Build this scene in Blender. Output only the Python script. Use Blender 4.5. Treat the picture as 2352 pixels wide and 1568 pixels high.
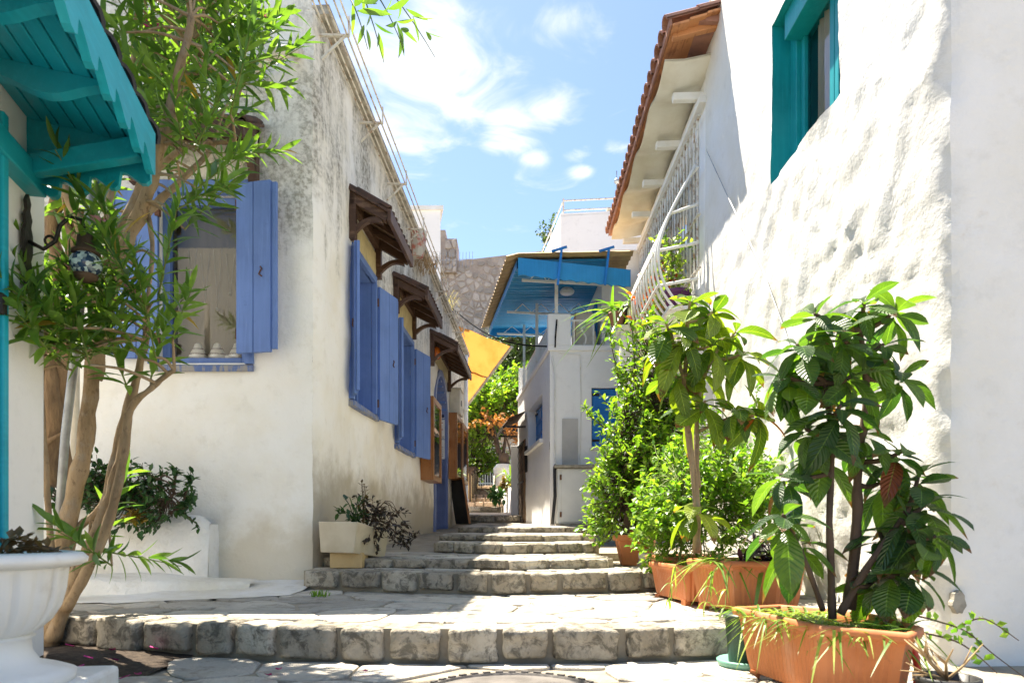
import bpy, math, random
import numpy as np
from mathutils import Vector, Matrix, noise as mnoise
R = math.radians
rng = random.Random(7)
scene = bpy.context.scene
for o in list(bpy.data.objects): bpy.data.objects.remove(o)
C = scene.collection

# ---------------------------------------------------------------- camera
CZ = 0.55                                   # eye height above the lower paving
cam_d = bpy.data.cameras.new('camera'); cam_d.lens = 24; cam_d.sensor_width = 36
cam_d.shift_y = 0.1833; cam_d.clip_start = 0.05; cam_d.clip_end = 2000
cam_d.dof.use_dof = True; cam_d.dof.focus_distance = 6.5; cam_d.dof.aperture_fstop = 5.6
cam = bpy.data.objects.new('camera', cam_d); C.objects.link(cam)
cam.location = (0, 0, CZ); cam.rotation_euler = (R(90), 0, 0)
scene.camera = cam

# ---------------------------------------------------------------- sky, sun, exposure
SUN_FROM = Vector((-0.25, 0.36, 1.0)).normalized()
SUN_EL = math.asin(SUN_FROM.z); SUN_AZ = math.atan2(SUN_FROM.x, SUN_FROM.y)
world = bpy.data.worlds.new('World'); scene.world = world; world.use_nodes = True
wt = world.node_tree; wt.nodes.clear()
def wn(t, **k):
    n = wt.nodes.new(t)
    for a, b in k.items(): setattr(n, a, b)
    return n
def build_world():
    L = wt.links.new
    out = wn('ShaderNodeOutputWorld'); bg = wn('ShaderNodeBackground'); bg.inputs[1].default_value = 0.085
    sky = wn('ShaderNodeTexSky', sky_type='NISHITA'); sky.sun_disc = False
    sky.sun_elevation = SUN_EL; sky.sun_rotation = SUN_AZ
    sky.air_density = 0.8; sky.dust_density = 0.5; sky.ozone_density = 2.0
    tc = wn('ShaderNodeTexCoord')
    # a flat cloud layer: direction / height, so the clouds lie at one altitude all round
    sep = wn('ShaderNodeSeparateXYZ'); L(tc.outputs['Generated'], sep.inputs[0])
    zz = wn('ShaderNodeMath', operation='MAXIMUM'); L(sep.outputs[2], zz.inputs[0]); zz.inputs[1].default_value = 0.08
    dx = wn('ShaderNodeMath', operation='DIVIDE'); L(sep.outputs[0], dx.inputs[0]); L(zz.outputs[0], dx.inputs[1])
    dy = wn('ShaderNodeMath', operation='DIVIDE'); L(sep.outputs[1], dy.inputs[0]); L(zz.outputs[0], dy.inputs[1])
    cmb = wn('ShaderNodeCombineXYZ'); L(dx.outputs[0], cmb.inputs[0]); L(dy.outputs[0], cmb.inputs[1])
    nz = wn('ShaderNodeTexNoise'); nz.inputs['Scale'].default_value = 4.2; nz.inputs['Detail'].default_value = 9
    nz.inputs['Roughness'].default_value = 0.58; nz.inputs['Distortion'].default_value = 0.9
    L(cmb.outputs[0], nz.inputs['Vector'])
    # where the cloud banks drift: soft round banks on the layer, broken up by the noise
    banks = [(-0.21, 1.54, 0.34), (-0.12, 1.42, 0.26), (-0.32, 1.72, 0.32), (0.0, 1.37, 0.11), (0.07, 1.335, 0.08), (-0.02, 1.77, 0.09), (0.08, 1.63, 0.10), (0.0, 1.66, 0.11),
             (0.18, 1.82, 0.05), (0.29, 1.79, 0.06), (0.20, 1.91, 0.05), (0.06, 1.84, 0.05), (-0.5, 2.4, 0.3), (-1.2, 0.6, 0.35), (1.1, -0.4, 0.35), (0.3, -1.4, 0.35), (-1.0, -1.2, 0.3), (1.0, 1.6, 0.25)]
    acc = None
    for bx_, by_, r_ in banks:
        w_ = 1.0 if r_ > 0.15 else 0.80
        d = wn('ShaderNodeVectorMath', operation='DISTANCE'); L(cmb.outputs[0], d.inputs[0]); d.inputs[1].default_value = (bx_, by_, 0)
        m = wn('ShaderNodeMapRange'); m.interpolation_type = 'SMOOTHSTEP'; L(d.outputs['Value'], m.inputs[0])
        m.inputs[1].default_value = 0.0; m.inputs[2].default_value = r_ * (1 if r_ > 0.15 else 1.35); m.inputs[3].default_value = w_; m.inputs[4].default_value = 0
        if acc is None: acc = m.outputs[0]
        else:
            a = wn('ShaderNodeMath', operation='MAXIMUM'); L(acc, a.inputs[0]); L(m.outputs[0], a.inputs[1]); acc = a.outputs[0]
    ml = wn('ShaderNodeMath', operation='MULTIPLY_ADD'); L(acc, ml.inputs[0]); ml.inputs[1].default_value = 0.36; L(nz.outputs[0], ml.inputs[2])
    mr = wn('ShaderNodeMapRange'); mr.interpolation_type = 'SMOOTHSTEP'; L(ml.outputs[0], mr.inputs[0])
    mr.inputs[1].default_value = 0.56; mr.inputs[2].default_value = 0.94; mr.inputs[3].default_value = 0; mr.inputs[4].default_value = 0.85
    mix = wn('ShaderNodeMixRGB'); L(mr.outputs[0], mix.inputs[0]); L(sky.outputs[0], mix.inputs[1]); mix.inputs[2].default_value = (4.6, 4.6, 4.7, 1)
    L(mix.outputs[0], bg.inputs[0]); L(bg.outputs[0], out.inputs[0])
build_world()
sun_d = bpy.data.lights.new('sun', 'SUN'); sun_d.energy = 5.0; sun_d.angle = R(0.5); sun_d.color = (1.0, 0.91, 0.77)
sun = bpy.data.objects.new('sun', sun_d); C.objects.link(sun)
sun.rotation_euler = (-SUN_FROM).to_track_quat('-Z', 'Y').to_euler(); sun.location = (0, 0, 20)
vs = scene.view_settings; vs.view_transform = 'Standard'; vs.look = 'None'; vs.gamma = 1; vs.use_curve_mapping = False
vs.exposure = 1.83
cy = scene.cycles; cy.caustics_reflective = False; cy.caustics_refractive = False; cy.max_bounces = 8; cy.diffuse_bounces = 6; cy.glossy_bounces = 2; cy.transparent_max_bounces = 8

# ---------------------------------------------------------------- helpers: points, things, meshes
def D(u, v, Y):
    """photo position (2352-wide copy of the photo) at distance Y -> point in the street"""
    return Vector(((u - 1176) / 1568 * Y, Y, CZ + (1215.2 - v) / 1568 * Y))
BASE = {}
def tagit(o, label=None, cat=None, group=None, kind=None):
    if label: o['label'] = label
    if cat: o['category'] = cat
    if group: o['group'] = group
    if kind: o['kind'] = kind
    return o
def thing(name, loc, label, cat, group=None):
    o = bpy.data.objects.new(name, None); C.objects.link(o); o.location = loc
    o.empty_display_size = 0.1
    BASE[o.name] = Vector(loc); tagit(o, label, cat, group)
    return o
class MB:
    def __init__(s): s.v = []; s.f = []
    def add(s, vs_, fs):
        b = len(s.v); s.v += [tuple(p) for p in vs_]; s.f += [tuple(i + b for i in f) for f in fs]; return s
    def hexa(s, p):      # 8 corners: bottom ring 0-3, top ring 4-7
        return s.add(p, [(3, 2, 1, 0), (4, 5, 6, 7), (0, 1, 5, 4), (1, 2, 6, 5), (2, 3, 7, 6), (3, 0, 4, 7)])
    def box(s, c, sz, rz=0, M=None):
        x, y, z = [k / 2 for k in sz]; c = Vector(c); cs, sn = math.cos(rz), math.sin(rz)
        pts = []
        for dz in (-z, z):
            for dx, dy in ((-x, -y), (x, -y), (x, y), (-x, y)):
                q = Vector((dx * cs - dy * sn, dx * sn + dy * cs, dz))
                pts.append(c + (M @ q if M else q))
        return s.hexa(pts)
    def beam(s, p0, p1, w, h, up=(0, 0, 1)):
        p0, p1 = Vector(p0), Vector(p1); d = (p1 - p0).normalized(); side = d.cross(Vector(up)).normalized(); u = side.cross(d)
        a, b = side * (w / 2), u * (h / 2)
        return s.hexa([p0 - a - b, p0 + a - b, p1 + a - b, p1 - a - b, p0 - a + b, p0 + a + b, p1 + a + b, p1 - a + b])
    def tube(s, pts, r, n=7, cap=True):
        pts = [Vector(p) for p in pts]; m = len(pts)
        rs = r if isinstance(r, (list, tuple)) else [r] * m
        ref = Vector((0.3, 0.2, 1)).normalized(); vs_ = []; prev = None
        for i, p in enumerate(pts):
            t = (pts[min(i + 1, m - 1)] - pts[max(i - 1, 0)]).normalized()
            if prev is None:
                a = t.cross(ref)
                if a.length < 0.1: a = t.cross(Vector((1, 0, 0)))
            else: a = prev - t * prev.dot(t)
            a.normalize(); prev = a; b = t.cross(a)
            for k in range(n):
                th = 2 * math.pi * k / n; vs_.append(p + (a * math.cos(th) + b * math.sin(th)) * rs[i])
        fs = [(i * n + k, i * n + (k + 1) % n, (i + 1) * n + (k + 1) % n, (i + 1) * n + k) for i in range(m - 1) for k in range(n)]
        if cap: fs += [tuple(range(n - 1, -1, -1)), tuple((m - 1) * n + k for k in range(n))]
        return s.add(vs_, fs)
    def lathe(s, c, prof, n=32, rib=0, nrib=0, rr=None):
        c = Vector(c); vs_ = []
        for j, (r, z) in enumerate(prof):
            for k in range(n):
                th = 2 * math.pi * k / n; q = r
                if rib and rr and rr[0] <= j <= rr[1]: q = r * (1 - rib * (1 - abs(math.sin(th * nrib / 2))) ** 3)
                vs_.append(c + Vector((q * math.cos(th), q * math.sin(th), z)))
        m = len(prof)
        fs = [(i * n + k, i * n + (k + 1) % n, (i + 1) * n + (k + 1) % n, (i + 1) * n + k) for i in range(m - 1) for k in range(n)]
        fs += [tuple(range(n - 1, -1, -1)), tuple((m - 1) * n + k for k in range(n))]
        return s.add(vs_, fs)
    def prism(s, poly, ext):     # 3-D polygon extruded by a vector
        n = len(poly); e = Vector(ext); p = [Vector(q) for q in poly]
        return s.add(p + [q + e for q in p], [tuple(range(n - 1, -1, -1)), tuple(range(n, 2 * n))] + [(i, (i + 1) % n, n + (i + 1) % n, n + i) for i in range(n)])
    def grid(s, P):              # rows of points
        h, w = len(P), len(P[0])
        return s.add([q for row in P for q in row], [(i * w + j, i * w + j + 1, (i + 1) * w + j + 1, (i + 1) * w + j) for i in range(h - 1) for j in range(w - 1)])
    def rough(s, amp, sc, seed=0):
        sd = Vector((seed * 3.1, seed * 1.7, seed * 0.9)); out = []
        for p in s.v:
            q = Vector(p); out.append(tuple(q + mnoise.noise_vector(q * sc + sd) * amp))
        s.v = out; return s
    def build(s, name, mat, parent=None, smooth=False, base=None, bevel=0, label=None, cat=None, group=None, kind=None, fixn=True):
        if parent is not None: b = BASE[parent.name]
        elif base is not None: b = Vector(base)
        else:
            a = np.array(s.v); b = Vector((float(a[:, 0].mean()), float(a[:, 1].mean()), float(a[:, 2].min())))
        me = bpy.data.meshes.new(name)
        me.from_pydata([(p[0] - b.x, p[1] - b.y, p[2] - b.z) for p in s.v], [], s.f)
        if fixn:
            import bmesh
            bm = bmesh.new(); bm.from_mesh(me); bmesh.ops.recalc_face_normals(bm, faces=bm.faces); bm.to_mesh(me); bm.free()
        me.materials.append(mat)
        if smooth: me.polygons.foreach_set('use_smooth', [True] * len(me.polygons))
        me.update()
        o = bpy.data.objects.new(name, me); C.objects.link(o)
        if parent is not None: o.parent = parent
        else: o.location = b
        BASE[o.name] = b
        if bevel:
            m = o.modifiers.new('bevel', 'BEVEL'); m.width = bevel; m.segments = 2; m.limit_method = 'ANGLE'; m.angle_limit = R(40)
        tagit(o, label, cat, group, kind)
        return o
def inst(name, me, parent, Mw):
    """one more object sharing a mesh, placed by a world matrix"""
    o = bpy.data.objects.new(name, me); C.objects.link(o)
    if parent is not None:
        o.parent = parent; o.matrix_local = Matrix.Translation(-BASE[parent.name]) @ Mw
    else: o.matrix_local = Mw
    BASE[o.name] = BASE[parent.name] if parent is not None else Mw.translation
    return o
def frame_mat(p, xdir, zdir):
    x = Vector(xdir).normalized(); z = Vector(zdir); z = (z - x * z.dot(x)).normalized(); y = z.cross(x)
    return Matrix(((x.x, y.x, z.x, p[0]), (x.y, y.y, z.y, p[1]), (x.z, y.z, z.z, p[2]), (0, 0, 0, 1)))

# ---------------------------------------------------------------- materials
class NT:
    def __init__(s, name):
        s.m = bpy.data.materials.new(name); s.m.use_nodes = True; s.t = s.m.node_tree; s.t.nodes.clear()
        s.out = s.n('ShaderNodeOutputMaterial')
        s.geo = None
    def n(s, t, **k):
        q = s.t.nodes.new(t)
        for a, b in k.items(): setattr(q, a, b)
        return q
    def L(s, a, b): s.t.links.new(a, b)
    def val(s, sock, x):
        if hasattr(x, 'links'): s.L(x, sock)
        else: sock.default_value = x
    def pos(s):
        if s.geo is None: s.geo = s.n('ShaderNodeNewGeometry')
        return s.geo.outputs['Position']
    def noise(s, scale, detail=6, rough=0.55, vec=None, dist=0.0, stretch=None):
        q = s.n('ShaderNodeTexNoise'); q.inputs['Scale'].default_value = scale; q.inputs['Detail'].default_value = detail
        q.inputs['Roughness'].default_value = rough; q.inputs['Distortion'].default_value = dist
        v = vec if vec is not None else s.pos()
        if stretch:
            mp = s.n('ShaderNodeMapping'); mp.inputs['Scale'].default_value = stretch; s.L(v, mp.inputs[0]); v = mp.outputs[0]
        s.L(v, q.inputs['Vector']); return q.outputs[0]
    def ramp(s, fac, a, b, lo=0.0, hi=1.0):
        q = s.n('ShaderNodeMapRange'); q.interpolation_type = 'SMOOTHSTEP'; s.val(q.inputs[0], fac)
        q.inputs[1].default_value = a; q.inputs[2].default_value = b; q.inputs[3].default_value = lo; q.inputs[4].default_value = hi
        return q.outputs[0]
    def math(s, op, a, b=0.0, c=0.0):
        q = s.n('ShaderNodeMath', operation=op); s.val(q.inputs[0], a); s.val(q.inputs[1], b); s.val(q.inputs[2], c); return q.outputs[0]
    def mix(s, f, a, b, mode='MIX'):
        q = s.n('ShaderNodeMixRGB', blend_type=mode); s.val(q.inputs[0], f)
        for k, x in ((1, a), (2, b)):
            if hasattr(x, 'links'): s.L(x, q.inputs[k])
            else: q.inputs[k].default_value = (x[0], x[1], x[2], 1)
        return q.outputs[0]
    def bump(s, h, strength=0.3, dist=0.02, nrm=None):
        q = s.n('ShaderNodeBump'); q.inputs['Strength'].default_value = strength; q.inputs['Distance'].default_value = dist
        s.L(h, q.inputs['Height'])
        if nrm is not None: s.L(nrm, q.inputs['Normal'])
        return q.outputs[0]
    def bsdf(s, col, rough=0.7, spec=0.3, metal=0.0, nrm=None, link=True):
        b = s.n('ShaderNodeBsdfPrincipled')
        if hasattr(col, 'links'): s.L(col, b.inputs['Base Color'])
        else: b.inputs['Base Color'].default_value = (*col[:3], 1)
        s.val(b.inputs['Roughness'], rough); b.inputs['Specular IOR Level'].default_value = spec; b.inputs['Metallic'].default_value = metal
        if nrm is not None: s.L(nrm, b.inputs['Normal'])
        if link: s.L(b.outputs[0], s.out.inputs[0])
        return b
def simple(name, c1, c2=None, sc=6.0, rough=0.6, bump=0.15, bsc=40, spec=0.35, metal=0.0, lo=0.35, hi=0.7, stretch=None, bd=0.01):
    t = NT(name); c2 = c2 or tuple(k * 0.72 for k in c1)
    col = t.mix(t.ramp(t.noise(sc, 7, 0.6, stretch=stretch), lo, hi), c1, c2)
    nr = t.bump(t.noise(bsc, 6, 0.6, stretch=stretch), bump, bd) if bump else None
    t.bsdf(col, rough, spec, metal, nr); return t.m
def plaster(name, white, cream, stain=None, stain_lo=0.5, stain_hi=0.75, zmin=None, zmax=None, base=None, bump=0.35, relief=0.0, streak=True):
    t = NT(name)
    col = t.mix(t.ramp(t.noise(1.7, 6, 0.6), 0.38, 0.66), white, cream)
    col = t.mix(t.ramp(t.noise(9, 5, 0.65), 0.52, 0.75, 0, 0.5), col, tuple(k * 0.86 for k in cream))
    if stain:
        a = t.noise(1.1, 8, 0.68, dist=0.4); b = t.noise(3.0, 7, 0.7, stretch=(2.2, 2.2, 0.35)) if streak else t.noise(4, 6, 0.7)
        s_ = t.math('ADD', t.math('MULTIPLY', a, 0.55), t.math('MULTIPLY', b, 0.45))
        if zmin is not None:
            sp = t.n('ShaderNodeSeparateXYZ'); t.L(t.pos(), sp.inputs[0])
            s_ = t.math('ADD', s_, t.ramp(sp.outputs[2], zmin, zmax, -0.16, 0.10))
        f = t.ramp(s_, stain_lo, stain_hi)
        sp2 = t.ramp(t.noise(26, 5, 0.7), 0.40, 0.62, 0.35, 1.0)
        col = t.mix(t.math('MULTIPLY', f, sp2), col, stain)
    if base:                                # damp, dirty foot of the wall
        sp = t.n('ShaderNodeSeparateXYZ'); t.L(t.pos(), sp.inputs[0])
        zz = t.math('ADD', sp.outputs[2], t.math('MULTIPLY', t.noise(3.5, 6, 0.65), -0.9))
        col = t.mix(t.ramp(zz, base[1] - 0.45, base[1], 0.75, 0), col, base[0])
    h = t.math('ADD', t.noise(7, 8, 0.62), t.math('MULTIPLY', t.noise(34, 6, 0.6), 0.35))
    nr = t.bump(h, bump, 0.03)
    t.bsdf(col, 0.9, 0.15, 0, nr); return t.m
def painted_wood(name, c, worn=None, amount=0.72, grain=(1, 1, 0.06), rough=0.5):
    t = NT(name)
    g = t.noise(38, 6, 0.6, stretch=grain)
    col = t.mix(t.ramp(t.noise(2.2, 6, 0.6), 0.35, 0.7), c, tuple(k * 0.78 for k in c))
    col = t.mix(t.ramp(g, 0.45, 0.7, 0, 0.35), col, tuple(min(1, k * 1.25 + 0.01) for k in c))
    col = t.mix(t.ramp(t.noise(1.3, 7, 0.65), 0.45, 0.72, 0, 0.35), col, tuple(min(1, k * 1.15 + 0.05) for k in c))
    col = t.mix(t.ramp(t.noise(11, 8, 0.75), 0.62, 0.72, 0, 0.5), col, tuple(k * 0.45 for k in c))
    if worn: col = t.mix(t.ramp(t.math('ADD', t.math('MULTIPLY', g, 0.5), t.math('MULTIPLY', t.noise(6, 7, 0.7), 0.5)), amount - 0.1, amount, 0, 0.9), col, worn)
    t.bsdf(col, rough, 0.35, 0, t.bump(g, 0.18, 0.006)); return t.m
def leafmat(name, dark, light, odd=None, oddp=0.04, trans=0.35, rough=0.38, vein=0.0, tcol=None, spec=0.5):
    t = NT(name); g = t.n('ShaderNodeNewGeometry'); oi = t.n('ShaderNodeObjectInfo')
    r = t.math('FRACT', t.math('ADD', g.outputs['Random Per Island'], oi.outputs['Random']))
    col = t.mix(t.ramp(r, 0.05, 0.95), dark, light)
    col = t.mix(t.ramp(t.noise(30, 3), 0.35, 0.7, 0, 0.35), col, tuple(k * 0.65 for k in dark))
    if odd:
        r2 = t.math('FRACT', t.math('MULTIPLY', r, 37.7)); col = t.mix(t.math('GREATER_THAN', r2, 1 - oddp), col, odd)
    nr = None
    if vein:
        uv = t.n('ShaderNodeUVMap'); sp = t.n('ShaderNodeSeparateXYZ'); t.L(uv.outputs[0], sp.inputs[0])
        ax = t.math('ABSOLUTE', t.math('SUBTRACT', sp.outputs[0], 0.5))
        w = t.math('SINE', t.math('MULTIPLY', t.math('SUBTRACT', sp.outputs[1], t.math('MULTIPLY', ax, 0.35)), 78.0))
        nr = t.bump(w, vein, 0.004)
        mid = t.ramp(ax, 0.0, 0.035, 0.55, 0.0); col = t.mix(mid, col, tuple(min(1, k * 2.2 + 0.03) for k in light))
    if vein:                                # some leaves have scorched tips
        col = t.mix(t.math('MULTIPLY', t.ramp(t.math('ADD', sp.outputs[1], t.math('MULTIPLY', t.noise(45, 4), 0.25)), 0.98, 1.06), t.math('GREATER_THAN', t.math('FRACT', t.math('MULTIPLY', r, 13.3)), 0.55)), col, (0.16, 0.075, 0.03))
    b = t.bsdf(col, rough, spec, 0, nr, link=False)
    tr = t.n('ShaderNodeBsdfTranslucent')
    tc = t.mix(1.0, col, tcol or (1.9, 2.0, 0.7), 'MULTIPLY'); t.L(tc, tr.inputs[0])
    ms = t.n('ShaderNodeMixShader'); ms.inputs[0].default_value = trans
    t.L(b.outputs[0], ms.inputs[1]); t.L(tr.outputs[0], ms.inputs[2]); t.L(ms.outputs[0], t.out.inputs[0])
    return t.m
def stone_mat(name, c1, c2, dark, sc=5, dk=0.50):
    t = NT(name); oi = t.n('ShaderNodeObjectInfo')
    col = t.mix(t.ramp(t.noise(sc, 7, 0.65), 0.35, 0.68), c1, c2)
    col = t.mix(t.ramp(t.noise(sc * 3.2, 7, 0.72, dist=0.6), dk, dk + 0.15, 0, 0.85), col, dark)
    col = t.mix(t.ramp(t.noise(sc * 11, 4, 0.7), 0.52, 0.72, 0, 0.5), col, tuple(k * 0.55 for k in c1))
    br = t.math('MULTIPLY_ADD', oi.outputs['Random'], 0.55, 0.70)
    hs = t.n('ShaderNodeHueSaturation'); t.L(col, hs.inputs['Color']); t.L(br, hs.inputs['Value'])
    h = t.math('ADD', t.noise(sc * 4, 8, 0.65), t.math('MULTIPLY', t.noise(sc * 18, 5, 0.6), 0.4))
    t.bsdf(hs.outputs[0], 0.85, 0.2, 0, t.bump(h, 0.75, 0.02)); return t.m

M = {}
WH, CR = (0.80, 0.78, 0.73), (0.74, 0.69, 0.58)
M['plaster_old'] = plaster('old_whitewash', (0.86, 0.84, 0.79), (0.80, 0.755, 0.65), stain=(0.24, 0.225, 0.185), stain_lo=0.51, stain_hi=0.68, zmin=1.2, zmax=3.6, base=((0.36, 0.30, 0.20), 0.75), bump=0.45)
M['plaster_front'] = plaster('front_whitewash', (0.86, 0.845, 0.80), (0.82, 0.785, 0.70), stain=(0.34, 0.325, 0.275), stain_lo=0.48, stain_hi=0.66, zmin=1.5, zmax=3.0, base=((0.60, 0.53, 0.40), 0.35), bump=0.45)
M['plaster_right'] = plaster('thick_limewash', (0.74, 0.73, 0.695), (0.70, 0.675, 0.605), stain=(0.62, 0.57, 0.47), stain_lo=0.62, stain_hi=0.76, bump=0.38)
M['plaster_shade'] = plaster('limewash_gable', (0.80, 0.79, 0.77), (0.76, 0.74, 0.69), stain=(0.62, 0.55, 0.45), stain_lo=0.57, stain_hi=0.70, bump=0.35, streak=False)
M['plaster_new'] = plaster('fresh_whitewash', (0.87, 0.865, 0.85), (0.84, 0.83, 0.81), bump=0.18)
M['plaster_rough'] = plaster('rough_whitewash', (0.85, 0.835, 0.80), (0.72, 0.68, 0.58), stain=(0.42, 0.37, 0.29), stain_lo=0.53, stain_hi=0.72, bump=0.9, streak=False)
M['plaster_yellow'] = simple('ochre_plaster', (0.62, 0.52, 0.28), (0.48, 0.40, 0.22), 8, 0.9, 0.3, 30)
M['white'] = simple('white_paint', (0.80, 0.80, 0.78), (0.72, 0.70, 0.64), 5, 0.5, 0.06, 40)
M['whitemetal'] = simple('white_iron', (0.78, 0.77, 0.72), (0.62, 0.55, 0.42), 14, 0.45, 0.1, 60, lo=0.5, hi=0.8)
M['rustwhite'] = simple('rusted_white_iron', (0.66, 0.63, 0.56), (0.33, 0.20, 0.11), 18, 0.6, 0.15, 60, lo=0.48, hi=0.7)
M['plastic_white'] = simple('white_plastic', (0.80, 0.79, 0.75), (0.58, 0.53, 0.44), 7, 0.5, 0.08, 50, spec=0.4, lo=0.48, hi=0.80)
M['pvc'] = simple('aged_pvc', (0.66, 0.62, 0.53), (0.52, 0.48, 0.40), 6, 0.5, 0.05, 30)
M['blue'] = painted_wood('periwinkle_paint', (0.125, 0.215, 0.50), (0.24, 0.31, 0.45), 0.70)
M['blueworn'] = painted_wood('worn_blue_sill', (0.10, 0.165, 0.38), (0.30, 0.28, 0.24), 0.56)
M['bluejamb'] = painted_wood('grey_blue_jamb', (0.16, 0.21, 0.42), (0.25, 0.27, 0.34), 0.66)
M['azure'] = painted_wood('azure_paint', (0.012, 0.205, 0.60), rough=0.4)
M['azure_roof'] = painted_wood('sky_blue_sheet', (0.022, 0.27, 0.57), rough=0.4)
M['teal'] = painted_wood('teal_paint', (0.006, 0.285, 0.305), (0.06, 0.36, 0.37), 0.72, rough=0.42)
M['turq'] = painted_wood('turquoise_paint', (0.008, 0.35, 0.45), rough=0.4, grain=(1, 0.06, 1))
M['brown'] = painted_wood('dark_stained_wood', (0.075, 0.038, 0.022), (0.16, 0.095, 0.06), 0.62, grain=(0.1, 1, 1))
M['orangewood'] = painted_wood('varnished_pine', (0.33, 0.135, 0.038), (0.24, 0.08, 0.02), 0.6, rough=0.35)
M['roofwood'] = painted_wood('roof_board', (0.50, 0.22, 0.085), (0.3, 0.12, 0.05), 0.6, grain=(1, 0.06, 1))
M['tile_dark'] = simple('weathered_tile', (0.10, 0.052, 0.035), (0.045, 0.035, 0.03), 9, 0.85, 0.3, 50)
M['tile_red'] = simple('red_clay_tile', (0.36, 0.18, 0.125), (0.24, 0.13, 0.10), 7, 0.85, 0.3, 50)
M['tile_black'] = simple('slate_tile', (0.018, 0.02, 0.025), (0.03, 0.03, 0.035), 7, 0.6, 0.3, 50)
M['terra'] = simple('terracotta_plastic', (0.56, 0.20, 0.075), (0.47, 0.155, 0.055), 5, 0.5, 0.05, 60, spec=0.4)
def terracotta():
    t = NT('terracotta_trough'); col = t.mix(t.ramp(t.noise(5, 6, 0.6), 0.35, 0.7), (0.56, 0.20, 0.075), (0.44, 0.15, 0.055))
    col = t.mix(t.ramp(t.noise(3.2, 8, 0.7, stretch=(1, 1, 0.4)), 0.54, 0.72, 0, 0.45), col, (0.62, 0.44, 0.33))
    col = t.mix(t.ramp(t.noise(14, 8, 0.75), 0.60, 0.74, 0, 0.6), col, (0.22, 0.11, 0.06))
    t.bsdf(col, t.ramp(t.noise(6, 5), 0.3, 0.7, 0.42, 0.75), 0.35, 0, t.bump(t.noise(60, 4), 0.08, 0.01)); return t.m
M['terra'] = terracotta()
M['concrete'] = simple('cream_concrete', (0.60, 0.53, 0.40), (0.48, 0.41, 0.29), 4, 0.85, 0.15, 60)
M['concrete_grey'] = simple('lichen_concrete', (0.40, 0.37, 0.31), (0.17, 0.16, 0.13), 9, 0.9, 0.5, 40)
M['sandstone'] = simple('sandstone', (0.55, 0.40, 0.20), (0.42, 0.30, 0.15), 6, 0.9, 0.3, 40)
M['stone'] = stone_mat('limestone_block', (0.47, 0.425, 0.345), (0.31, 0.27, 0.205), (0.11, 0.10, 0.08), dk=0.46)
M['flag'] = stone_mat('worn_flagstone', (0.50, 0.465, 0.40), (0.41, 0.375, 0.315), (0.28, 0.25, 0.205), 3.5)
M['brickstone'] = stone_mat('pinkish_block', (0.55, 0.42, 0.31), (0.46, 0.34, 0.25), (0.25, 0.19, 0.15))
M['rubble'] = stone_mat('rubble_stone', (0.50, 0.43, 0.375), (0.43, 0.355, 0.305), (0.30, 0.25, 0.215), 1.6)
M['rubblemortar'] = simple('castle_mortar', (0.46, 0.37, 0.31), (0.33, 0.26, 0.22), 1.5, 0.95, 0.6, 5, bd=0.1)
M['mortar'] = simple('cement_mortar', (0.34, 0.30, 0.23), (0.25, 0.215, 0.16), 5, 0.95, 0.5, 30, bd=0.02)
M['soil'] = simple('dark_soil', (0.045, 0.032, 0.022), (0.09, 0.065, 0.045), 30, 0.95, 0.8, 60, bd=0.03)
def barkmat():
    t = NT('tan_bark'); col = t.mix(t.ramp(t.noise(9, 7, 0.65, stretch=(1, 1, 0.35)), 0.35, 0.68), (0.38, 0.28, 0.17), (0.22, 0.155, 0.09))
    col = t.mix(t.ramp(t.noise(5, 7, 0.7), 0.50, 0.66, 0, 0.6), col, (0.33, 0.30, 0.25)); col = t.mix(t.ramp(t.noise(40, 5, 0.7, stretch=(1, 1, 0.5)), 0.54, 0.70, 0, 0.75), col, (0.12, 0.08, 0.05))
    t.bsdf(col, 0.9, 0.15, 0, t.bump(t.math('ADD', t.noise(28, 7, 0.65, stretch=(1, 1, 0.3)), t.noise(9, 5)), 0.7, 0.015)); return t.m
M['bark'] = barkmat()
M['bark_dark'] = simple('dark_bark', (0.115, 0.075, 0.05), (0.06, 0.042, 0.03), 14, 0.9, 0.5, 50, stretch=(1, 1, 0.3))
M['bark_old'] = simple('old_vine_bark', (0.24, 0.155, 0.085), (0.10, 0.065, 0.04), 14, 0.9, 0.8, 30, stretch=(1, 1, 0.25), bd=0.03)
M['stem'] = simple('green_stem', (0.17, 0.22, 0.045), (0.12, 0.15, 0.03), 10, 0.6, 0, 1)
M['twig'] = simple('dry_twig', (0.42, 0.30, 0.16), (0.30, 0.2, 0.1), 10, 0.9, 0.2, 60)
M['galv'] = simple('galvanised_pipe', (0.36, 0.38, 0.39), (0.25, 0.26, 0.27), 12, 0.45, 0.1, 60, metal=0.5)
M['rubber'] = simple('rubber_cable', (0.02, 0.02, 0.02), (0.03, 0.03, 0.03), 8, 0.95, 0, 1, spec=0.03)
M['black'] = simple('black_iron', (0.015, 0.013, 0.012), (0.03, 0.025, 0.02), 20, 0.5, 0.2, 60)
M['rust'] = simple('rusty_hook', (0.09, 0.045, 0.03), (0.16, 0.07, 0.03), 30, 0.8, 0.2, 60)
M['blackplastic'] = simple('black_plastic', (0.02, 0.02, 0.02), (0.035, 0.035, 0.035), 8, 0.4, 0.03, 40)
M['dark'] = simple('shade_black', (0.02, 0.019, 0.018), (0.03, 0.028, 0.026), 3, 0.9, 0, 1)  # near-black colour stands in for the shade inside rooms and openings
M['tanroof'] = simple('fibre_cement_sheet', (0.50, 0.36, 0.19), (0.36, 0.25, 0.13), 4, 0.85, 0.3, 20, stretch=(1, 0.4, 1))
M['whiteroof'] = simple('painted_fibre_sheet', (0.74, 0.72, 0.64), (0.62, 0.58, 0.48), 3, 0.7, 0.15, 20)
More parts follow.
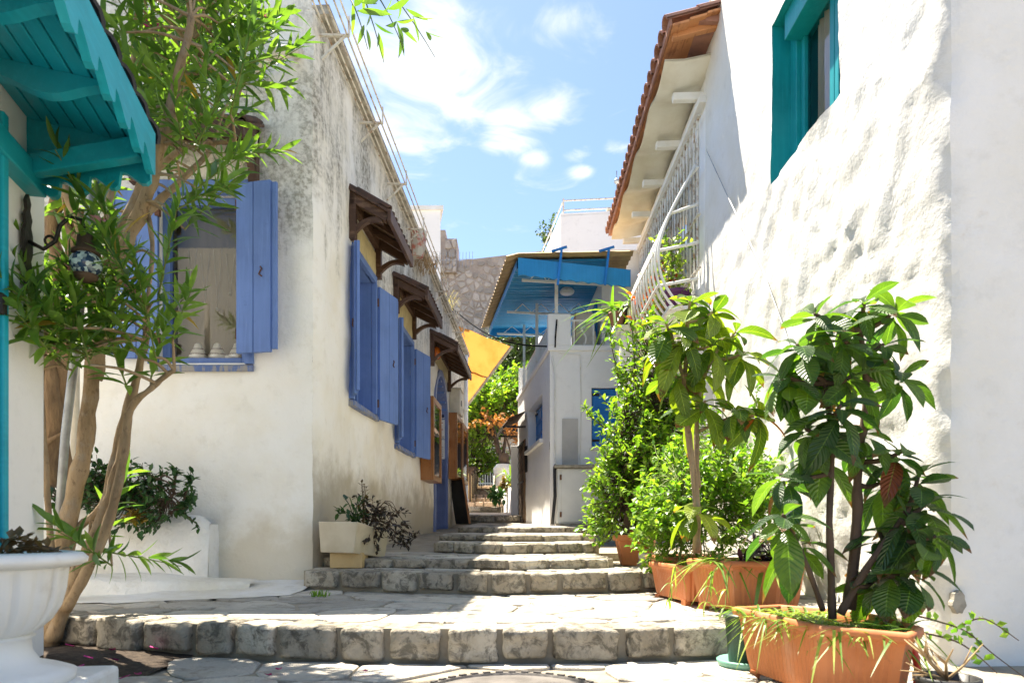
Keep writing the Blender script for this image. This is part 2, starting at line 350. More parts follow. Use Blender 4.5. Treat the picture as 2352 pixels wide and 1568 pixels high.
M['steelgrey'] = simple('grey_painted_steel', (0.60, 0.62, 0.61), (0.54, 0.56, 0.55), 3, 0.45, 0.04, 30)
M['cementgrey'] = simple('grey_cement_patch', (0.50, 0.49, 0.47), (0.43, 0.42, 0.40), 5, 0.9, 0.25, 40)
M['linen'] = simple('cream_linen', (0.27, 0.235, 0.175), (0.21, 0.18, 0.13), 5, 0.9, 0.3, 60, stretch=(1, 1, 0.15))
M['curtain'] = simple('cream_curtain', (0.60, 0.48, 0.33), (0.48, 0.37, 0.25), 30, 0.9, 0.3, 40, stretch=(2, 2, 0.05))
M['paper'] = simple('white_paper', (0.75, 0.75, 0.74), (0.70, 0.69, 0.68), 3, 0.7, 0, 1)
M['ink'] = simple('red_print', (0.45, 0.12, 0.11), (0.4, 0.1, 0.1), 3, 0.7, 0, 1)
M['inkgrey'] = simple('grey_print', (0.2, 0.2, 0.21), (0.2, 0.2, 0.2), 3, 0.7, 0, 1)
M['yellow'] = simple('yellow_print', (0.75, 0.58, 0.03), (0.7, 0.52, 0.03), 3, 0.5, 0, 1)
M['orangeprint'] = simple('orange_print', (0.75, 0.36, 0.04), (0.7, 0.32, 0.03), 3, 0.5, 0, 1)
M['navy'] = simple('navy_enamel', (0.012, 0.02, 0.07), (0.012, 0.02, 0.06), 3, 0.35, 0, 1)
M['orangelamp'] = simple('orange_lens', (0.70, 0.19, 0.02), (0.6, 0.13, 0.02), 6, 0.25, 0, 1, spec=0.6)
M['redpaint'] = simple('flaking_red_paint', (0.48, 0.17, 0.13), (0.52, 0.50, 0.45), 9, 0.8, 0.3, 40, lo=0.38, hi=0.52)
M['redplastic'] = simple('red_plastic', (0.55, 0.05, 0.03), (0.45, 0.04, 0.02), 5, 0.4, 0, 1)
M['greenplastic'] = simple('pale_green_plastic', (0.19, 0.40, 0.31), (0.15, 0.33, 0.26), 5, 0.4, 0, 1)
M['greenpot'] = simple('dark_green_plastic', (0.03, 0.05, 0.035), (0.05, 0.07, 0.05), 5, 0.4, 0, 1)
M['purplepot'] = simple('purple_plastic', (0.12, 0.03, 0.12), (0.09, 0.02, 0.09), 5, 0.4, 0, 1)
M['petal'] = simple('magenta_petal', (0.55, 0.03, 0.20), (0.45, 0.02, 0.25), 20, 0.6, 0, 1)
M['pinkflower'] = simple('pale_pink_petal', (0.75, 0.36, 0.40), (0.7, 0.28, 0.33), 20, 0.6, 0, 1)
M['manhole'] = simple('cast_iron', (0.17, 0.155, 0.14), (0.10, 0.09, 0.08), 10, 0.6, 0.4, 50, metal=0.4)
M['silver'] = simple('silver_chain', (0.6, 0.58, 0.53), (0.5, 0.48, 0.43), 30, 0.3, 0, 1, metal=0.6)
M['bead'] = simple('brown_beads', (0.07, 0.03, 0.03), (0.12, 0.05, 0.05), 60, 0.4, 0, 1)
M['tealrope'] = simple('blue_twine', (0.03, 0.15, 0.35), (0.03, 0.12, 0.3), 20, 0.7, 0, 1)
M['dryleaf'] = leafmat('dry_brown_leaf', (0.10, 0.065, 0.03), (0.19, 0.12, 0.05), trans=0.2)
M['oleander'] = leafmat('oleander_leaf', (0.062, 0.138, 0.026), (0.18, 0.30, 0.05), odd=(0.30, 0.20, 0.04), oddp=0.015, trans=0.42, rough=0.36)
M['loquat'] = leafmat('loquat_leaf', (0.030, 0.088, 0.026), (0.105, 0.20, 0.034), odd=(0.20, 0.05, 0.02), oddp=0.012, trans=0.42, rough=0.42, vein=0.9, tcol=(2.4, 2.4, 0.5), spec=0.9)
M['loquat_young'] = leafmat('young_loquat_leaf', (0.070, 0.145, 0.022), (0.24, 0.31, 0.036), odd=(0.26, 0.06, 0.02), oddp=0.02, trans=0.40, rough=0.36, vein=0.8, tcol=(2.1, 2.2, 0.5), spec=0.6)
M['citrus'] = leafmat('citrus_leaf', (0.08, 0.18, 0.018), (0.24, 0.36, 0.035), trans=0.45, rough=0.32, spec=0.6)
M['jasmine'] = leafmat('jasmine_leaf', (0.085, 0.20, 0.022), (0.25, 0.38, 0.05), trans=0.45, rough=0.36, spec=0.55)
M['darkshrub'] = leafmat('pittosporum_leaf', (0.018, 0.060, 0.018), (0.05, 0.12, 0.028), trans=0.25, rough=0.4)
M['purple'] = leafmat('purple_leaf', (0.030, 0.014, 0.020), (0.065, 0.024, 0.040), trans=0.2, rough=0.4, tcol=(1.5, 1, 1.4))
M['bronze'] = leafmat('bronze_leaf', (0.022, 0.018, 0.013), (0.05, 0.035, 0.022), trans=0.15, rough=0.45, tcol=(1.5, 1.2, 1))
M['spider'] = leafmat('spider_plant_blade', (0.10, 0.21, 0.025), (0.34, 0.42, 0.085), trans=0.38, rough=0.4)
M['farleaf'] = leafmat('orchard_leaf', (0.08, 0.18, 0.018), (0.26, 0.36, 0.04), trans=0.45, rough=0.4)
M['rustleaf'] = leafmat('rust_leaf', (0.40, 0.17, 0.04), (0.58, 0.27, 0.06), trans=0.3, rough=0.6, tcol=(1.4, 1.3, 0.9))
M['pine'] = leafmat('pine_needle', (0.055, 0.10, 0.025), (0.11, 0.17, 0.045), trans=0.2, rough=0.5)
M['grass'] = leafmat('dry_grass', (0.30, 0.26, 0.08), (0.42, 0.34, 0.14), trans=0.3, rough=0.6)
def cloth():
    t = NT('yellow_canvas'); col = t.mix(t.ramp(t.noise(3, 6, 0.6, stretch=(1, 0.3, 1)), 0.4, 0.75), (0.58, 0.255, 0.055), (0.46, 0.19, 0.035))
    b = t.bsdf(col, 0.85, 0.1, 0, t.bump(t.noise(4, 4, 0.5), 0.2, 0.05), link=False); tr = t.n('ShaderNodeBsdfTranslucent'); t.L(col, tr.inputs[0])
    ms = t.n('ShaderNodeMixShader'); ms.inputs[0].default_value = 0.5; t.L(b.outputs[0], ms.inputs[1]); t.L(tr.outputs[0], ms.inputs[2]); t.L(ms.outputs[0], t.out.inputs[0]); return t.m
M['canvas'] = cloth()
def glass():
    t = NT('window_glass'); g = t.n('ShaderNodeBsdfGlossy'); g.inputs['Roughness'].default_value = 0.03; tr = t.n('ShaderNodeBsdfTransparent')
    fr = t.n('ShaderNodeFresnel'); fr.inputs[0].default_value = 1.5; ms = t.n('ShaderNodeMixShader')
    t.L(t.math('MULTIPLY_ADD', fr.outputs[0], 1.0, 0.03), ms.inputs[0]); t.L(tr.outputs[0], ms.inputs[1]); t.L(g.outputs[0], ms.inputs[2]); t.L(ms.outputs[0], t.out.inputs[0]); return t.m
M['glass'] = glass()
def mosaic():
    t = NT('mosaic_glass'); v = t.n('ShaderNodeTexVoronoi'); v.inputs['Scale'].default_value = 75; t.L(t.pos(), v.inputs['Vector'])
    bw = t.n('ShaderNodeRGBToBW'); t.L(v.outputs['Color'], bw.inputs[0])
    col = t.mix(t.ramp(bw.outputs[0], 0.42, 0.62), (0.03, 0.06, 0.13), (0.55, 0.68, 0.70)); t.bsdf(col, 0.12, 0.6); return t.m
M['mosaic'] = mosaic()

# ---------------------------------------------------------------- builders for walls, stones, paving
def lerp(a, b, t): return a + (b - a) * t
def fbm(p, o=4): return mnoise.fractal(Vector(p), 1.0, 2.0, o)
def wall(P0, P1, z0, z1, n, mat, parent, name='wall', holes=(), inside=None, depth=0.25, step=0.08, disp=None, rmat=None, rname='window_reveal'):
    P0, P1 = Vector((P0[0], P0[1], 0)), Vector((P1[0], P1[1], 0)); Ls = (P1 - P0).length; d = (P1 - P0) / Ls; n = Vector((n[0], n[1], 0)).normalized()
    def lines(a, b, edges):
        k = max(2, int(round((b - a) / step))); ls = [a + (b - a) * i / k for i in range(k + 1)]
        for e in edges:
            ls = [x for x in ls if abs(x - e) > step * 0.45 or x in (a, b)] + [e]
        return sorted(set(ls))
    S = lines(0, Ls, [e for h in holes for e in h[:2]]); Z = lines(z0, z1, [e for h in holes for e in h[2:4]])
    def inhole(s, z):
        for h in holes:
            if h[0] < s < h[1] and h[2] < z < h[3]: return True
        return bool(inside and inside(s, z))
    V = []; idx = {}
    for i, s in enumerate(S):
        for j, z in enumerate(Z):
            p = P0 + d * s + Vector((0, 0, z))
            if disp:
                dv = disp(s, z, p); p = p + (dv if isinstance(dv, Vector) else n * dv)
            idx[i, j] = len(V); V.append(p)
    F = []; hole = {}
    for i in range(len(S) - 1):
        for j in range(len(Z) - 1):
            hole[i, j] = inhole((S[i] + S[i + 1]) / 2, (Z[j] + Z[j + 1]) / 2)
            if not hole[i, j]: F.append((idx[i, j], idx[i + 1, j], idx[i + 1, j + 1], idx[i, j + 1]))
    # reveals: from every hole edge straight into the wall
    back = -n * depth; rms = [MB() for _ in holes] or [MB()]
    def which(i, j):
        s, z = (S[i] + S[i + 1]) / 2, (Z[j] + Z[j + 1]) / 2
        for k, h in enumerate(holes):
            if h[0] < s < h[1] and z > h[2]: return rms[k]
        return rms[-1]
    for (i, j), h in hole.items():
        if not h: continue
        for (a, b), nb in ((((i, j), (i, j + 1)), (i - 1, j)), (((i + 1, j), (i + 1, j + 1)), (i + 1, j)), (((i, j), (i + 1, j)), (i, j - 1)), (((i, j + 1), (i + 1, j + 1)), (i, j + 1))):
            if nb in hole and not hole[nb]:
                p, q = V[idx[a]], V[idx[b]]; which(i, j).add([p, q, q + back, p + back], [(0, 1, 2, 3)])
    m = MB(); m.add(V, F); o = m.build(name, mat, parent, smooth=True, fixn=False)
    me = o.data
    if len(me.polygons) and me.polygons[0].normal.dot(n) < 0: me.flip_normals()
    for rm in rms:
        if rm.v: rm.build(rname, rmat or mat, o)
    return o
_blk = {}
def block_mesh(seed, nn=8, p=16.0):
    """rough hewn block filling the unit cube"""
    key = (seed, nn, p)
    if key in _blk: return _blk[key]
    m = MB(); r = random.Random(seed); sd = Vector((r.uniform(0, 90), r.uniform(0, 90), r.uniform(0, 90)))
    for ax in range(3):
        for sg in (-1, 1):
            rows = []
            for i in range(nn + 1):
                row = []
                for j in range(nn + 1):
                    a, b = -1 + 2 * i / nn, -1 + 2 * j / nn
                    q = [0, 0, 0]; q[ax] = sg; q[(ax + 1) % 3] = a; q[(ax + 2) % 3] = b
                    row.append(q)
                rows.append(row)
            m.grid(rows)
    out = []
    for q in m.v:
        v = Vector(q); k = (abs(v.x) ** p + abs(v.y) ** p + abs(v.z) ** p) ** (1 / p); v = v / k
        v += mnoise.noise_vector(v * 1.3 + sd) * 0.09 + mnoise.noise_vector(v * 3.7 + sd) * 0.045
        out.append(tuple(v * 0.5))
    m.v = out
    import bmesh
    me = bpy.data.meshes.new('stone'); me.from_pydata(m.v, [], m.f)
    bm = bmesh.new(); bm.from_mesh(me); bmesh.ops.remove_doubles(bm, verts=bm.verts, dist=1e-4); bmesh.ops.recalc_face_normals(bm, faces=bm.faces); bm.to_mesh(me); bm.free()
    me.polygons.foreach_set('use_smooth', [True] * len(me.polygons))
    _blk[key] = me; return me
_blkm = {}
def block_with(mat, seed, nn=8):
    k = (mat.name, seed, nn)
    if k not in _blkm:
        me = block_mesh(seed, nn).copy(); me.materials.append(mat); _blkm[k] = me
    return _blkm[k]
def polyline_at(pts, x):
    for (x0, y0), (x1, y1) in zip(pts, pts[1:]):
        if x <= x1: return lerp(y0, y1, (x - x0) / (x1 - x0))
    return pts[-1][1]
def smooth_pts(pts, k=6):
    P = [Vector((p[0], p[1], 0)) for p in pts]; out = []
    for i in range(len(P) - 1):
        a, b, c, d = P[max(i - 1, 0)], P[i], P[i + 1], P[min(i + 2, len(P) - 1)]
        for j in range(k):
            t = j / k; q = 0.5 * ((2 * b) + (c - a) * t + (2 * a - 5 * b + 4 * c - d) * t * t + (3 * b - a - 3 * c + d) * t ** 3); out.append((q.x, q.y))
    out.append((P[-1].x, P[-1].y)); return out
def voronoi_cells(W, H, size, r, jit=0.75):
    nx, ny = max(1, round(W / size)), max(1, round(H / size)); seeds = []
    for i in range(-1, nx + 1):
        for j in range(-1, ny + 1):
            seeds.append(((i + 0.5 + (0.25 if j % 2 else -0.25) + r.uniform(-0.5, 0.5) * jit) * W / nx, (j + 0.5 + r.uniform(-0.5, 0.5) * jit) * H / ny))
    def clip(poly, nx_, ny_, c):
        out = []
        for k in range(len(poly)):
            a, b = poly[k], poly[(k + 1) % len(poly)]; da, db = a[0] * nx_ + a[1] * ny_ - c, b[0] * nx_ + b[1] * ny_ - c
            if da <= 0: out.append(a)
            if (da < 0 < db) or (db < 0 < da): t = da / (da - db); out.append((lerp(a[0], b[0], t), lerp(a[1], b[1], t)))
        return out
    cells = []
    for i, s in enumerate(seeds):
        poly = [(0, 0), (W, 0), (W, H), (0, H)]
        for j, q in enumerate(seeds):
            if i == j: continue
            dx, dy = q[0] - s[0], q[1] - s[1]
            if dx * dx + dy * dy > (4 * size) ** 2: continue
            poly = clip(poly, dx, dy, (q[0] ** 2 + q[1] ** 2 - s[0] ** 2 - s[1] ** 2) / 2)
            if len(poly) < 3: break
        if len(poly) >= 3: cells.append(poly)
    return cells
def slab(poly2, mapf, gap, thick, r, up=0.0):
    """one stone from a 2-D cell: shrunk by the joint, chamfered, slightly tilted. mapf(x,y,h)->world"""
    cx = sum(p[0] for p in poly2) / len(poly2); cy = sum(p[1] for p in poly2) / len(poly2)
    pts = []
    for k in range(len(poly2)):                 # cut the corners so that stones look worn
        a, b = poly2[k], poly2[(k + 1) % len(poly2)]
        for t in (0.2, 0.8): pts.append((lerp(a[0], b[0], t), lerp(a[1], b[1], t)))
    def ring(g, h):
        o = []
        for p in pts:
            dx, dy = p[0] - cx, p[1] - cy; l = math.hypot(dx, dy) or 1e-6; k = max(0.2, (l - g) / l)
            o.append(mapf(cx + dx * k, cy + dy * k, h + tilt[0] * dx + tilt[1] * dy))
        return o
    tilt = (r.uniform(-1, 1) * 0.02, r.uniform(-1, 1) * 0.02)
    n = len(pts); h = thick * r.uniform(0.7, 1.15)
    V = ring(gap * 0.5, -0.02) + ring(gap * 0.6, h * 0.55) + ring(gap * 0.5 + thick * 0.8, h)
    V.append(mapf(cx, cy, h * 1.05))
    F = [(a * n + k, a * n + (k + 1) % n, (a + 1) * n + (k + 1) % n, (a + 1) * n + k) for a in (0, 1) for k in range(n)] + [(2 * n + k, 2 * n + (k + 1) % n, 3 * n) for k in range(n)]
    m = MB(); m.add(V, F); return m
def paving(parent, mat, x0, x1, yf, yb, zf, size, seed, gap=0.010, thick=0.011, name='flagstone', vis=None):
    """flagstones on the area between two curves y=yf(x) and y=yb(x)"""
    r = random.Random(seed); Lm = (yb((x0 + x1) / 2) - yf((x0 + x1) / 2))
    for c in voronoi_cells(x1 - x0, Lm, size, r):
        def mapf(a, b, h):
            x = x0 + a; y = lerp(yf(x), yb(x), b / Lm); return (x, y, zf(x, y) + h)
        cx = x0 + sum(p[0] for p in c) / len(c); cy = sum(p[1] for p in c) / len(c)
        if vis and not vis(cx, lerp(yf(cx), yb(cx), cy / Lm)): continue
        slab(c, mapf, gap, thick, r).build(name, mat, parent, smooth=False)
def stair(name, pts, yb, z0, z1, z1b, seed, wmin=0.17, wmax=0.34, stones=True, mat=None, pave=0.26, setback=0.042, pave_to=None, side=None):
    """one step: mortar body (structure) with hewn front blocks and flagstones as its pieces"""
    pts = smooth_pts(pts); r = random.Random(seed); x0, x1 = pts[0][0], pts[-1][0]
    ybf = (lambda x: yb) if not callable(yb) else yb
    ymid = polyline_at(pts, (x0 + x1) / 2); ybm = ybf((x0 + x1) / 2)
    zt = lambda x, y: lerp(z1, z1b, max(0, min(1, (y - ymid) / (ybm - ymid))))
    m = MB(); n = len(pts); top_f = []; top_b = []
    V = []
    for (x, y) in pts: V.append((x, y + setback, z0 - 0.25)); 
    for (x, y) in pts: V.append((x, y + setback, zt(x, y) - 0.006))
    rows = 6
    F = [(i, i + 1, n + i + 1, n + i) for i in range(n - 1)]
    P = [[(x, lerp(y + setback, ybf(x), k / rows), zt(x, lerp(y, ybf(x), k / rows)) - 0.006) for (x, y) in pts] for k in range(rows + 1)]
    m.add(V, F); m.grid(P)
    for e in (0, -1):       # closed ends
        col = [row[e] for row in P]; m.add(col + [(q[0], q[1], z0 - 0.25) for q in col], [(i, i + 1, len(col) + i + 1, len(col) + i) for i in range(len(col) - 1)])
    m.rough(0.006, 5, seed)
    o = m.build(name, M['mortar'], None, smooth=False, base=(0, ymid, z0), kind='structure')
    # hewn blocks along the front
    if stones:
        # arc length
        S = [0]
        for a, b in zip(pts, pts[1:]): S.append(S[-1] + math.hypot(b[0] - a[0], b[1] - a[1]))
        s = 0.0
        def at(s_):
            for i in range(len(S) - 1):
                if s_ <= S[i + 1]: t = (s_ - S[i]) / (S[i + 1] - S[i]); return lerp(pts[i][0], pts[i + 1][0], t), lerp(pts[i][1], pts[i + 1][1], t)
            return pts[-1]
        while s < S[-1] - 0.06:
            w = min(r.uniform(wmin, wmax), S[-1] - s); g = r.uniform(0.026, 0.046)
            a, b = at(s + g / 2), at(s + w - g / 2); cx, cy = (a[0] + b[0]) / 2, (a[1] + b[1]) / 2
            L_ = math.hypot(b[0] - a[0], b[1] - a[1]); ang = math.atan2(b[1] - a[1], b[0] - a[0])
            zz = zt(cx, cy); lift = r.uniform(0.01, 0.035) if z1 - z0 > 0.12 else r.uniform(0.0, 0.012)
            hh = (zz + r.uniform(-0.004, 0.006)) - (z0 + lift); dep = 0.20
            nx, ny = -math.sin(ang), math.cos(ang)
            Mw = Matrix.Translation((cx + nx * dep * 0.5, cy + ny * dep * 0.5, z0 + lift + hh / 2)) @ Matrix.Rotation(ang + r.uniform(-0.03, 0.03), 4, 'Z') @ Matrix.Rotation(r.uniform(-0.03, 0.03), 4, 'Y') @ Matrix.Diagonal((L_ * 1.02, dep, hh, 1))
            inst('stone', block_with(mat or M['stone'], r.randint(0, 13)), o, Mw)
            s += w
    if pave:
        yf = lambda x: polyline_at(pts, x) + 0.19
        pb = pave_to or ybf
        paving(o, M['flag'], x0 + 0.01, x1 - 0.01, yf, pb, lambda x, y: zt(x, y) - 0.008, pave, seed + 50)
    return o

# ---------------------------------------------------------------- ground and stairs
g = MB(); g.add([(-300, -300, -0.03), (300, -300, -0.03), (300, 300, -0.03), (-300, 300, -0.03)], [(0, 1, 2, 3)])
g.build('ground', M['mortar'], kind='structure', base=(0, 0, -0.03))
g = MB(); g.grid([[(-3.2 + 0.25 * i, -1.5 + 0.25 * j, -0.002) for i in range(26)] for j in range(21)]); g.rough(0.006, 2.2)
low = g.build('lower_street', M['mortar'], kind='structure', base=(0, 0, 0))
XL = lambda y: -1.337 + 0.0405 * (y - 4.65)          # face of the old house along the street
XR = lambda y: 1.761 + 0.009 * (y - 2.75)            # face of the near right house
A_PTS = [(-2.35, 3.26), (-1.6, 2.95), (-0.8, 2.80), (0, 2.74), (0.6, 2.78), (1.1, 2.90), (1.79, 3.02)]
aS = smooth_pts(A_PTS)
def lowvis(x, y): return y > 1.9 and abs(x) < 0.9 * y + 0.2 and not (x < -1.28 and y > 2.55)
paving(low, M['flag'], -2.3, 1.75, lambda x: 1.7, lambda x: polyline_at(aS, x) + 0.01, lambda x, y: 0.0, 0.33, 3, vis=lambda x, y: lowvis(x, y) and (x * x + (y - 2.22) ** 2) > 0.36 ** 2)
stair('stone_step', A_PTS, 4.75, 0.0, 0.150, 0.156, 11, 0.19, 0.30, pave=0.36, pave_to=lambda x: 4.48 + 0.0 * x)
stair('stone_step', [(-1.36, 4.42), (-0.9, 4.28), (-0.4, 4.15), (0, 4.10), (0.5, 4.18), (1.0, 4.35), (1.76, 4.5)], 6.4, 0.150, 0.286, 0.290, 12, 0.18, 0.36, pave=0.30, pave_to=lambda x: 4.75)
stair('stone_step', [(-1.32, 4.74), (-0.9, 4.6), (-0.4, 4.45), (0, 4.38), (0.4, 4.45), (0.69, 4.62)], 6.5, 0.286, 0.353, 0.36, 13, 0.18, 0.34, pave=0.3, pave_to=lambda x: 5.75)
stair('stone_step', [(-0.65, 5.62), (-0.3, 5.35), (0, 5.25), (0.4, 5.35), (0.71, 5.5)], 6.6, 0.356, 0.440, 0.445, 14, 0.2, 0.4, pave=0.3, pave_to=lambda x: 6.15)
stair('stone_step', [(-0.66, 6.12), (-0.2, 5.85), (0.1, 5.78), (0.4, 5.85), (0.73, 6.0)], 9.2, 0.443, 0.502, 0.51, 15, 0.2, 0.4, pave=0.42, pave_to=lambda x: 8.4)
stair('stone_step', [(-0.66, 8.3), (-0.2, 8.05), (0.1, 8.0), (0.5, 8.05), (0.9, 8.25)], 13.0, 0.508, 0.572, 0.67, 16, 0.25, 0.5, pave=0.5, pave_to=lambda x: 12.7)
stair('stone_step', [(-0.98, 12.8), (-0.4, 12.5), (0.0, 12.45), (0.3, 12.55)], 16.6, 0.67, 0.797, 0.968, 17, 0.28, 0.5, pave=0.6, pave_to=lambda x: 16.2)
stair('stone_step', [(-1.3, 16.1), (-0.8, 15.95), (-0.25, 16.0)], 17.3, 0.968, 1.08, 1.09, 18, 0.25, 0.45, pave=0.5)
zz = 1.09
for k in range(6):
    y = 17.0 + k * 0.95
    stair('stone_step', [(-1.45, y), (-0.8, y - 0.05), (-0.15 - 0.04 * k, y)], y + 1.3, zz, zz + 0.142, zz + 0.145, 30 + k, 0.2, 0.34, pave=0, mat=M['brickstone']); zz += 0.142
# sloping gutter lane between the old house and the upper steps, and the door forecourt
g = MB(); ly = [5.3, 6.0, 7.0, 8.0, 9.0, 9.6, 11.4, 13.2]; lz = [0.345, 0.362, 0.40, 0.44, 0.485, 0.505, 0.56, 0.66]
g.grid([[(lerp(XL(y) - 0.1, -0.62, t / 4), y, z + 0.004) for t in range(5)] for y, z in zip(ly, lz)]); g.rough(0.008, 4)
g.build('gutter_lane', M['mortar'], kind='structure', base=(-1, 7, 0.3))
# ledge for the pots on the right of the upper steps
g = MB(); g.box((1.3, 7.2, 0.2), (1.15, 2.9, 0.30)); g.rough(0.012, 3); g.build('side_ledge', M['mortar'], kind='structure', base=(1.3, 7.2, 0.05))
# hillside behind
g = MB(); P = []
for j in range(24):
    y = 21 + j * 1.6; row = []
    for i in range(31):
        x = -24 + i * 1.6; z = 1.6 + max(0, (y - 22)) * 0.42 + 0.5 * fbm((x * 0.2, y * 0.2, 0)); row.append((x, y, min(z, 9.5)))
    P.append(row)
g.grid(P); g.build('hillside', M['soil'], kind='structure', base=(0, 21, 1.5), smooth=True)
# bare bed at the foot of the oleander
g = MB(); g.grid([[(-2.35 + 0.09 * i, 2.5 + 0.09 * j, 0.012 + 0.03 * max(0, 1 - abs(i - 5) / 6) * max(0, 1 - abs(j - 4) / 5)) for i in range(12)] for j in range(10)]); g.rough(0.012, 14)
g.build('soil_bed', M['soil'], kind='structure', base=(-1.9, 2.9, 0))
# whitewashed apron at the foot of the old house
g = MB(); P = []
for i in range(26):
    x = -2.7 + i * 0.055; row = []
    yf = 3.62 + 0.55 * max(0, (x + 2.1)) + 0.10 * fbm((x * 3, 0, 0)) + 0.04 * fbm((x * 11, 2, 0))
    for j in range(9): t = j / 8; row.append((x, lerp(yf, 4.66, t), 0.160 + 0.05 * t * t + 0.008 * fbm((x * 5, t * 4, 1)) * min(1, t * 3)))
    P.append(row)
g.grid(P); g.build('whitewash_apron', M['plaster_rough'], kind='structure', base=(-2, 4, 0.15), smooth=True)
# manhole cover
t = thing('manhole_cover', (0.0, 2.22, 0.0), 'round iron manhole cover in the paving at the bottom edge', 'manhole cover')
m = MB(); m.lathe((0.0, 2.22, 0.0), [(0.316, -0.01), (0.316, 0.022), (0.29, 0.024), (0.285, 0.016), (0.01, 0.018)], 48); m.build('cover_plate', M['manhole'], t)
for k in range(40):
    a = 2 * math.pi * k / 40; m = MB(); m.box((0.302 * math.cos(a), 2.22 + 0.302 * math.sin(a), 0.025), (0.014, 0.026, 0.008), a); m.build('rim_notch', M['manhole'], t)

# ---------------------------------------------------------------- old house on the left
oh = thing('old_house', (XL(4.65), 4.65, 0.15), 'old stained white house with blue shutters and brown window canopies', 'house')
TOP = 4.12
Ysp = lambda y: y                                  # position along the street face is given by its y
e = Vector((0.0405, 1, 0)).normalized(); nS = Vector((e.y, -e.x, 0))
sl = 1 / e.y                                       # street-face length per metre of y
def S(y): return (y - 4.65) * sl
def W(y, off=0.0, z=0.0): return Vector((XL(y), y, z)) + nS * off
def corner_dent(c, z): return Vector((-1, 1, 0)) * (c * c * (0.030 + 0.012 * fbm((0, 3, z * 2.2)) + 0.006 * fbm((0, 7, z * 9))))
def bulge(s, z, p):
    c = max(0, 1 - s / 0.16)                       # rounded corner
    return nS * ((0.020 * fbm((p.x * 1.3, p.y * 1.3, z * 1.3)) + 0.007 * fbm((p.x * 6, p.y * 6, z * 6), 3)) * (1 - c)) + corner_dent(c, z)
DY0, DY1, DZT = 9.92, 11.12, 2.90
def inside_door(s, z):
    y = 4.65 + s / sl; c = (DY0 + DY1) / 2; r = (DY1 - DY0) / 2
    return DY0 < y < DY1 and z < DZT - r + math.sqrt(max(0, r * r - (y - c) ** 2)) and z > 0.48
wall((XL(4.65), 4.65), (XL(14.1), 14.1), 0.0, TOP, nS, M['plaster_old'], oh, 'street_wall',
     holes=[(S(5.52), S(6.24), 1.60, 2.80), (S(7.22), S(8.10), 1.46, 2.72), (S(DY0), S(DY1), 0.48, 2.28)], inside=inside_door, depth=0.30, step=0.055, disp=bulge, rmat=M['blue'])
def bulge2(s, z, p):
    c = max(0, 1 - (4.2 - s) / 0.16)
    return Vector((0, -1, 0)) * ((0.022 * fbm((p.x * 1.3, 7, z * 1.3)) + 0.007 * fbm((p.x * 6, 3, z * 6), 3)) * (1 - c)) + corner_dent(c, z)
wall((XL(4.65) - 4.2, 4.65), (XL(4.65), 4.65), 0.0, TOP + 0.1, (0, -1), M['plaster_front'], oh, 'front_wall', holes=[(4.2 - 1.07, 4.2 - 0.475, 1.68, 2.83)], depth=0.28, step=0.055, disp=bulge2)
m = MB(); m.box((XL(9) - 2.35, 9.55, 2.0), (3.6, 8.5, 4.0), -0.04); m.build('light_block', M['dark'], oh)  # unseen dark box added inside the house to block light leaks
m = MB(); m.add([W(4.66, -0.05, TOP - 0.02), W(14.1, -0.02, TOP - 0.02), W(14.1, -4.3, TOP - 0.02), W(4.66, -4.2, TOP - 0.02)], [(0, 1, 2, 3)]); m.build('flat_roof', M['concrete_grey'], oh)
m = MB(); m.add([W(14.1, 0, 0), W(14.1, -4.3, 0), W(14.1, -4.3, TOP), W(14.1, 0, TOP)], [(0, 1, 2, 3)]); m.build('back_wall', M['plaster_old'], oh)
m = MB(); m.beam(W(4.7, 0.0, TOP + 0.01), W(14.1, 0.0, TOP + 0.01), 0.16, 0.07); m.rough(0.012, 3); m.build('parapet_coping', M['concrete_grey'], oh)

def window_unit(parent, P, along, nrm, w, z0, z1, mat, deep=0.10, fw=0.055, mull=True, back='dark'):
    """frame, casement, glass: P = lower left corner on the wall face, going 'along'"""
    a = Vector(along).normalized(); n = Vector(nrm).normalized(); P = Vector(P); q = lambda s, z, d: P + a * s + Vector((0, 0, z - P.z)) - n * d
    f = MB()
    for (s0, s1, za, zb) in ((0, fw, z0, z1), (w - fw, w, z0, z1), (fw, w - fw, z1 - fw, z1), (fw, w - fw, z0, z0 + fw)):
        f.hexa([q(s0, za, deep - 0.03), q(s1, za, deep - 0.03), q(s1, za, deep + 0.04), q(s0, za, deep + 0.04), q(s0, zb, deep - 0.03), q(s1, zb, deep - 0.03), q(s1, zb, deep + 0.04), q(s0, zb, deep + 0.04)])
    fr = f.build('window_frame', mat, parent, bevel=0.004)
    if mull:
        f = MB(); c = w / 2; f.hexa([q(c - 0.02, z0 + fw, deep - 0.015), q(c + 0.02, z0 + fw, deep - 0.015), q(c + 0.02, z0 + fw, deep + 0.03), q(c - 0.02, z0 + fw, deep + 0.03), q(c - 0.02, z1 - fw, deep - 0.015), q(c + 0.02, z1 - fw, deep - 0.015), q(c + 0.02, z1 - fw, deep + 0.03), q(c - 0.02, z1 - fw, deep + 0.03)])
        f.build('mullion', mat, fr)
    f = MB(); f.add([q(fw, z0 + fw, deep + 0.012), q(w - fw, z0 + fw, deep + 0.012), q(w - fw, z1 - fw, deep + 0.012), q(fw, z1 - fw, deep + 0.012)], [(0, 1, 2, 3)]); f.build('pane', M['glass'], fr)
    f = MB(); f.add([q(0, z0, deep + 0.17), q(w, z0, deep + 0.17), q(w, z1, deep + 0.17), q(0, z1, deep + 0.17)], [(0, 1, 2, 3)]); f.build('blind' if back != 'dark' else 'room_shade', M[back], fr)  # the dark backing is a near-black sheet painted as the unlit room
    return fr
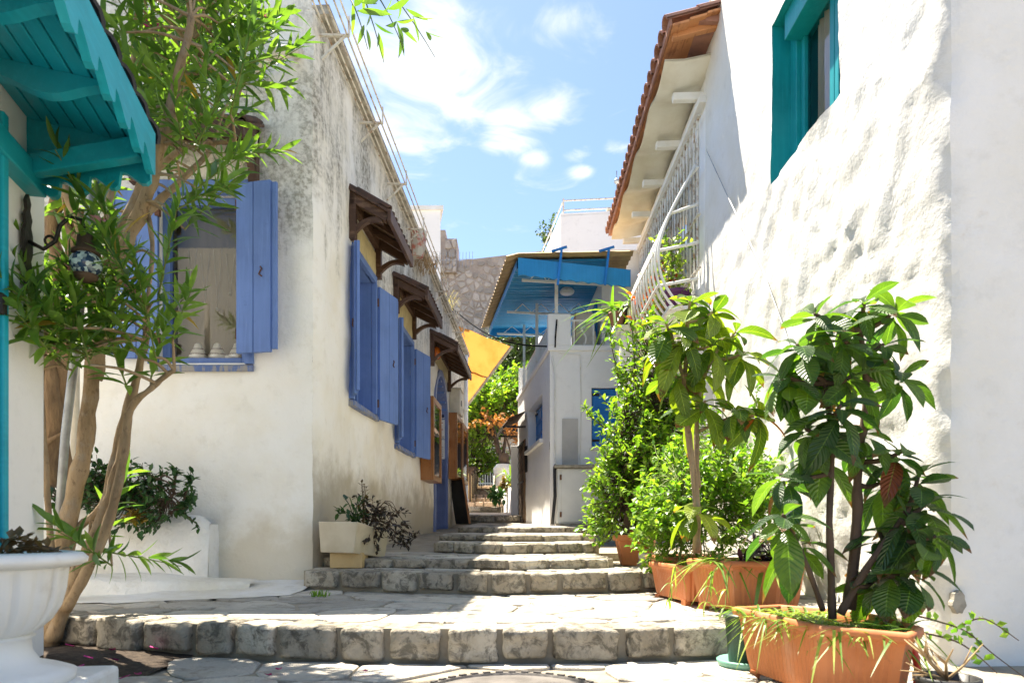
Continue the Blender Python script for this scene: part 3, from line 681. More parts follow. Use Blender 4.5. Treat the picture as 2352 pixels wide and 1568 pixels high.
def shutter(parent, hinge, z0, z1, dirv, w, mat, boards=2, thick=0.028, lip=True, hook=True, nrm=None):
    """board shutter from the hinge going along dirv"""
    d = Vector(dirv).normalized(); n = Vector((d.y, -d.x, 0)); h = Vector(hinge)
    sh = None
    bw = w / boards
    for k in range(boards):
        m = MB(); a = h + d * (k * bw + 0.002); b = h + d * ((k + 1) * bw - 0.002)
        t = n * thick
        m.hexa([(a.x, a.y, z0), (b.x, b.y, z0), (b.x + t.x, b.y + t.y, z0), (a.x + t.x, a.y + t.y, z0), (a.x, a.y, z1), (b.x, b.y, z1), (b.x + t.x, b.y + t.y, z1), (a.x + t.x, a.y + t.y, z1)])
        if sh is None:
            sh = m.build('shutter', mat, parent, bevel=0.003)
        else: m.build('board', mat, sh, bevel=0.003)
    if lip:
        for sgn in (1, -1):
            m = MB(); a = h + d * (w - 0.004); b = h + d * (w + 0.035); off = n * (thick * 0.5)
            m.hexa([(a.x - off.x * .6, a.y - off.y * .6, z0 + 0.02), (b.x - off.x * .6, b.y - off.y * .6, z0 + 0.02), (b.x + off.x, b.y + off.y, z0 + 0.02), (a.x + off.x, a.y + off.y, z0 + 0.02), (a.x - off.x * .6, a.y - off.y * .6, z1 - 0.01), (b.x - off.x * .6, b.y - off.y * .6, z1 - 0.01), (b.x + off.x, b.y + off.y, z1 - 0.01), (a.x + off.x, a.y + off.y, z1 - 0.01)])
            if sgn == 1: m.build('edge_strip', mat, sh, bevel=0.003)
    if hook:
        for side in (1, -1):
            m = MB(); c = h + d * (w * 0.72) + n * (thick / 2 + side * (thick / 2 + 0.006)); z = lerp(z0, z1, 0.47)
            m.tube([(c.x, c.y, z + 0.03), (c.x + d.x * .012, c.y + d.y * .012, z + 0.015), (c.x, c.y, z), (c.x - d.x * .01, c.y - d.y * .01, z - 0.02), (c.x + d.x * .012, c.y + d.y * .012, z - 0.035)], 0.005, 5); m.build('hook', M['rust'], sh)
    for z in (lerp(z0, z1, 0.12), lerp(z0, z1, 0.88)):
        m = MB(); m.box((h.x, h.y, z), (0.03, 0.03, 0.07)); m.build('hinge', M['rust'], sh)
    return sh
# street windows
for (y0, y1, z0, z1, lw) in ((5.52, 6.24, 1.60, 2.80, 0.36), (7.22, 8.10, 1.46, 2.72, 0.40)):
    window_unit(oh, W(y0, 0, z0), e, nS, (y1 - y0) * sl, z0, z1, M['blue'], deep=0.16)
    m = MB(); m.hexa([W(y0 - 0.05, -0.05, z0 - 0.06), W(y1 + 0.05, -0.05, z0 - 0.06), W(y1 + 0.05, 0.05, z0 - 0.06), W(y0 - 0.05, 0.05, z0 - 0.06), W(y0 - 0.05, -0.05, z0 - 0.005), W(y1 + 0.05, -0.05, z0 - 0.005), W(y1 + 0.05, 0.04, z0 - 0.012), W(y0 - 0.05, 0.04, z0 - 0.012)]); m.build('window_sill', M['blueworn'], oh, bevel=0.004)
    m = MB(); m.beam(W(y0 - 0.03, 0.01, z1 + 0.03), W(y1 + 0.03, 0.01, z1 + 0.03), 0.05, 0.06)
    m.beam(W(y0 - 0.02, 0.012, z0), W(y0 - 0.02, 0.012, z1), 0.045, 0.05, (0, 1, 0)); m.beam(W(y1 + 0.02, 0.012, z0), W(y1 + 0.02, 0.012, z1), 0.045, 0.05, (0, 1, 0)); m.build('window_trim', M['blue'], oh, bevel=0.004)
    # near leaf stands straight out, far leaf swung half way back
    shutter(oh, W(y0 - 0.01, 0.03, 0), z0 + 0.02, z1 + 0.02, nS * 0.30 - e * 0.62, lw * 0.42, M['blue'], 1, hook=True)
    shutter(oh, W(y1 + 0.05, 0.03, 0), z0 - 0.04, z1 - 0.02, nS * 0.26 + e * 0.96, lw, M['blue'], 2)
# front window with jewellery display
FX0, FX1 = XL(4.65) - 1.07, XL(4.65) - 0.475
window_unit(oh, (FX0, 4.65, 1.68), (1, 0, 0), (0, -1, 0), FX1 - FX0, 1.68, 2.83, M['blue'], deep=0.08, mull=False, back='linen', fw=0.05)
m = MB(); m.hexa([(FX0 - 0.02, 4.66, 1.625), (FX1 + 0.06, 4.66, 1.625), (FX1 + 0.06, 4.61, 1.615), (FX0 - 0.02, 4.61, 1.615), (FX0 - 0.02, 4.70, 1.69), (FX1 + 0.06, 4.70, 1.69), (FX1 + 0.06, 4.605, 1.655), (FX0 - 0.02, 4.605, 1.655)]); m.build('window_sill', M['blueworn'], oh, bevel=0.004)
m = MB(); m.box(((FX0 + FX1) / 2, 4.64, 2.87), (FX1 - FX0 + 0.16, 0.05, 0.09)); m.box((FX1 + 0.03, 4.64, 2.26), (0.06, 0.05, 1.18)); m.box((FX0 - 0.03, 4.64, 2.26), (0.06, 0.05, 1.18)); m.build('window_trim', M['blue'], oh, bevel=0.004)
shutter(oh, (FX1 - 0.02, 4.57, 0), 1.72, 2.85, Vector((1, -0.22, 0)), 0.255, M['blue'], 2)
shutter(oh, (FX0 + 0.02, 4.60, 0), 1.70, 2.83, Vector((-1, -0.10, 0)), 0.28, M['blue'], 2, hook=False)
for k in range(5):      # chains on the linen
    x = FX0 + 0.12 + k * 0.09; m = MB(); zc = 2.55 - 0.03 * (k % 2); dz = 0.28 + 0.07 * ((k * 7) % 3)
    nk = thing('necklace', (x, 4.86, zc - dz), ['necklace on the far left of the shop window', 'second necklace from the left in the shop window', 'middle necklace of the shop window', 'second necklace from the right in the shop window', 'necklace hanging nearest the right window shutter'][k], 'necklace', 'necklaces in the shop window')
    m.tube([(x - 0.03, 4.888, zc), (x, 4.884, zc - dz), (x + 0.03, 4.888, zc)], 0.0022, 4); m.build('chain', M['silver'], nk)
    m = MB(); m.lathe((x, 4.88, zc - dz - 0.02), [(0.002, 0), (0.009, 0.01), (0.006, 0.02), (0.002, 0.024)], 8); m.build('pendant', M['silver'], nk)
for k, x in enumerate((FX0 + 0.20, FX0 + 0.335, FX0 + 0.475)):
    bs = thing('display_bust', (x, 4.80, 1.745), ['cream necklace bust half hidden by leaves in the shop window', 'cream necklace bust with mauve beads in the shop window', 'cream necklace bust with brown beads beside the shutter'][k], 'display bust', 'necklace busts in the shop window')
    m = MB(); m.lathe((x, 4.80, 1.745), [(0.058, 0), (0.062, 0.012), (0.045, 0.05), (0.028, 0.085), (0.022, 0.105), (0.010, 0.112)], 20); m.build('bust', M['plastic_white'], bs, smooth=True)
    for (r_, z) in ((0.052, 0.034), (0.034, 0.072)):
        m = MB(); m.tube([(x + r_ * math.cos(a * .35), 4.80 + r_ * math.sin(a * .35), 1.745 + z - 0.008 * math.sin(-a * .35)) for a in range(19)], 0.006, 5); m.build('bead_string', M['bead'], bs)
ts = thing('price_card', (FX0 + 0.44, 4.77, 1.735), 'small white card on the shop window floor', 'card'); m = MB(); m.box((FX0 + 0.44, 4.77, 1.745), (0.075, 0.004, 0.04)); m.build('card', M['paper'], ts)
# door with arch surround, jamb notices
dr = MB(); c = (DY0 + DY1) / 2; r0 = (DY1 - DY0) / 2
pi_, po_ = [], []
for k in range(15):
    a = math.pi * k / 14; pi_.append((c - r0 * math.cos(a), DZT - r0 + r0 * math.sin(a))); po_.append((c - (r0 + 0.09) * math.cos(a), DZT - r0 + (r0 + 0.09) * math.sin(a)))
pi_ = [(DY0, 0.49)] + pi_ + [(DY1, 0.49)]; po_ = [(DY0 - 0.09, 0.49)] + po_ + [(DY1 + 0.09, 0.49)]
n = len(pi_)
for k in range(n - 1):
    q = []
    for off in (-0.29, 0.025):
        q += [W(pi_[k][0], off, pi_[k][1]), W(pi_[k + 1][0], off, pi_[k + 1][1]), W(po_[k + 1][0], off, po_[k + 1][1]), W(po_[k][0], off, po_[k][1])]
    dr.hexa(q)
fr = dr.build('door_frame', M['bluejamb'], oh)
m = MB(); pts = [W(y, -0.26, z) for y, z in pi_]; m.prism(pts, nS * -0.05); dl = m.build('door', M['bluejamb'], oh)
for k in range(4):
    y = lerp(DY0 + 0.12, DY1 - 0.12, k / 3); m = MB(); m.beam(W(y, -0.25, 0.52), W(y, -0.25, 2.3), 0.02, 0.02, (0, 1, 0)); m.build('batten', M['bluejamb'], dl)
# flat things fixed on the far jamb, which faces down the street
jy = DY1 - 0.004
def jamb_plate(off0, off1, z0, z1, mat, name, parent, d=0.0, th=0.004):
    m = MB(); a, b = W(jy - d, off0, 0), W(jy - d, off1, 0); t = e * -th
    m.hexa([a + Vector((0, 0, z0)), b + Vector((0, 0, z0)), b + t + Vector((0, 0, z0)), a + t + Vector((0, 0, z0)), a + Vector((0, 0, z1)), b + Vector((0, 0, z1)), b + t + Vector((0, 0, z1)), a + t + Vector((0, 0, z1))]); return m.build(name, mat, parent)
def zj(v): return CZ + (1215.2 - (1000 + v * 0.3827) * 0.784) / 1568 * 11.1
def text(body, size, loc, rot, mat, parent, name='lettering', ext=0.001):
    cu = bpy.data.curves.new(name, 'FONT'); cu.body = body; cu.size = size; cu.extrude = ext; cu.align_x = 'CENTER'; cu.align_y = 'CENTER'; cu.materials.append(mat)
    o = bpy.data.objects.new(name, cu); C.objects.link(o); dg = bpy.context.evaluated_depsgraph_get()
    me = bpy.data.meshes.new_from_object(o.evaluated_get(dg)); bpy.data.objects.remove(o)
    if not me.materials: me.materials.append(mat)
    o = bpy.data.objects.new(name, me); C.objects.link(o); o.parent = parent
    o.location = Vector(loc) - BASE[parent.name]; o.rotation_euler = rot; BASE[o.name] = BASE[parent.name]; return o
npl = thing('house_number_plate', W(jy, -0.10, zj(585)), 'small navy house number plate on the blue door jamb', 'number plate')
jamb_plate(-0.165, -0.025, zj(588), zj(543), M['paper'], 'plate_rim', npl); jamb_plate(-0.158, -0.032, zj(584), zj(547), M['navy'], 'plate', npl, 0.005)
text('9', 0.10, W(jy - 0.012, -0.09, (zj(584) + zj(547)) / 2), (R(90), 0, 0), M['paper'], npl, 'number')
nb = thing('notice_sheet', W(jy, -0.10, zj(740)), 'upper white notice with red lines on the blue door jamb', 'notice'); jamb_plate(-0.19, -0.02, zj(745), zj(598), M['paper'], 'sheet', nb)
for k in range(6): jamb_plate(-0.17, -0.05 - 0.03 * ((k * 5) % 3), zj(625 + k * 17), zj(619 + k * 17), M['ink'], 'printed_line', nb, 0.005, 0.002)
m = MB(); cc = W(jy - 0.006, -0.045, zj(732)); m.tube([cc + Vector((0.014 * math.cos(a * .5), 0, 0.014 * math.sin(a * .5))) for a in range(14)], 0.004, 4); m.build('stamp', M['inkgrey'], nb)
nb = thing('notice_sheet', W(jy, -0.10, zj(898)), 'lower white notice with orange mark on the blue door jamb', 'notice'); jamb_plate(-0.19, -0.02, zj(898), zj(751), M['paper'], 'sheet', nb)
jamb_plate(-0.17, -0.08, zj(790), zj(762), M['orangeprint'], 'orange_mark', nb, 0.005, 0.002)
for k in range(5): jamb_plate(-0.17, -0.04 - 0.02 * ((k * 3) % 3), zj(812 + k * 16), zj(808 + k * 16), M['inkgrey'], 'printed_line', nb, 0.005, 0.002)
nb = thing('warning_sticker', W(jy, -0.14, zj(965)), 'yellow sticker with black symbol low on the blue door jamb', 'sticker'); jamb_plate(-0.19, -0.08, zj(968), zj(905), M['yellow'], 'sticker', nb)
m = MB(); c0 = W(jy - 0.008, -0.135, zj(934)); m.prism([c0 + Vector((0.024 * math.cos(a), 0, 0.026 * math.sin(a))) for a in (R(40), R(140), R(180), R(270), R(0))], (0, 0.003, 0)); m.build('black_symbol', M['blackplastic'], nb)
jamb_plate(-0.18, -0.10, zj(915), zj(911), M['blackplastic'], 'printed_line', nb, 0.005, 0.002); jamb_plate(-0.18, -0.11, zj(960), zj(956), M['blackplastic'], 'printed_line', nb, 0.005, 0.002)
# door step
m = MB(); m.hexa([W(DY0 - 0.2, 0.20, 0.3), W(DY1 + 0.1, 0.10, 0.3), W(DY1 + 0.1, -0.3, 0.3), W(DY0 - 0.2, -0.3, 0.3), W(DY0 - 0.2, 0.20, 0.515), W(DY1 + 0.1, 0.10, 0.53), W(DY1 + 0.1, -0.3, 0.53), W(DY0 - 0.2, -0.3, 0.515)]); m.build('door_step', M['stone'], oh, bevel=0.01)
# ochre patches round the canopies
for (y0, y1, z0, z1) in ((5.50, 6.27, 2.86, 3.08), (7.2, 8.06, 2.78, 3.05), (9.7, 11.2, 2.95, 3.2)):
    m = MB(); m.grid([[W(lerp(y0, y1, i / 8), 0.022 + 0.006 * fbm((i, j, z0)), lerp(z0, z1, j / 4)) for i in range(9)] for j in range(5)]); m.build('ochre_patch', M['plaster_yellow'], oh, smooth=True)

def tile_mesh(mat, r=0.055, L_=0.30):
    m = MB(); P = []
    for j in range(2):
        rr = r * (1.0 if j else 0.85)
        P.append([(rr * math.cos(math.pi * k / 6), L_ * j, rr * 0.75 * math.sin(math.pi * k / 6)) for k in range(7)])
    P2 = [[(x * 0.82, y, z - 0.012) for (x, y, z) in row] for row in P]
    m.grid(P); m.grid(P2)
    m.add([P[1][k] for k in range(7)] + [P2[1][k] for k in range(7)], [(k, k + 1, 8 + k, 7 + k) for k in range(6)])
    me = bpy.data.meshes.new('roof_tile'); me.from_pydata(m.v, [], m.f); me.materials.append(mat); return me
TD = tile_mesh(M['tile_dark']); TR = tile_mesh(M['tile_red'], 0.085, 0.36); TB = tile_mesh(M['tile_black'], 0.075, 0.32)
def canopy(label, base, ax, nm, Lc, zt, ze, zpost, proj, group):
    """bracketed window canopy: posts, beams, braces, rafters, boards, fascia, barrel tiles. base = wall point of the near end"""
    t = thing('window_canopy', (base[0], base[1], zpost), label, 'canopy', group); b = Vector((base[0], base[1], 0)); ax = Vector(ax).normalized(); nm = Vector(nm).normalized()
    q = lambda s, o, z: b + ax * s + nm * o + Vector((0, 0, z))
    zs = lambda o: lerp(zt, ze, o / proj)
    for s in (0.03, Lc - 0.03):
        m = MB(); m.beam(q(s, 0.035, zpost), q(s, 0.035, zt - 0.02), 0.06, 0.06, ax); m.build('wall_post', M['brown'], t, bevel=0.005)
        m = MB(); m.beam(q(s, 0.02, zs(0.0) - 0.07), q(s, proj - 0.01, zs(proj) - 0.05), 0.055, 0.075, ax.cross(nm)); m.build('end_beam', M['brown'], t, bevel=0.005)
        # curved brace
        m = MB(); pr = []
        for k in range(9):
            u = k / 8; o = lerp(0.06, proj - 0.05, u); z = lerp(zpost + 0.05, zs(proj) - 0.095, u) - 0.05 * math.sin(math.pi * u) * -1
            pr.append((o, z))
        lower = [(o, z) for o, z in pr]; upper = [(o - 0.012, z + 0.05 - 0.02 * math.sin(math.pi * k / 8)) for k, (o, z) in enumerate(pr)]
        poly = [q(s - 0.022, o, z) for o, z in lower] + [q(s - 0.022, o, z) for o, z in reversed(upper)]
        m.prism(poly, ax * 0.044); m.build('curved_brace', M['brown'], t)
    m = MB(); m.beam(q(0, 0.03, zt - 0.10), q(Lc, 0.03, zt - 0.10), 0.05, 0.09); m.build('wall_plate', M['brown'], t, bevel=0.004)
    m = MB(); m.beam(q(-0.02, proj + 0.006, ze - 0.04), q(Lc + 0.02, proj + 0.006, ze - 0.04), 0.03, 0.10); m.build('fascia', M['brown'], t, bevel=0.004)
    nr = max(2, int(Lc / 0.3))
    for k in range(1, nr):
        s = Lc * k / nr; m = MB(); m.beam(q(s, 0.05, zs(0.05) - 0.055), q(s, proj - 0.01, zs(proj) - 0.055), 0.04, 0.05, ax.cross(nm)); m.build('rafter', M['brown'], t)
    nb_ = 4
    for k in range(nb_):
        o0, o1 = proj * k / nb_ + 0.002, proj * (k + 1) / nb_ - 0.002; m = MB()
        m.hexa([q(-0.03, o0, zs(o0) - 0.022), q(Lc + 0.03, o0, zs(o0) - 0.022), q(Lc + 0.03, o1, zs(o1) - 0.022), q(-0.03, o1, zs(o1) - 0.022), q(-0.03, o0, zs(o0)), q(Lc + 0.03, o0, zs(o0)), q(Lc + 0.03, o1, zs(o1)), q(-0.03, o1, zs(o1))]); m.build('roof_board', M['brown'], t)
    nt = int(Lc / 0.105) + 1; sd = (nm * proj + Vector((0, 0, ze - zt))).normalized(); up = ax.cross(sd)
    if up.z < 0: up = -up
    for k in range(nt):
        for row in range(2):
            s = (k + 0.5) * (Lc + 0.06) / nt - 0.03; o0 = -0.02 + row * (proj - 0.24)
            p = q(s, max(0, o0), zs(max(0, o0)) + 0.004 + 0.012 * (1 - row) * -1 + 0.010)
            mat = frame_mat(p, sd.cross(up), up)
            Mw = Matrix((( -mat[0][0], sd.x, up.x, p.x), (-mat[1][0], sd.y, up.y, p.y), (-mat[2][0], sd.z, up.z, p.z), (0, 0, 0, 1))) @ Matrix.Rotation(rng.uniform(-0.04, 0.04), 4, 'Z')
            inst('roof_tile', TD, t, Mw)
    return t
canopy('dark wood tiled canopy over the nearest street window', W(5.42), e, nS, 0.92, 3.27, 3.07, 2.86, 0.33, 'canopies on the old house')
canopy('dark wood tiled canopy over the farther street window', W(7.08), e, nS, 1.04, 3.20, 3.02, 2.80, 0.35, 'canopies on the old house')
canopy('dark wood tiled canopy over the arched blue door', W(9.45), e, nS, 1.85, 3.30, 3.10, 2.82, 0.38, 'canopies on the old house')
canopy('dark wood canopy over the front shop window behind the oleander', (FX1 + 0.10, 4.64), (-1, 0, 0), (0, -1, 0), 0.86, 3.30, 3.12, 2.88, 0.32, 'canopies on the old house')
# display cases on the wall
def case(label, y0, y1, z0, z1, th, poster):
    t = thing('display_case', W(y0, 0, z0), label, 'display case', 'wooden display cases')
    q = lambda y, o, z: W(y, o, z)
    def bx(y0, y1, o0, o1, z0, z1, nme, mt, par, bev=0.004):
        m = MB(); m.hexa([q(y0, o0, z0), q(y1, o0, z0), q(y1, o1, z0), q(y0, o1, z0), q(y0, o0, z1), q(y1, o0, z1), q(y1, o1, z1), q(y0, o1, z1)]); return m.build(nme, mt, par, bevel=bev)
    bx(y0, y0 + 0.03, 0.005, th, z0, z1, 'side_panel', M['orangewood'], t); bx(y1 - 0.03, y1, 0.005, th, z0, z1, 'side_panel', M['orangewood'], t)
    bx(y0 + 0.03, y1 - 0.03, 0.005, th, z0, z0 + 0.03, 'bottom_panel', M['orangewood'], t); bx(y0 + 0.03, y1 - 0.03, 0.005, th, z1 - 0.03, z1, 'top_panel', M['orangewood'], t)
    bx(y0 + 0.03, y1 - 0.03, 0.006, 0.02, z0 + 0.03, z1 - 0.03, 'back_panel', M['paper'], t)
    m = MB()
    for (a, b, c_, d_) in ((y0, y0 + 0.07, z0, z1), (y1 - 0.07, y1, z0, z1), (y0 + 0.07, y1 - 0.07, z0, z0 + 0.07), (y0 + 0.07, y1 - 0.07, z1 - 0.07, z1)):
        m.hexa([q(a, th + 0.001, c_), q(b, th + 0.001, c_), q(b, th + 0.025, c_), q(a, th + 0.025, c_), q(a, th + 0.001, d_), q(b, th + 0.001, d_), q(b, th + 0.025, d_), q(a, th + 0.025, d_)])
    fr = m.build('door_frame', M['orangewood'], t, bevel=0.003)
    m = MB(); m.add([q(y0 + 0.06, th + 0.012, z0 + 0.06), q(y1 - 0.06, th + 0.012, z0 + 0.06), q(y1 - 0.06, th + 0.012, z1 - 0.06), q(y0 + 0.06, th + 0.012, z1 - 0.06)], [(0, 1, 2, 3)]); m.build('pane', M['glass'], fr)
    for (a, b, c_, d_, mt) in poster: bx(lerp(y0, y1, a), lerp(y0, y1, b), 0.021, 0.026, lerp(z0, z1, c_), lerp(z0, z1, d_), 'poster', M[mt], t, 0)
case('wooden display case on the near side of the arched door', 8.70, 9.42, 1.18, 2.25, 0.15, [(0.15, 0.9, 0.42, 0.9, 'azure'), (0.15, 0.9, 0.1, 0.4, 'linen')])
case('wooden display case just past the arched door', 11.40, 12.25, 1.40, 2.50, 0.12, [(0.2, 0.85, 0.55, 0.9, 'inkgrey'), (0.2, 0.85, 0.1, 0.5, 'paper')])
case('wooden display case at the far end of the old house', 12.32, 13.2, 1.40, 2.48, 0.12, [(0.2, 0.85, 0.3, 0.85, 'paper')])
mb = thing('meter_box', W(11.6, 0, 2.52), 'cream metal meter box high on the wall past the door', 'meter box')
m = MB(); m.hexa([W(11.6, 0.0, 2.52), W(12.05, 0, 2.52), W(12.05, 0.17, 2.52), W(11.6, 0.17, 2.52), W(11.6, 0, 2.93), W(12.05, 0, 2.93), W(12.05, 0.17, 2.93), W(11.6, 0.17, 2.93)]); m.build('cabinet', M['pvc'], mb, bevel=0.01)
m = MB(); m.hexa([W(11.58, 0.0, 2.931), W(12.07, 0, 2.931), W(12.07, 0.19, 2.931), W(11.58, 0.19, 2.931), W(11.58, 0, 2.955), W(12.07, 0, 2.955), W(12.07, 0.19, 2.955), W(11.58, 0.19, 2.955)]); m.build('lid', M['pvc'], mb, bevel=0.004)
m = MB(); c0 = W(11.8, 0.172, 2.72); m.box(c0, (0.012, 0.05, 0.09)); m.build('latch', M['blackplastic'], mb)
dp = thing('downpipe', W(13.55, 0.06, 0.66), 'white downpipe at the far corner of the old house', 'downpipe')
m = MB(); m.tube([W(13.55, 0.06, 4.0), W(13.55, 0.06, 0.85), W(13.5, 0.09, 0.74), W(13.42, 0.16, 0.70)], 0.045, 10); m.build('pipe', M['white'], dp, smooth=True)
for z in (1.1, 1.9, 2.9, 3.6): m = MB(); m.lathe(W(13.55, 0.06, z), [(0.056, 0), (0.058, 0.02), (0.056, 0.05)], 12); m.build('pipe_collar', M['white'], dp)
ol = thing('warning_lamp', W(9.75, 0.03, 2.98), 'orange lamp on the wall beside the arched door top', 'lamp')
m = MB(); c0 = W(9.75, 0.05, 2.98); m.lathe(c0, [(0.045, 0), (0.06, 0.03), (0.06, 0.10), (0.045, 0.15), (0.02, 0.17)], 14); m.build('lens', M['orangelamp'], ol, smooth=True)
m = MB(); m.box(W(9.75, 0.015, 3.05), (0.03, 0.16, 0.16)); m.build('back_plate', M['rust'], ol)
bd = thing('menu_board', (-0.80, 11.6, 0.645), 'leaning dark menu board with orange edge by the downpipe', 'menu board')
m = MB(); p = [Vector((-0.98, 11.9, 0.645)), Vector((-0.72, 11.6, 0.645))]; tp = Vector((-0.12, 0.05, 0.78))
m.hexa([p[0], p[1], p[1] + Vector((0.02, 0.03, 0)), p[0] + Vector((0.02, 0.03, 0)), p[0] + tp, p[1] + tp, p[1] + tp + Vector((0.02, 0.03, 0)), p[0] + tp + Vector((0.02, 0.03, 0))]); m.build('panel', M['blackplastic'], bd)
m = MB(); m.beam(p[1] + Vector((0.005, -0.012, 0)), p[1] + tp + Vector((0.005, -0.012, 0)), 0.035, 0.035, (0, 1, 0)); m.beam(p[0] + tp, p[1] + tp, 0.035, 0.035); m.build('frame', M['orangewood'], bd)
# roof edge rail
rr_ = thing('roof_rail', W(8, 0.1, 4.0), 'rusty white iron rail tray along the old house roof edge', 'rail')
for k, (o_, z_) in enumerate(((0.03, 4.03), (0.08, 4.0), (0.13, 3.985), (0.19, 3.98), (0.19, 4.10))):
    m = MB(); m.tube([W(4.4 + i * 0.97, o_, z_ + 0.008 * math.sin(i * 1.7 + k)) for i in range(9)], 0.007, 5); m.build('rod', M['rustwhite'], rr_)
for k in range(8):
    y = 4.75 + k * 1.02; m = MB(); m.beam(W(y, -0.02, 3.985), W(y, 0.20, 3.975), 0.02, 0.015); m.beam(W(y, 0.20, 3.97), W(y, 0.20, 4.11), 0.012, 0.012, (0, 1, 0)); m.beam(W(y, 0.01, 3.82), W(y, 0.17, 3.97), 0.014, 0.014); m.build('bracket', M['rustwhite'], rr_)
# roof clutter
pt = thing('painted_stub', W(8.2, -0.02, 3.95), 'peeling red and white pot stub on the old roof edge', 'stub')
m = MB(); m.lathe(W(8.2, 0.05, 3.72), [(0.07, 0.1), (0.09, 0.18), (0.11, 0.3), (0.12, 0.40), (0.10, 0.41), (0.07, 0.36)], 9); m.rough(0.02, 6); m.build('stub', M['redpaint'], pt)
def tufts(name, label, cat, c, n, L_, mat, spread=0.12, droop=0.5, seed=0):
    r = random.Random(seed); m = MB(); c = Vector(c)
    for k in range(n):
        a = r.uniform(0, 6.28); l = L_ * r.uniform(0.5, 1.2); b = c + Vector((r.uniform(-1, 1), r.uniform(-1, 1), 0)) * spread * 0.5; d = Vector((math.cos(a), math.sin(a), 0))
        pts = [b, b + d * l * 0.2 + Vector((0, 0, l * 0.5)), b + d * l * 0.5 + Vector((0, 0, l * (0.85 - 0.3 * droop))), b + d * l * 0.8 + Vector((0, 0, l * (0.9 - droop)))]; s = d.cross(Vector((0, 0, 1))) * 0.005
        m.add([p + s * (1 - i / 3.2) for i, p in enumerate(pts)] + [p - s * (1 - i / 3.2) for i, p in enumerate(pts)], [(i, i + 1, 5 + i, 4 + i) for i in range(3)])
    t = thing(name, c, label, cat); m.build('blades', mat, t, kind='stuff', fixn=False); return t
tufts('dry_weeds', 'dry weeds hanging below the red and white stub', 'weeds', W(8.45, 0.06, 3.75), 90, 0.35, M['twig'], 0.35, 1.3, 2)
cp = thing('concrete_stub', (-1.3, 13.3, 4.0), 'rough grey concrete pillar stub on the far roof corner', 'pillar')
m = MB(); m.grid([[(-1.30 + 0.2 * math.cos(a * math.pi / 6) * (1.25 if a % 3 == 0 else 1), 13.3 + 0.2 * math.sin(a * math.pi / 6), 3.9 + 0.12 * j) for a in range(13)] for j in range(8)]); m.rough(0.03, 4); m.build('shaft', M['concrete_grey'], cp)
m = MB(); m.lathe((-1.30, 13.3, 4.72), [(0.22, 0), (0.2, 0.04), (0.02, 0.06)], 12); m.rough(0.03, 6); m.build('top', M['soil'], cp)
tufts('grass_tuft', 'yellow grass tuft growing on the concrete pillar stub', 'grass', (-1.30, 13.3, 4.76), 70, 0.42, M['grass'], 0.25, 0.5, 3)
an = thing('aerial', (-1.25, 10.4, 4.1), 'thin aerial with comb rods above the far roof edge', 'aerial')
m = MB(); m.tube([(-1.2, 10.4, 4.1), (-1.15, 10.4, 4.75)], 0.01, 5); m.build('mast', M['galv'], an)
m = MB(); m.tube([(-1.2, 10.3, 4.60), (-0.62, 10.7, 4.78)], 0.006, 5); m.build('boom', M['galv'], an)
for k in range(12): p = Vector((-1.15, 10.33, 4.615)).lerp(Vector((-0.62, 10.7, 4.78)), k / 11); m = MB(); m.tube([p - Vector((0, 0.06, 0.14)), p + Vector((0, 0.06, 0.14))], 0.004, 4); m.build('rod', M['galv'], an)
# drain pipe and conduit on the front wall
pp = thing('drain_pipe', (-1.9, 4.6, 3.6), 'stubby cream drain pipe sticking out high on the front wall', 'pipe')
m = MB(); m.tube([D(548, 190, 4.6), D(570, 165, 4.56), D(605, 137, 4.52), D(640, 122, 4.5), D(668, 116, 4.52), D(684, 121, 4.66)], 0.042, 12); m.build('pipe', M['pvc'], pp, smooth=True)
m = MB(); m.tube([D(636, 123, 4.5), D(650, 120, 4.5)], 0.049, 12); m.build('collar', M['pvc'], pp)
pp = thing('cable_loop', D(590, 350, 4.6), 'cream cable loop hanging beside the front window canopy', 'cable')
m = MB(); m.tube([D(552, 300, 4.6), D(575, 296, 4.57), D(588, 320, 4.56), D(584, 350, 4.56), D(562, 372, 4.57), D(545, 378, 4.6)], 0.014, 7); m.build('cable', M['pvc'], pp, smooth=True)
# built-in planter and ledge in front of the old house
pb = thing('masonry_planter', (-2.3, 4.55, 0.2), 'whitewashed masonry planter built against the front wall', 'planter')
m = MB(); xs = [-3.1 + 0.055 * i for i in range(21)]
def ptop(x): return 0.635 + 0.014 * fbm((x * 4, 0, 2)) + 0.10 * max(0, min(1, (-2.62 - x) / 0.08)) - (0.05 * max(0, (x + 2.06) / 0.06) ** 2 if x > -2.06 else 0)
def pfr(x, z): return 4.46 + 0.020 * fbm((x * 3, z * 6, 0)) + 0.010 * fbm((x * 11, z * 14, 4)) - 0.04 * (0.64 - z) + (0.05 * max(0, (x + 2.06) / 0.06) ** 2 if x > -2.06 else 0)
P = [[(x, pfr(x, 0.1 + 0.075 * k), lerp(0.1, ptop(x), k / 7)) for x in xs] for k in range(8)]
P.append([(x, pfr(x, .63) + 0.03, ptop(x) + 0.008) for x in xs]); P.append([(x, 4.56, ptop(x)) for x in xs]); P.append([(x, 4.57, ptop(x) - 0.08) for x in xs]); m.grid(P)
xe = xs[-1]; m.grid([[(xe + 0.008 * fbm((y * 5, k, 0)), y, lerp(0.1, ptop(xe), k / 7)) for y in (pfr(xe, 0.1 + 0.075 * k), 4.6, 4.64, 4.67)] for k in range(8)])
m.build('planter_wall', M['plaster_rough'], pb, smooth=True)
m = MB(); m.add([(-3.1, 4.52, 0.58), (-2.02, 4.52, 0.58), (-2.02, 4.66, 0.58), (-3.1, 4.66, 0.58)], [(0, 1, 2, 3)]); m.build('earth', M['soil'], pb)
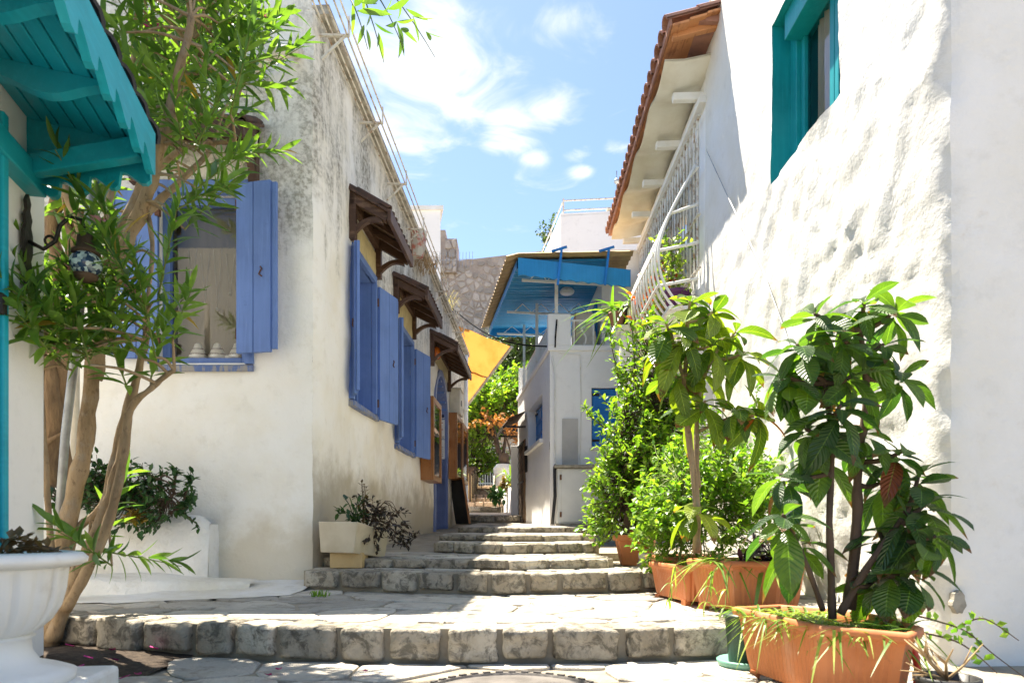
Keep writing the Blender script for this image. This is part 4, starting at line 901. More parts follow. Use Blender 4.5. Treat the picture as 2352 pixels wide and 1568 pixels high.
lg = thing('masonry_ledge', (-2.0, 3.9, 0.15), 'low whitewashed ledge below the masonry planter', 'ledge')
m = MB(); P = []
for i in range(22):
    x = -2.85 + i * 0.056; h = lerp(0.26, 0.19, max(0, (x + 2.4) / 0.9) if x > -2.4 else 0); yf = lerp(3.78, 4.36, (x + 2.85) / 1.2) ; P.append([(x, yf, 0.1), (x, yf + 0.012, h - 0.02), (x, yf + 0.03, h), (x, 4.50, h + 0.015)])
m.grid(P); m.rough(0.018, 5); m.rough(0.006, 16); m.build('ledge', M['plaster_rough'], lg, smooth=True)

# ---------------------------------------------------------------- near left house with turquoise canopy
nd = Vector((-0.235, 1, 0)).normalized(); nn_ = Vector((nd.y, -nd.x, 0))
NE = Vector((-1.914, 2.79, 0))                       # far end of its street face
nq = lambda s, o, z: NE - nd * s + nn_ * o + Vector((0, 0, z))      # s metres back towards the viewer
nh = thing('near_left_house', (-1.9, 2.7, 0), 'white house corner at the left edge under the turquoise canopy', 'house')
p0, p1 = nq(3.5, 0, 0), nq(0, 0, 0)
wall(p0, p1, 0, 3.3, nn_, M['plaster_new'], nh, 'street_wall', step=0.12, disp=lambda s, z, p: 0.006 * fbm((p.x * 2, p.y * 2, z * 2)))
m = MB(); pe = nq(0, 0, 0); m.add([pe, pe + Vector((-2.4, 0.02, 0)), pe + Vector((-2.4, 0.02, 3.3)), pe + Vector((0, 0, 3.3))], [(0, 1, 2, 3)]); m.build('end_wall', M['plaster_new'], nh)
m = MB(); m.prism([nq(3.4, -0.03, 0.02), nq(0.03, -0.03, 0.02), nq(0.03, -2.2, 0.02), nq(3.4, -2.2, 0.02)], (0, 0, 3.26)); m.build('light_block', M['dark'], nh)  # dark filler box, added to keep light from leaking through
m = MB(); m.beam(nq(0.43, 0.008, 0.0), nq(0.43, 0.008, 2.0), 0.09, 0.04, nd); m.build('door_post', M['turq'], nh, bevel=0.006)
m = MB(); m.hexa([nq(0.475, 0.0, 0.0), nq(1.3, 0.0, 0.0), nq(1.3, 0.02, 0.0), nq(0.475, 0.02, 0.0), nq(0.475, 0, 1.95), nq(1.3, 0, 1.95), nq(1.3, 0.02, 1.95), nq(0.475, 0.02, 1.95)]); m.build('door', M['turq'], nh)
m = MB(); m.box(nq(0.44, 0.04, 1.33), (0.03, 0.04, 0.08), 0.2); m.build('door_latch', M['black'], nh, bevel=0.01)
tcn = thing('tiled_canopy', (-1.6, 2.4, 1.9), 'turquoise wooden canopy with scalloped fascia and black tiles', 'canopy')
EC = Vector((-1.333, 2.5, 0)); PR = 0.52              # eave corner
ev = lambda s, z: EC - nd * s + Vector((0, 0, z))
wl = lambda s, z: Vector((-1.879, 2.64, 0)) - nd * s + Vector((0, 0, z))
ZE, ZW = 1.965, 2.16
SL = 1.9
pt_ = lambda s, t, z: wl(s, 0).lerp(ev(s, 0), t) + Vector((0, 0, z))
zr = lambda t: lerp(ZW, ZE, t)
# soffit boards, parallel to the eave
for k in range(7):
    t0, t1 = k / 7 + 0.008, (k + 1) / 7 - 0.008; m = MB()
    m.hexa([pt_(0, t0, zr(t0) - 0.02), pt_(SL, t0, zr(t0) - 0.02), pt_(SL, t1, zr(t1) - 0.02), pt_(0, t1, zr(t1) - 0.02), pt_(0, t0, zr(t0)), pt_(SL, t0, zr(t0)), pt_(SL, t1, zr(t1)), pt_(0, t1, zr(t1))]); m.build('soffit_board', M['turq'], tcn, bevel=0.004)
m = MB(); m.hexa([pt_(0, 0, ZW + 0.004), pt_(SL, 0, ZW + 0.004), pt_(SL, 1, ZE + 0.004), pt_(0, 1, ZE + 0.004), pt_(0, 0, ZW + 0.02), pt_(SL, 0, ZW + 0.02), pt_(SL, 1, ZE + 0.02), pt_(0, 1, ZE + 0.02)]); m.build('roof_deck', M['turq'], tcn)
def scallop(a, b, zt, depth, thick, pitch, off):
    """fascia board from a to b with a stepped wave along its lower edge"""
    a, b = Vector(a), Vector(b); L_ = (b - a).length; d = (b - a) / L_; low_ = []
    n = max(1, round(L_ / pitch)); pw = L_ / n
    for k in range(n):
        for (u, dz) in ((0.0, 1.0), (0.12, 1.06), (0.3, 1.03), (0.55, 0.86), (0.78, 0.72), (0.94, 0.68), (0.97, 0.80)): low_.append(a + d * ((k + u) * pw) + Vector((0, 0, zt - depth * dz)))
    low_.append(b + Vector((0, 0, zt - depth * 0.8)))
    poly = [a + Vector((0, 0, zt))] + low_ + [b + Vector((0, 0, zt))]
    m = MB(); m.prism(poly, off * thick); return m
scallop(ev(0, 0), ev(SL, 0), ZE + 0.035, 0.15, 0.025, 0.145, nn_).build('front_fascia', M['turq'], tcn)
scallop(ev(0, 0) + nd * 0.026 + Vector((0, 0, 0)), wl(0, 0) + nd * 0.026, ZE + 0.03, 0.155, 0.025, 0.13, nd).build('end_fascia', M['turq'], tcn)
m = MB(); m.prism([pt_(0, 0, ZE + 0.03) , pt_(0, 1, ZE + 0.03), pt_(0, 0, ZW + 0.01)], nd * 0.02); m.build('gable_board', M['turq'], tcn)
m = MB(); m.beam(pt_(0.045, 0.0, ZE - 0.045), pt_(0.045, 0.985, ZE - 0.045), 0.05, 0.075); m.build('end_beam', M['turq'], tcn, bevel=0.006)
m = MB(); m.beam(wl(-0.02, ZE - 0.075) + nn_ * 0.03, wl(SL, ZE - 0.075) + nn_ * 0.03, 0.07, 0.09); m.build('wall_plate', M['turq'], tcn, bevel=0.006)
for s in (0.33, 0.68, 1.05, 1.42):          # wave shaped brackets
    up_, lo_ = [], []
    for k in range(17):
        t = k / 16; up_.append(pt_(s, t, zr(t) - 0.021)); lo_.append(pt_(s, t, zr(t) - 0.105 + 0.05 * t + 0.022 * math.sin(t * 2 * math.pi * 1.25 + 0.5)))
    m = MB(); m.prism(up_ + lo_[::-1], nd * -0.045); m.build('wave_bracket', M['turq'], tcn)
sdv = (pt_(0, 1, ZE) - pt_(0, 0, ZW)).normalized(); upv = nd.cross(sdv); upv = upv if upv.z > 0 else -upv
for k in range(13):
    for row in range(2):
        s = 0.0 + k * 0.148; t = 0.02 + row * 0.44; p = pt_(s, t, zr(t) + 0.03 + 0.012 * row); xx = sdv.cross(upv)
        inst('roof_tile', TB, tcn, Matrix(((xx.x, sdv.x, upv.x, p.x), (xx.y, sdv.y, upv.y, p.y), (xx.z, sdv.z, upv.z, p.z), (0, 0, 0, 1))))
# wall lantern
lt = thing('wall_lantern', nq(0.16, 0, 1.66), 'black iron wall lantern with blue mosaic glass globe', 'lantern')
bp = nq(0.19, 0.012, 1.66)
m = MB(); pl = [(0, .17), (.02, .14), (.012, .11), (.03, .08), (.02, .05), (.035, .02), (.035, -.05), (.02, -.08), (.03, -.11), (.012, -.14), (.02, -.18), (0, -.21)]
m.prism([bp + nd * x + Vector((0, 0, z)) for x, z in pl] + [bp - nd * x + Vector((0, 0, z)) for x, z in reversed(pl[1:-1])], nn_ * 0.012); m.build('back_plate', M['black'], lt)
m = MB(); A_ = bp + nn_ * 0.012; m.tube([A_ + Vector((0, 0, -0.01)), A_ + nn_ * 0.05 + Vector((0, 0, -0.035)), A_ + nn_ * 0.09 + Vector((0, 0, 0.0)), A_ + nn_ * 0.105 + Vector((0, 0, 0.06)), A_ + nn_ * 0.14 + Vector((0, 0, 0.10)), A_ + nn_ * 0.18 + Vector((0, 0, 0.09)), A_ + nn_ * 0.195 + Vector((0, 0, 0.03))], 0.008, 7); m.build('curved_arm', M['black'], lt, smooth=True)
m = MB(); m.tube([A_ + nn_ * 0.07 + Vector((0.018 * math.cos(a * .5), 0, 0.0 + 0.018 * math.sin(a * .5))) for a in range(13)], 0.005, 5); m.build('scroll', M['black'], lt)
gc = A_ + nn_ * 0.195; m = MB(); m.lathe(gc, [(0.012, 0.04), (0.03, 0.03), (0.034, -0.02), (0.05, -0.03), (0.05, -0.04)], 16); m.build('socket_cap', M['bark_dark'], lt, smooth=True)
m = MB(); m.lathe(gc + Vector((0, 0, -0.13)), [(0.02, 0)] + [(0.058 * math.sin(a * math.pi / 10), 0.05 - 0.05 * math.cos(a * math.pi / 10)) for a in range(2, 9)] + [(0.03, 0.098)], 20); m.build('globe', M['mosaic'], lt, smooth=True)
m = MB(); m.lathe(gc + Vector((0, 0, -0.15)), [(0.012, 0), (0.04, 0.015), (0.045, 0.028), (0.02, 0.03)], 16); m.build('lower_cap', M['bark_dark'], lt, smooth=True)
# white urn
UX, UY = -1.495, 1.93
ur = thing('urn_planter', (UX, UY, 0), 'large ribbed white plastic urn on a foot at the left edge', 'urn')
m = MB(); m.lathe((UX, UY, 0), [(0.10, 0.245), (0.135, 0.262), (0.165, 0.29), (0.188, 0.33), (0.20, 0.38), (0.205, 0.43), (0.207, 0.445)], 144, 0.07, 22, (1, 5)); m.build('ribbed_bowl', M['plastic_white'], ur, smooth=True)
m = MB(); m.lathe((UX, UY, 0), [(0.205, 0.440), (0.235, 0.446), (0.252, 0.455), (0.254, 0.468), (0.24, 0.482), (0.215, 0.486), (0.205, 0.47), (0.2, 0.455)], 64); m.build('rim', M['plastic_white'], ur, smooth=True)
m = MB(); m.lathe((UX, UY, 0), [(0.22, 0.11), (0.225, 0.135), (0.19, 0.150), (0.135, 0.168), (0.115, 0.20), (0.112, 0.235), (0.125, 0.243), (0.10, 0.25)], 64); m.build('foot', M['plastic_white'], ur, smooth=True)
m = MB(); m.box((UX, UY, 0.055), (0.52, 0.52, 0.112), 0.15); m.build('plinth', M['plastic_white'], ur, bevel=0.015)
m = MB(); m.lathe((UX, UY, 0.445), [(0.2, 0), (0.15, 0.015), (0.01, 0.02)], 24); m.rough(0.01, 20); m.build('earth', M['soil'], ur)

# ---------------------------------------------------------------- near right house (thick limewash, teal window)
rh = thing('near_right_house', (1.76, 2.75, 0), 'thickly limewashed white house on the right with a teal window', 'house')
RT = 5.3; RY = 6.33
def edge(c, z): return Vector((1, 1, 0)) * (c * c * (0.022 + 0.016 * fbm((5, 1, z * 3)) + 0.012 * fbm((5, 8, z * 11))))
def lump(s, z, p):
    y = p.y
    k = 0.35 + 0.65 * max(0, min(1, (5.6 - y) / 1.6)); hgt = max(0.35, min(1, (3.9 - z) / 1.2))
    a = fbm((y * 2.6 + z * 1.0, z * 2.1 - y * 0.8, 3.3), 4); b = mnoise.fractal(Vector((y * 6.5 + z * 2, z * 4.5, 1.7)), 0.9, 2.1, 4); rdg = (1 - abs(fbm((y * 3.2 + z * 1.8, z * 3.0 - y, 9.1), 3))) ** 2
    ed = max(0, 1 - s / 0.10)
    return Vector((-1, 0, 0)) * ((1 - ed) * (k * hgt * (0.026 * a + 0.007 * b + 0.020 * rdg) + 0.004 * fbm((y * 1.1, z * 1.1, 2)))) + edge(ed, z)
TW0, TW1, TZ0, TZ1 = 3.68, 4.66, 2.90, 3.98
wall((XR(2.75), 2.75), (XR(RY), RY), -0.05, RT, (-1, 0.009), M['plaster_right'], rh, 'street_wall', holes=[(TW0 - 2.75, TW1 - 2.75, TZ0, TZ1)], depth=0.30, step=0.035, disp=lump, rmat=M['teal'])
def gd(s, z, p): c = max(0, 1 - s / 0.10); return Vector((0, -1, 0)) * (0.008 * (1 - c) * fbm((p.x * 1.2, 4, z * 1.2))) + edge(c, z)
wall((XR(2.75), 2.75), (5.0, 2.72), -0.05, RT, (0, -1), M['plaster_shade'], rh, 'gable_wall', step=0.035, disp=gd)
wall((XR(RY), RY), (4.6, RY), 0, RT, (0, 1), M['plaster_right'], rh, 'rear_wall', step=0.4)
m = MB(); m.box((3.55, 4.55, 2.6), (2.9, 3.4, 5.1)); m.build('light_block', M['dark'], rh)  # added dark box behind the walls, stops light leaking in
m = MB(); m.box((3.35, 4.54, RT + 0.02), (3.1, 3.75, 0.1)); m.build('roof_slab', M['concrete_grey'], rh)
fx = 1.90
def tb(x0, x1, y0, y1, z0, z1, nm_, mt, par=rh, bev=0.004):
    m = MB(); m.box(((x0 + x1) / 2, (y0 + y1) / 2, (z0 + z1) / 2), (x1 - x0, y1 - y0, z1 - z0)); return m.build(nm_, mt, par, bevel=bev)
wf = tb(fx, fx + 0.09, TW1 - 0.10, TW1 + 0.01, TZ0, TZ1, 'window_frame', M['teal']); tb(fx, fx + 0.09, TW0, TW0 + 0.10, TZ0, TZ1, 'frame_post', M['teal'], wf); tb(fx - 0.08, fx + 0.09, TW0 + 0.10, TW1 - 0.1, TZ1 - 0.17, TZ1, 'lintel', M['teal'], wf)
tb(fx + 0.01, fx + 0.09, TW0 + 0.10, TW1 - 0.1, TZ0, TZ0 + 0.07, 'bottom_rail', M['teal'], wf)
for (a, b) in ((4.035, 4.085), (4.092, 4.15), (TW1 - 0.15, TW1 - 0.102)): tb(fx + 0.03, fx + 0.07, a, b, TZ0 + 0.07, TZ1 - 0.17, 'casement_stile', M['teal'], wf)
m = MB(); m.add([(fx + 0.055, TW0 + 0.2, TZ0 + 0.07), (fx + 0.055, TW1 - 0.15, TZ0 + 0.07), (fx + 0.055, TW1 - 0.15, TZ1 - 0.17), (fx + 0.055, TW0 + 0.2, TZ1 - 0.17)], [(0, 1, 2, 3)]); m.build('pane', M['glass'], wf)
m = MB(); m.grid([[(fx + 0.082 + 0.012 * math.sin(i * 1.1), lerp(TW0 + 0.05, TW1 - 0.24, i / 60), z) for i in range(61)] for z in (TZ0, TZ1)]); m.build('curtain', M['curtain'], wf, smooth=True)
m = MB(); m.add([(fx + 0.14, TW0, TZ0), (fx + 0.14, TW1, TZ0), (fx + 0.14, TW1, TZ1), (fx + 0.14, TW0, TZ1)], [(0, 1, 2, 3)]); m.build('room_shade', M['dark'], wf)  # flat near-black sheet, room shade put into its colour
# thin grey tube in place of a wire's cast shadow on the wall
cb = thing('wire_shadow', (1.74, 4.5, 2.2), 'thin grey strand drawn as a wire shadow down the limewashed wall', 'cable')
# ---------------------------------------------------------------- second right house: eaves, grille, basket
X2 = lambda y: 1.80 + 0.012 * (y - 6.3)
h2 = thing('eaves_house', (1.8, 6.4, 0), 'white house with red tiled eaves and white window grilles', 'house')
wall((X2(RY), RY), (X2(9.75), 9.75), 0, 4.75, (-1, 0.012), M['plaster_new'], h2, 'street_wall', holes=[(0.25, 2.9, 3.05, 4.35)], depth=0.2, step=0.12, disp=lambda s, z, p: 0.006 * fbm((p.y * 2, z * 2, 1)))
m = MB(); m.box((3.6, 8.1, 2.3), (3.0, 3.3, 4.5)); m.build('light_block', M['dark'], h2)  # dark box added behind the wall as a light stop
for k in range(4):
    y0 = RY + 0.3 + k * 0.65; m = MB(); x = X2(y0) + 0.1
    for (a, b, c_, d_) in ((y0, y0 + 0.05, 3.05, 4.35), (y0 + 0.05, y0 + 0.6, 4.29, 4.35), (y0 + 0.05, y0 + 0.6, 3.05, 3.11)): m.box((x, (a + b) / 2, (c_ + d_) / 2), (0.05, b - a, d_ - c_))
    f_ = m.build('window_frame', M['white'], h2)
    m = MB(); m.add([(x, y0 + .05, 3.1), (x, y0 + .6, 3.1), (x, y0 + .6, 4.3), (x, y0 + .05, 4.3)], [(0, 1, 2, 3)]); m.build('pane', M['glass'], f_)
m = MB(); m.add([(2.05, 6.4, 3), (2.05, 9.6, 3), (2.05, 9.6, 4.4), (2.05, 6.4, 4.4)], [(0, 1, 2, 3)]); m.build('room_shade', M['dark'], h2)  # near-black sheet behind the panes stands in for room shade
gr = thing('window_grille', (1.74, 7.9, 3.0), 'flat grille of white iron bars below the eaves', 'grille')
for k in range(25):
    y = RY + 0.12 + k * 0.128; m = MB(); m.tube([(X2(y) - 0.05, y, 3.0), (X2(y) - 0.05, y, 4.42)], 0.011, 6); m.build('bar', M['rustwhite'], gr)
for z in (3.0, 3.5, 4.42): m = MB(); m.beam((X2(RY) - 0.05, RY + 0.05, z), (X2(9.6) - 0.05, 9.6, z), 0.03, 0.012); m.build('cross_bar', M['rustwhite'], gr)
bk = thing('bulging_window_basket', (1.6, 7.3, 2.65), 'bulging white iron window basket holding plants', 'window basket')
BY0, BY1 = RY + 0.05, 8.75
def bprof(t):     # t 0 top .. 1 bottom, how far the cage swells from the wall
    return 0.42 * math.sin(math.pi * min(1, t * 0.92 + 0.02)) ** 0.75 * (0.45 + 0.75 * t) 
for k in range(17):
    y = lerp(BY0, BY1, k / 16); m = MB(); m.tube([(X2(y) - 0.06 - bprof(j / 14), y, lerp(3.95, 2.62, j / 14)) for j in range(15)], 0.013, 6); m.build('rib', M['whitemetal'], bk, smooth=True)
for t_ in (0.02, 0.28, 0.55, 0.8, 0.99):
    m = MB(); pts = []
    for j in range(13):
        s = j / 12; y = lerp(BY0 - 0.02, BY1 + 0.02, s); pts.append((X2(y) - 0.065 - bprof(t_) * min(1, (math.sin(math.pi * s) * 4) ** 0.5 if 0 < s < 1 else 0), y, lerp(3.95, 2.62, t_)))
    m.tube(pts, 0.015, 6); m.build('hoop', M['whitemetal'], bk, smooth=True)
m = MB(); m.box((1.62, 7.5, 2.63), (0.30, 2.2, 0.03)); m.build('shelf', M['white'], bk)
# eaves
E0 = lambda y: 1.434 + 0.016 * (y - 6.3)        # eaves line
m = MB(); P = []
for i in range(65):
    y = lerp(6.15, 9.85, i / 64); wv = 0.05 * math.cos(i * 2 * math.pi / 15.57 + 1.0)
    P.append([(E0(y) - 0.055, y, 4.735 + wv), (E0(y) + 0.12, y, 4.74 + wv), (X2(y) + 0.08, y, 4.81 + wv)])
m.grid(P); m.grid([[(q[0], q[1], q[2] + 0.018) for q in row] for row in P]); m.build('eaves_sheet', M['whiteroof'], h2, smooth=True)
for k in range(5):
    y = 6.45 + k * 0.80; m = MB(); m.beam((X2(y) + 0.02, y, 4.63), (E0(y) + 0.08, y, 4.62), 0.07, 0.07); m.build('eaves_bracket', M['white'], h2, bevel=0.008)
m = MB(); m.beam((X2(6.3) - 0.03, 6.3, 4.52), (X2(9.7) - 0.03, 9.7, 4.52), 0.08, 0.06); m.build('eaves_beam', M['white'], h2)
for k in range(3):
    o_ = 0.0 + k * 0.15; m = MB(); m.hexa([(E0(5.85) - 0.05 + o_, 5.85, 4.86 + o_ * 0.36), (E0(5.85) + 0.095 + o_, 5.85, 4.90 + o_ * 0.36), (E0(10) + 0.095 + o_, 10.05, 4.90 + o_ * 0.36), (E0(10) - 0.05 + o_, 10.05, 4.86 + o_ * 0.36), (E0(5.85) - 0.05 + o_, 5.85, 4.88 + o_ * 0.36), (E0(5.85) + 0.095 + o_, 5.85, 4.92 + o_ * 0.36), (E0(10) + 0.095 + o_, 10.05, 4.92 + o_ * 0.36), (E0(10) - 0.05 + o_, 10.05, 4.88 + o_ * 0.36)]); m.build('roof_board', M['roofwood'], h2)
for k in range(9):
    y = 5.98 + k * 0.46; m = MB(); m.beam((E0(y) - 0.03, y, 4.865), (X2(y) + 0.1, y, 4.99), 0.06, 0.07); m.build('rafter_tail', M['roofwood'], h2, bevel=0.005)
m = MB(); m.beam((E0(5.85) - 0.065, 5.85, 4.90), (E0(10) - 0.065, 10.05, 4.90), 0.02, 0.07); m.build('eaves_batten', M['tile_red'], h2)
sd2 = Vector((-1, 0, -0.30)).normalized(); up2 = Vector((-0.30, 0, 1)).normalized()
for k in range(24):
    y = 5.92 + k * 0.178
    for row in range(3):
        xs_ = E0(y) + 0.24 + row * 0.28; p = Vector((xs_, y, 4.965 + (xs_ - E0(y)) * 0.30 - 0.015)); xx = sd2.cross(up2)
        inst('roof_tile', TR, h2, Matrix(((xx.x, sd2.x, up2.x, p.x), (xx.y, sd2.y, up2.y, p.y), (xx.z, sd2.z, up2.z, p.z), (0, 0, 0, 1))) @ Matrix.Rotation(rng.uniform(-0.03, 0.03), 4, 'Z'))
m = MB(); m.prism([(E0(7) + 0.1, 5.9, 4.94), (4.6, 5.9, 6.2), (4.6, 5.9, 4.94)], (0.05, 4.15, 0)); m.build('roof_body', M['tile_red'], h2)

# ---------------------------------------------------------------- third right house: balcony, azure shutters, awning roof
BX, BYc = 0.527, 9.5
bh = thing('balcony_house', (BX, BYc, 0.55), 'white house with azure shutters and a balcony at the bend', 'house')
sd3 = Vector((-0.11, 1, 0)).normalized(); n3 = Vector((-sd3.y, sd3.x, 0))
B = lambda s, o, z: Vector((BX, BYc, 0)) + sd3 * s + n3 * o + Vector((0, 0, z))
FZ = 3.03
wall((BX, BYc), B(3.75, 0, 0), 0.4, FZ, n3, M['plaster_new'], bh, 'side_wall', holes=[(0.68, 2.25, 1.90, 2.58)], depth=0.16, step=0.1, disp=lambda s, z, p: (0.012 if z < 1.8 else 0.003) * fbm((p.y * 3, z * 3, 1)))
wall((BX, BYc), (2.4, BYc), 0.4, FZ, (0, -1), M['plaster_new'], bh, 'front_wall', holes=[(0.58, 1.32, 1.70, 2.52)], depth=0.07, step=0.12, disp=lambda s, z, p: 0.004 * fbm((p.x * 3, z * 3, 1)))
wall(B(3.75, 0, 0), (2.4, 13.4), 0.4, FZ, (0, 1), M['plaster_new'], bh, 'rear_wall', step=0.4)
m = MB(); m.prism([B(0.2, -0.3, 0.4), B(3.6, -0.3, 0.4), (2.3, 13.1, 0.4), (2.3, 9.8, 0.4)], (0, 0, 2.5)); m.build('light_block', M['dark'], bh)  # dark prism added inside to block light
m = MB(); m.prism([B(0, 0.03, FZ), B(3.75, 0.03, FZ), (2.4, 13.4, FZ), (2.4, BYc - 0.03, FZ), (BX - 0.03, BYc - 0.03, FZ)], (0, 0, 0.07)); m.build('balcony_slab', M['plaster_new'], bh, bevel=0.008)
def panel_shutter(a, b, z0, z1, nv, mt, par):
    """pair of panelled leaves between wall points a and b"""
    a, b = Vector(a), Vector(b); nv = Vector(nv); d = b - a
    for k in range(2):
        p, q_ = a + d * (k * 0.5 + 0.006), a + d * (k * 0.5 + 0.494); m = MB(); w_ = q_ - p
        m.hexa([p + Vector((0, 0, z0)), q_ + Vector((0, 0, z0)), q_ - nv * 0.03 + Vector((0, 0, z0)), p - nv * 0.03 + Vector((0, 0, z0)), p + Vector((0, 0, z1)), q_ + Vector((0, 0, z1)), q_ - nv * 0.03 + Vector((0, 0, z1)), p - nv * 0.03 + Vector((0, 0, z1))])
        lf = m.build('shutter_leaf', mt, par, bevel=0.004)
        for (c0, c1, e0, e1) in ((0.10, 0.90, 0.06, 0.30), (0.10, 0.90, 0.36, 0.62), (0.10, 0.90, 0.68, 0.94)):
            m = MB(); P_ = lambda u, w, o: p + w_ * u + nv * o + Vector((0, 0, lerp(z0, z1, w)))
            for (u0, u1, w0, w1) in ((c0, c1, e0, e0 + 0.02), (c0, c1, e1 - 0.02, e1), (c0, c0 + 0.05, e0 + 0.02, e1 - 0.02), (c1 - 0.05, c1, e0 + 0.02, e1 - 0.02)):
                m.hexa([P_(u0, w0, 0.0), P_(u1, w0, 0.0), P_(u1, w0, 0.012), P_(u0, w0, 0.012), P_(u0, w1, 0.0), P_(u1, w1, 0.0), P_(u1, w1, 0.012), P_(u0, w1, 0.012)])
            m.build('panel_moulding', mt, lf)
        for w in (0.1, 0.9):
            m = MB(); c_ = p + w_ * (0.14 if k == 0 else 0.86) + nv * 0.008 + Vector((0, 0, lerp(z0, z1, w))); m.beam(c_ - w_ * 0.14, c_ + w_ * 0.14, 0.012, 0.035, nv.cross(w_)); m.build('strap_hinge', M['black'], lf)
panel_shutter(B(0.70, -0.13, 0), B(2.23, -0.13, 0), 1.91, 2.56, n3, M['azure'], bh)
panel_shutter((BX + 0.59, BYc + 0.05, 0), (BX + 1.31, BYc + 0.05, 0), 1.71, 2.51, Vector((0, -1, 0)), M['azure'], bh)
m = MB(); m.hexa([B(0.6, 0, 1.83), B(2.33, 0, 1.83), B(2.33, 0.06, 1.83), B(0.6, 0.06, 1.83), B(0.6, 0, 1.898), B(2.33, 0, 1.898), B(2.33, 0.06, 1.89), B(0.6, 0.06, 1.89)]); m.build('window_sill', M['white'], bh, bevel=0.006)
m = MB(); m.box((BX + 0.95, BYc - 0.02, 1.675), (0.80, 0.06, 0.045)); m.build('window_sill', M['white'], bh, bevel=0.006)
m = MB(); m.box((BX + 0.28, BYc - 0.012, 1.46), (0.22, 0.03, 1.25)); m.build('cement_patch', M['cementgrey'], bh)
# balcony parapet pillars
m = MB(); m.box((BX + 0.13, BYc + 0.10, FZ + 0.29), (0.32, 0.26, 0.44)); m.build('corner_pillar', M['plaster_new'], bh, bevel=0.012)
m = MB(); c_ = B(3.55, -0.10, FZ + 0.32); m.box(c_, (0.22, 0.26, 0.5)); m.build('end_pillar', M['plaster_new'], bh, bevel=0.012)
# railings
rl = thing('side_balcony_railing', B(1.8, -0.06, FZ + 0.07), 'white balcony railing on the side facing the stairs', 'railing')
for z in (FZ + 0.10, FZ + 0.46): m = MB(); m.beam(B(0.25, -0.06, z), B(3.45, -0.06, z), 0.03, 0.02); m.build('rail', M['whitemetal'], rl)
for k in range(27): m = MB(); p = B(0.3 + k * 0.12, -0.06, FZ + 0.10); m.tube([p, p + Vector((0, 0, 0.36))], 0.013, 5); m.build('baluster', M['whitemetal'], rl)
rl = thing('front_balcony_railing', (BX + 0.8, BYc + 0.03, FZ + 0.07), 'white scrolled balcony railing facing down the stairs', 'railing')
for z in (FZ + 0.08, FZ + 0.43): m = MB(); m.beam((BX + 0.3, BYc + 0.03, z), (1.8, BYc + 0.03, z), 0.03, 0.02); m.build('rail', M['whitemetal'], rl)
for k in range(8):
    x = BX + 0.34 + k * 0.135
    if k % 2 == 0: m = MB(); m.tube([(x, BYc + 0.03, FZ + 0.08), (x, BYc + 0.03, FZ + 0.43)], 0.013, 5); m.build('baluster', M['whitemetal'], rl)
    else: m = MB(); m.tube([(x + 0.032 * math.sin(a * 0.55) * (1.4 if a in (0, 1, 11, 12) else 1), BYc + 0.03, FZ + 0.10 + a * 0.0265) for a in range(13)], 0.013, 5); m.build('scroll_baluster', M['whitemetal'], rl, smooth=True)
# upper storey behind the balcony
wall((1.30, 9.9), (1.22, 13.4), FZ, 4.45, (-1, 0), M['plaster_new'], bh, 'upper_wall', step=0.3)
wall((1.30, 9.9), (2.4, 9.9), FZ, 4.6, (0, -1), M['plaster_new'], bh, 'upper_front', step=0.3)
m = MB(); m.hexa([(1.262, 10.3, FZ + 0.07), (1.25, 11.0, FZ + 0.07), (1.28, 11.0, FZ + 0.07), (1.30, 10.3, FZ + 0.07), (1.262, 10.3, FZ + 0.95), (1.25, 11.0, FZ + 0.95), (1.28, 11.0, FZ + 0.95), (1.30, 10.3, FZ + 0.95)]); m.build('balcony_door', M['azure'], bh)
# awning roof
aw = thing('awning_roof', (0.5, 10.5, 4.1), 'azure corrugated awning roof over the balcony', 'awning roof')
AZ = lambda y: 4.10 + 0.055 * (y - 9.0)
xl_ = lambda y: 0.08 - 0.13 * (y - 9.0)
m = MB(); P = []
for i in range(189):
    y = 9.02 + i * 0.02; c_ = 0.013 * math.sin(i * 2 * math.pi / 4.6); P.append([(xl_(y), y, AZ(y) + c_), (1.28, y, AZ(y) + c_ + 0.02)])
m.grid(P); m.build('ceiling_sheet', M['azure_roof'], aw, smooth=True)
m = MB(); P = []
for i in range(112):
    y = 8.93 + i * 0.035; c_ = 0.022 * math.sin(i * 2 * math.pi / 5.0); P.append([(xl_(y) - 0.16, y, AZ(y) + c_ + 0.02), (xl_(y), y, AZ(y) + c_ + 0.06), (1.6, y, AZ(y) + c_ + 0.09)])
m.grid(P); m.build('roof_sheet', M['tanroof'], aw, smooth=True)
def wavyboard(a, b, zt_, zb_, th, pitch, name, mt):
    a, b = Vector(a), Vector(b); L_ = (b - a).length; n = max(2, int(L_ / pitch) * 6); lo_ = []
    for k in range(n + 1): t_ = k / n; lo_.append(a.lerp(b, t_) + Vector((0, 0, zb_ + 0.022 * abs(math.sin(math.pi * t_ * L_ / pitch)))))
    d = (b - a).normalized(); nv = Vector((d.y, -d.x, 0)); m = MB()
    tp_ = [p + Vector((0, 0, zt_ - p.z + (p.z - p.z))) if False else Vector((p.x, p.y, zt_ + a.lerp(b, i / n).z)) for i, p in enumerate(lo_)]
    m.grid([lo_, tp_]); m.grid([[p + nv * th for p in lo_], [p + nv * th for p in tp_]]); m.grid([lo_, [p + nv * th for p in lo_]]); m.grid([tp_, [p + nv * th for p in tp_]])
    return m.build(name, mt, aw)
wavyboard((0.08, 9.0, AZ(9)), (1.56, 9.0, AZ(9) - 0.16), 0.02, -0.22, 0.025, 0.155, 'front_fascia', M['azure_roof'])
wavyboard((xl_(12.75), 12.75, AZ(12.75)), (xl_(9.0), 9.0, AZ(9)), -0.012, -0.13, 0.02, 0.15, 'side_fascia', M['azure_roof'])
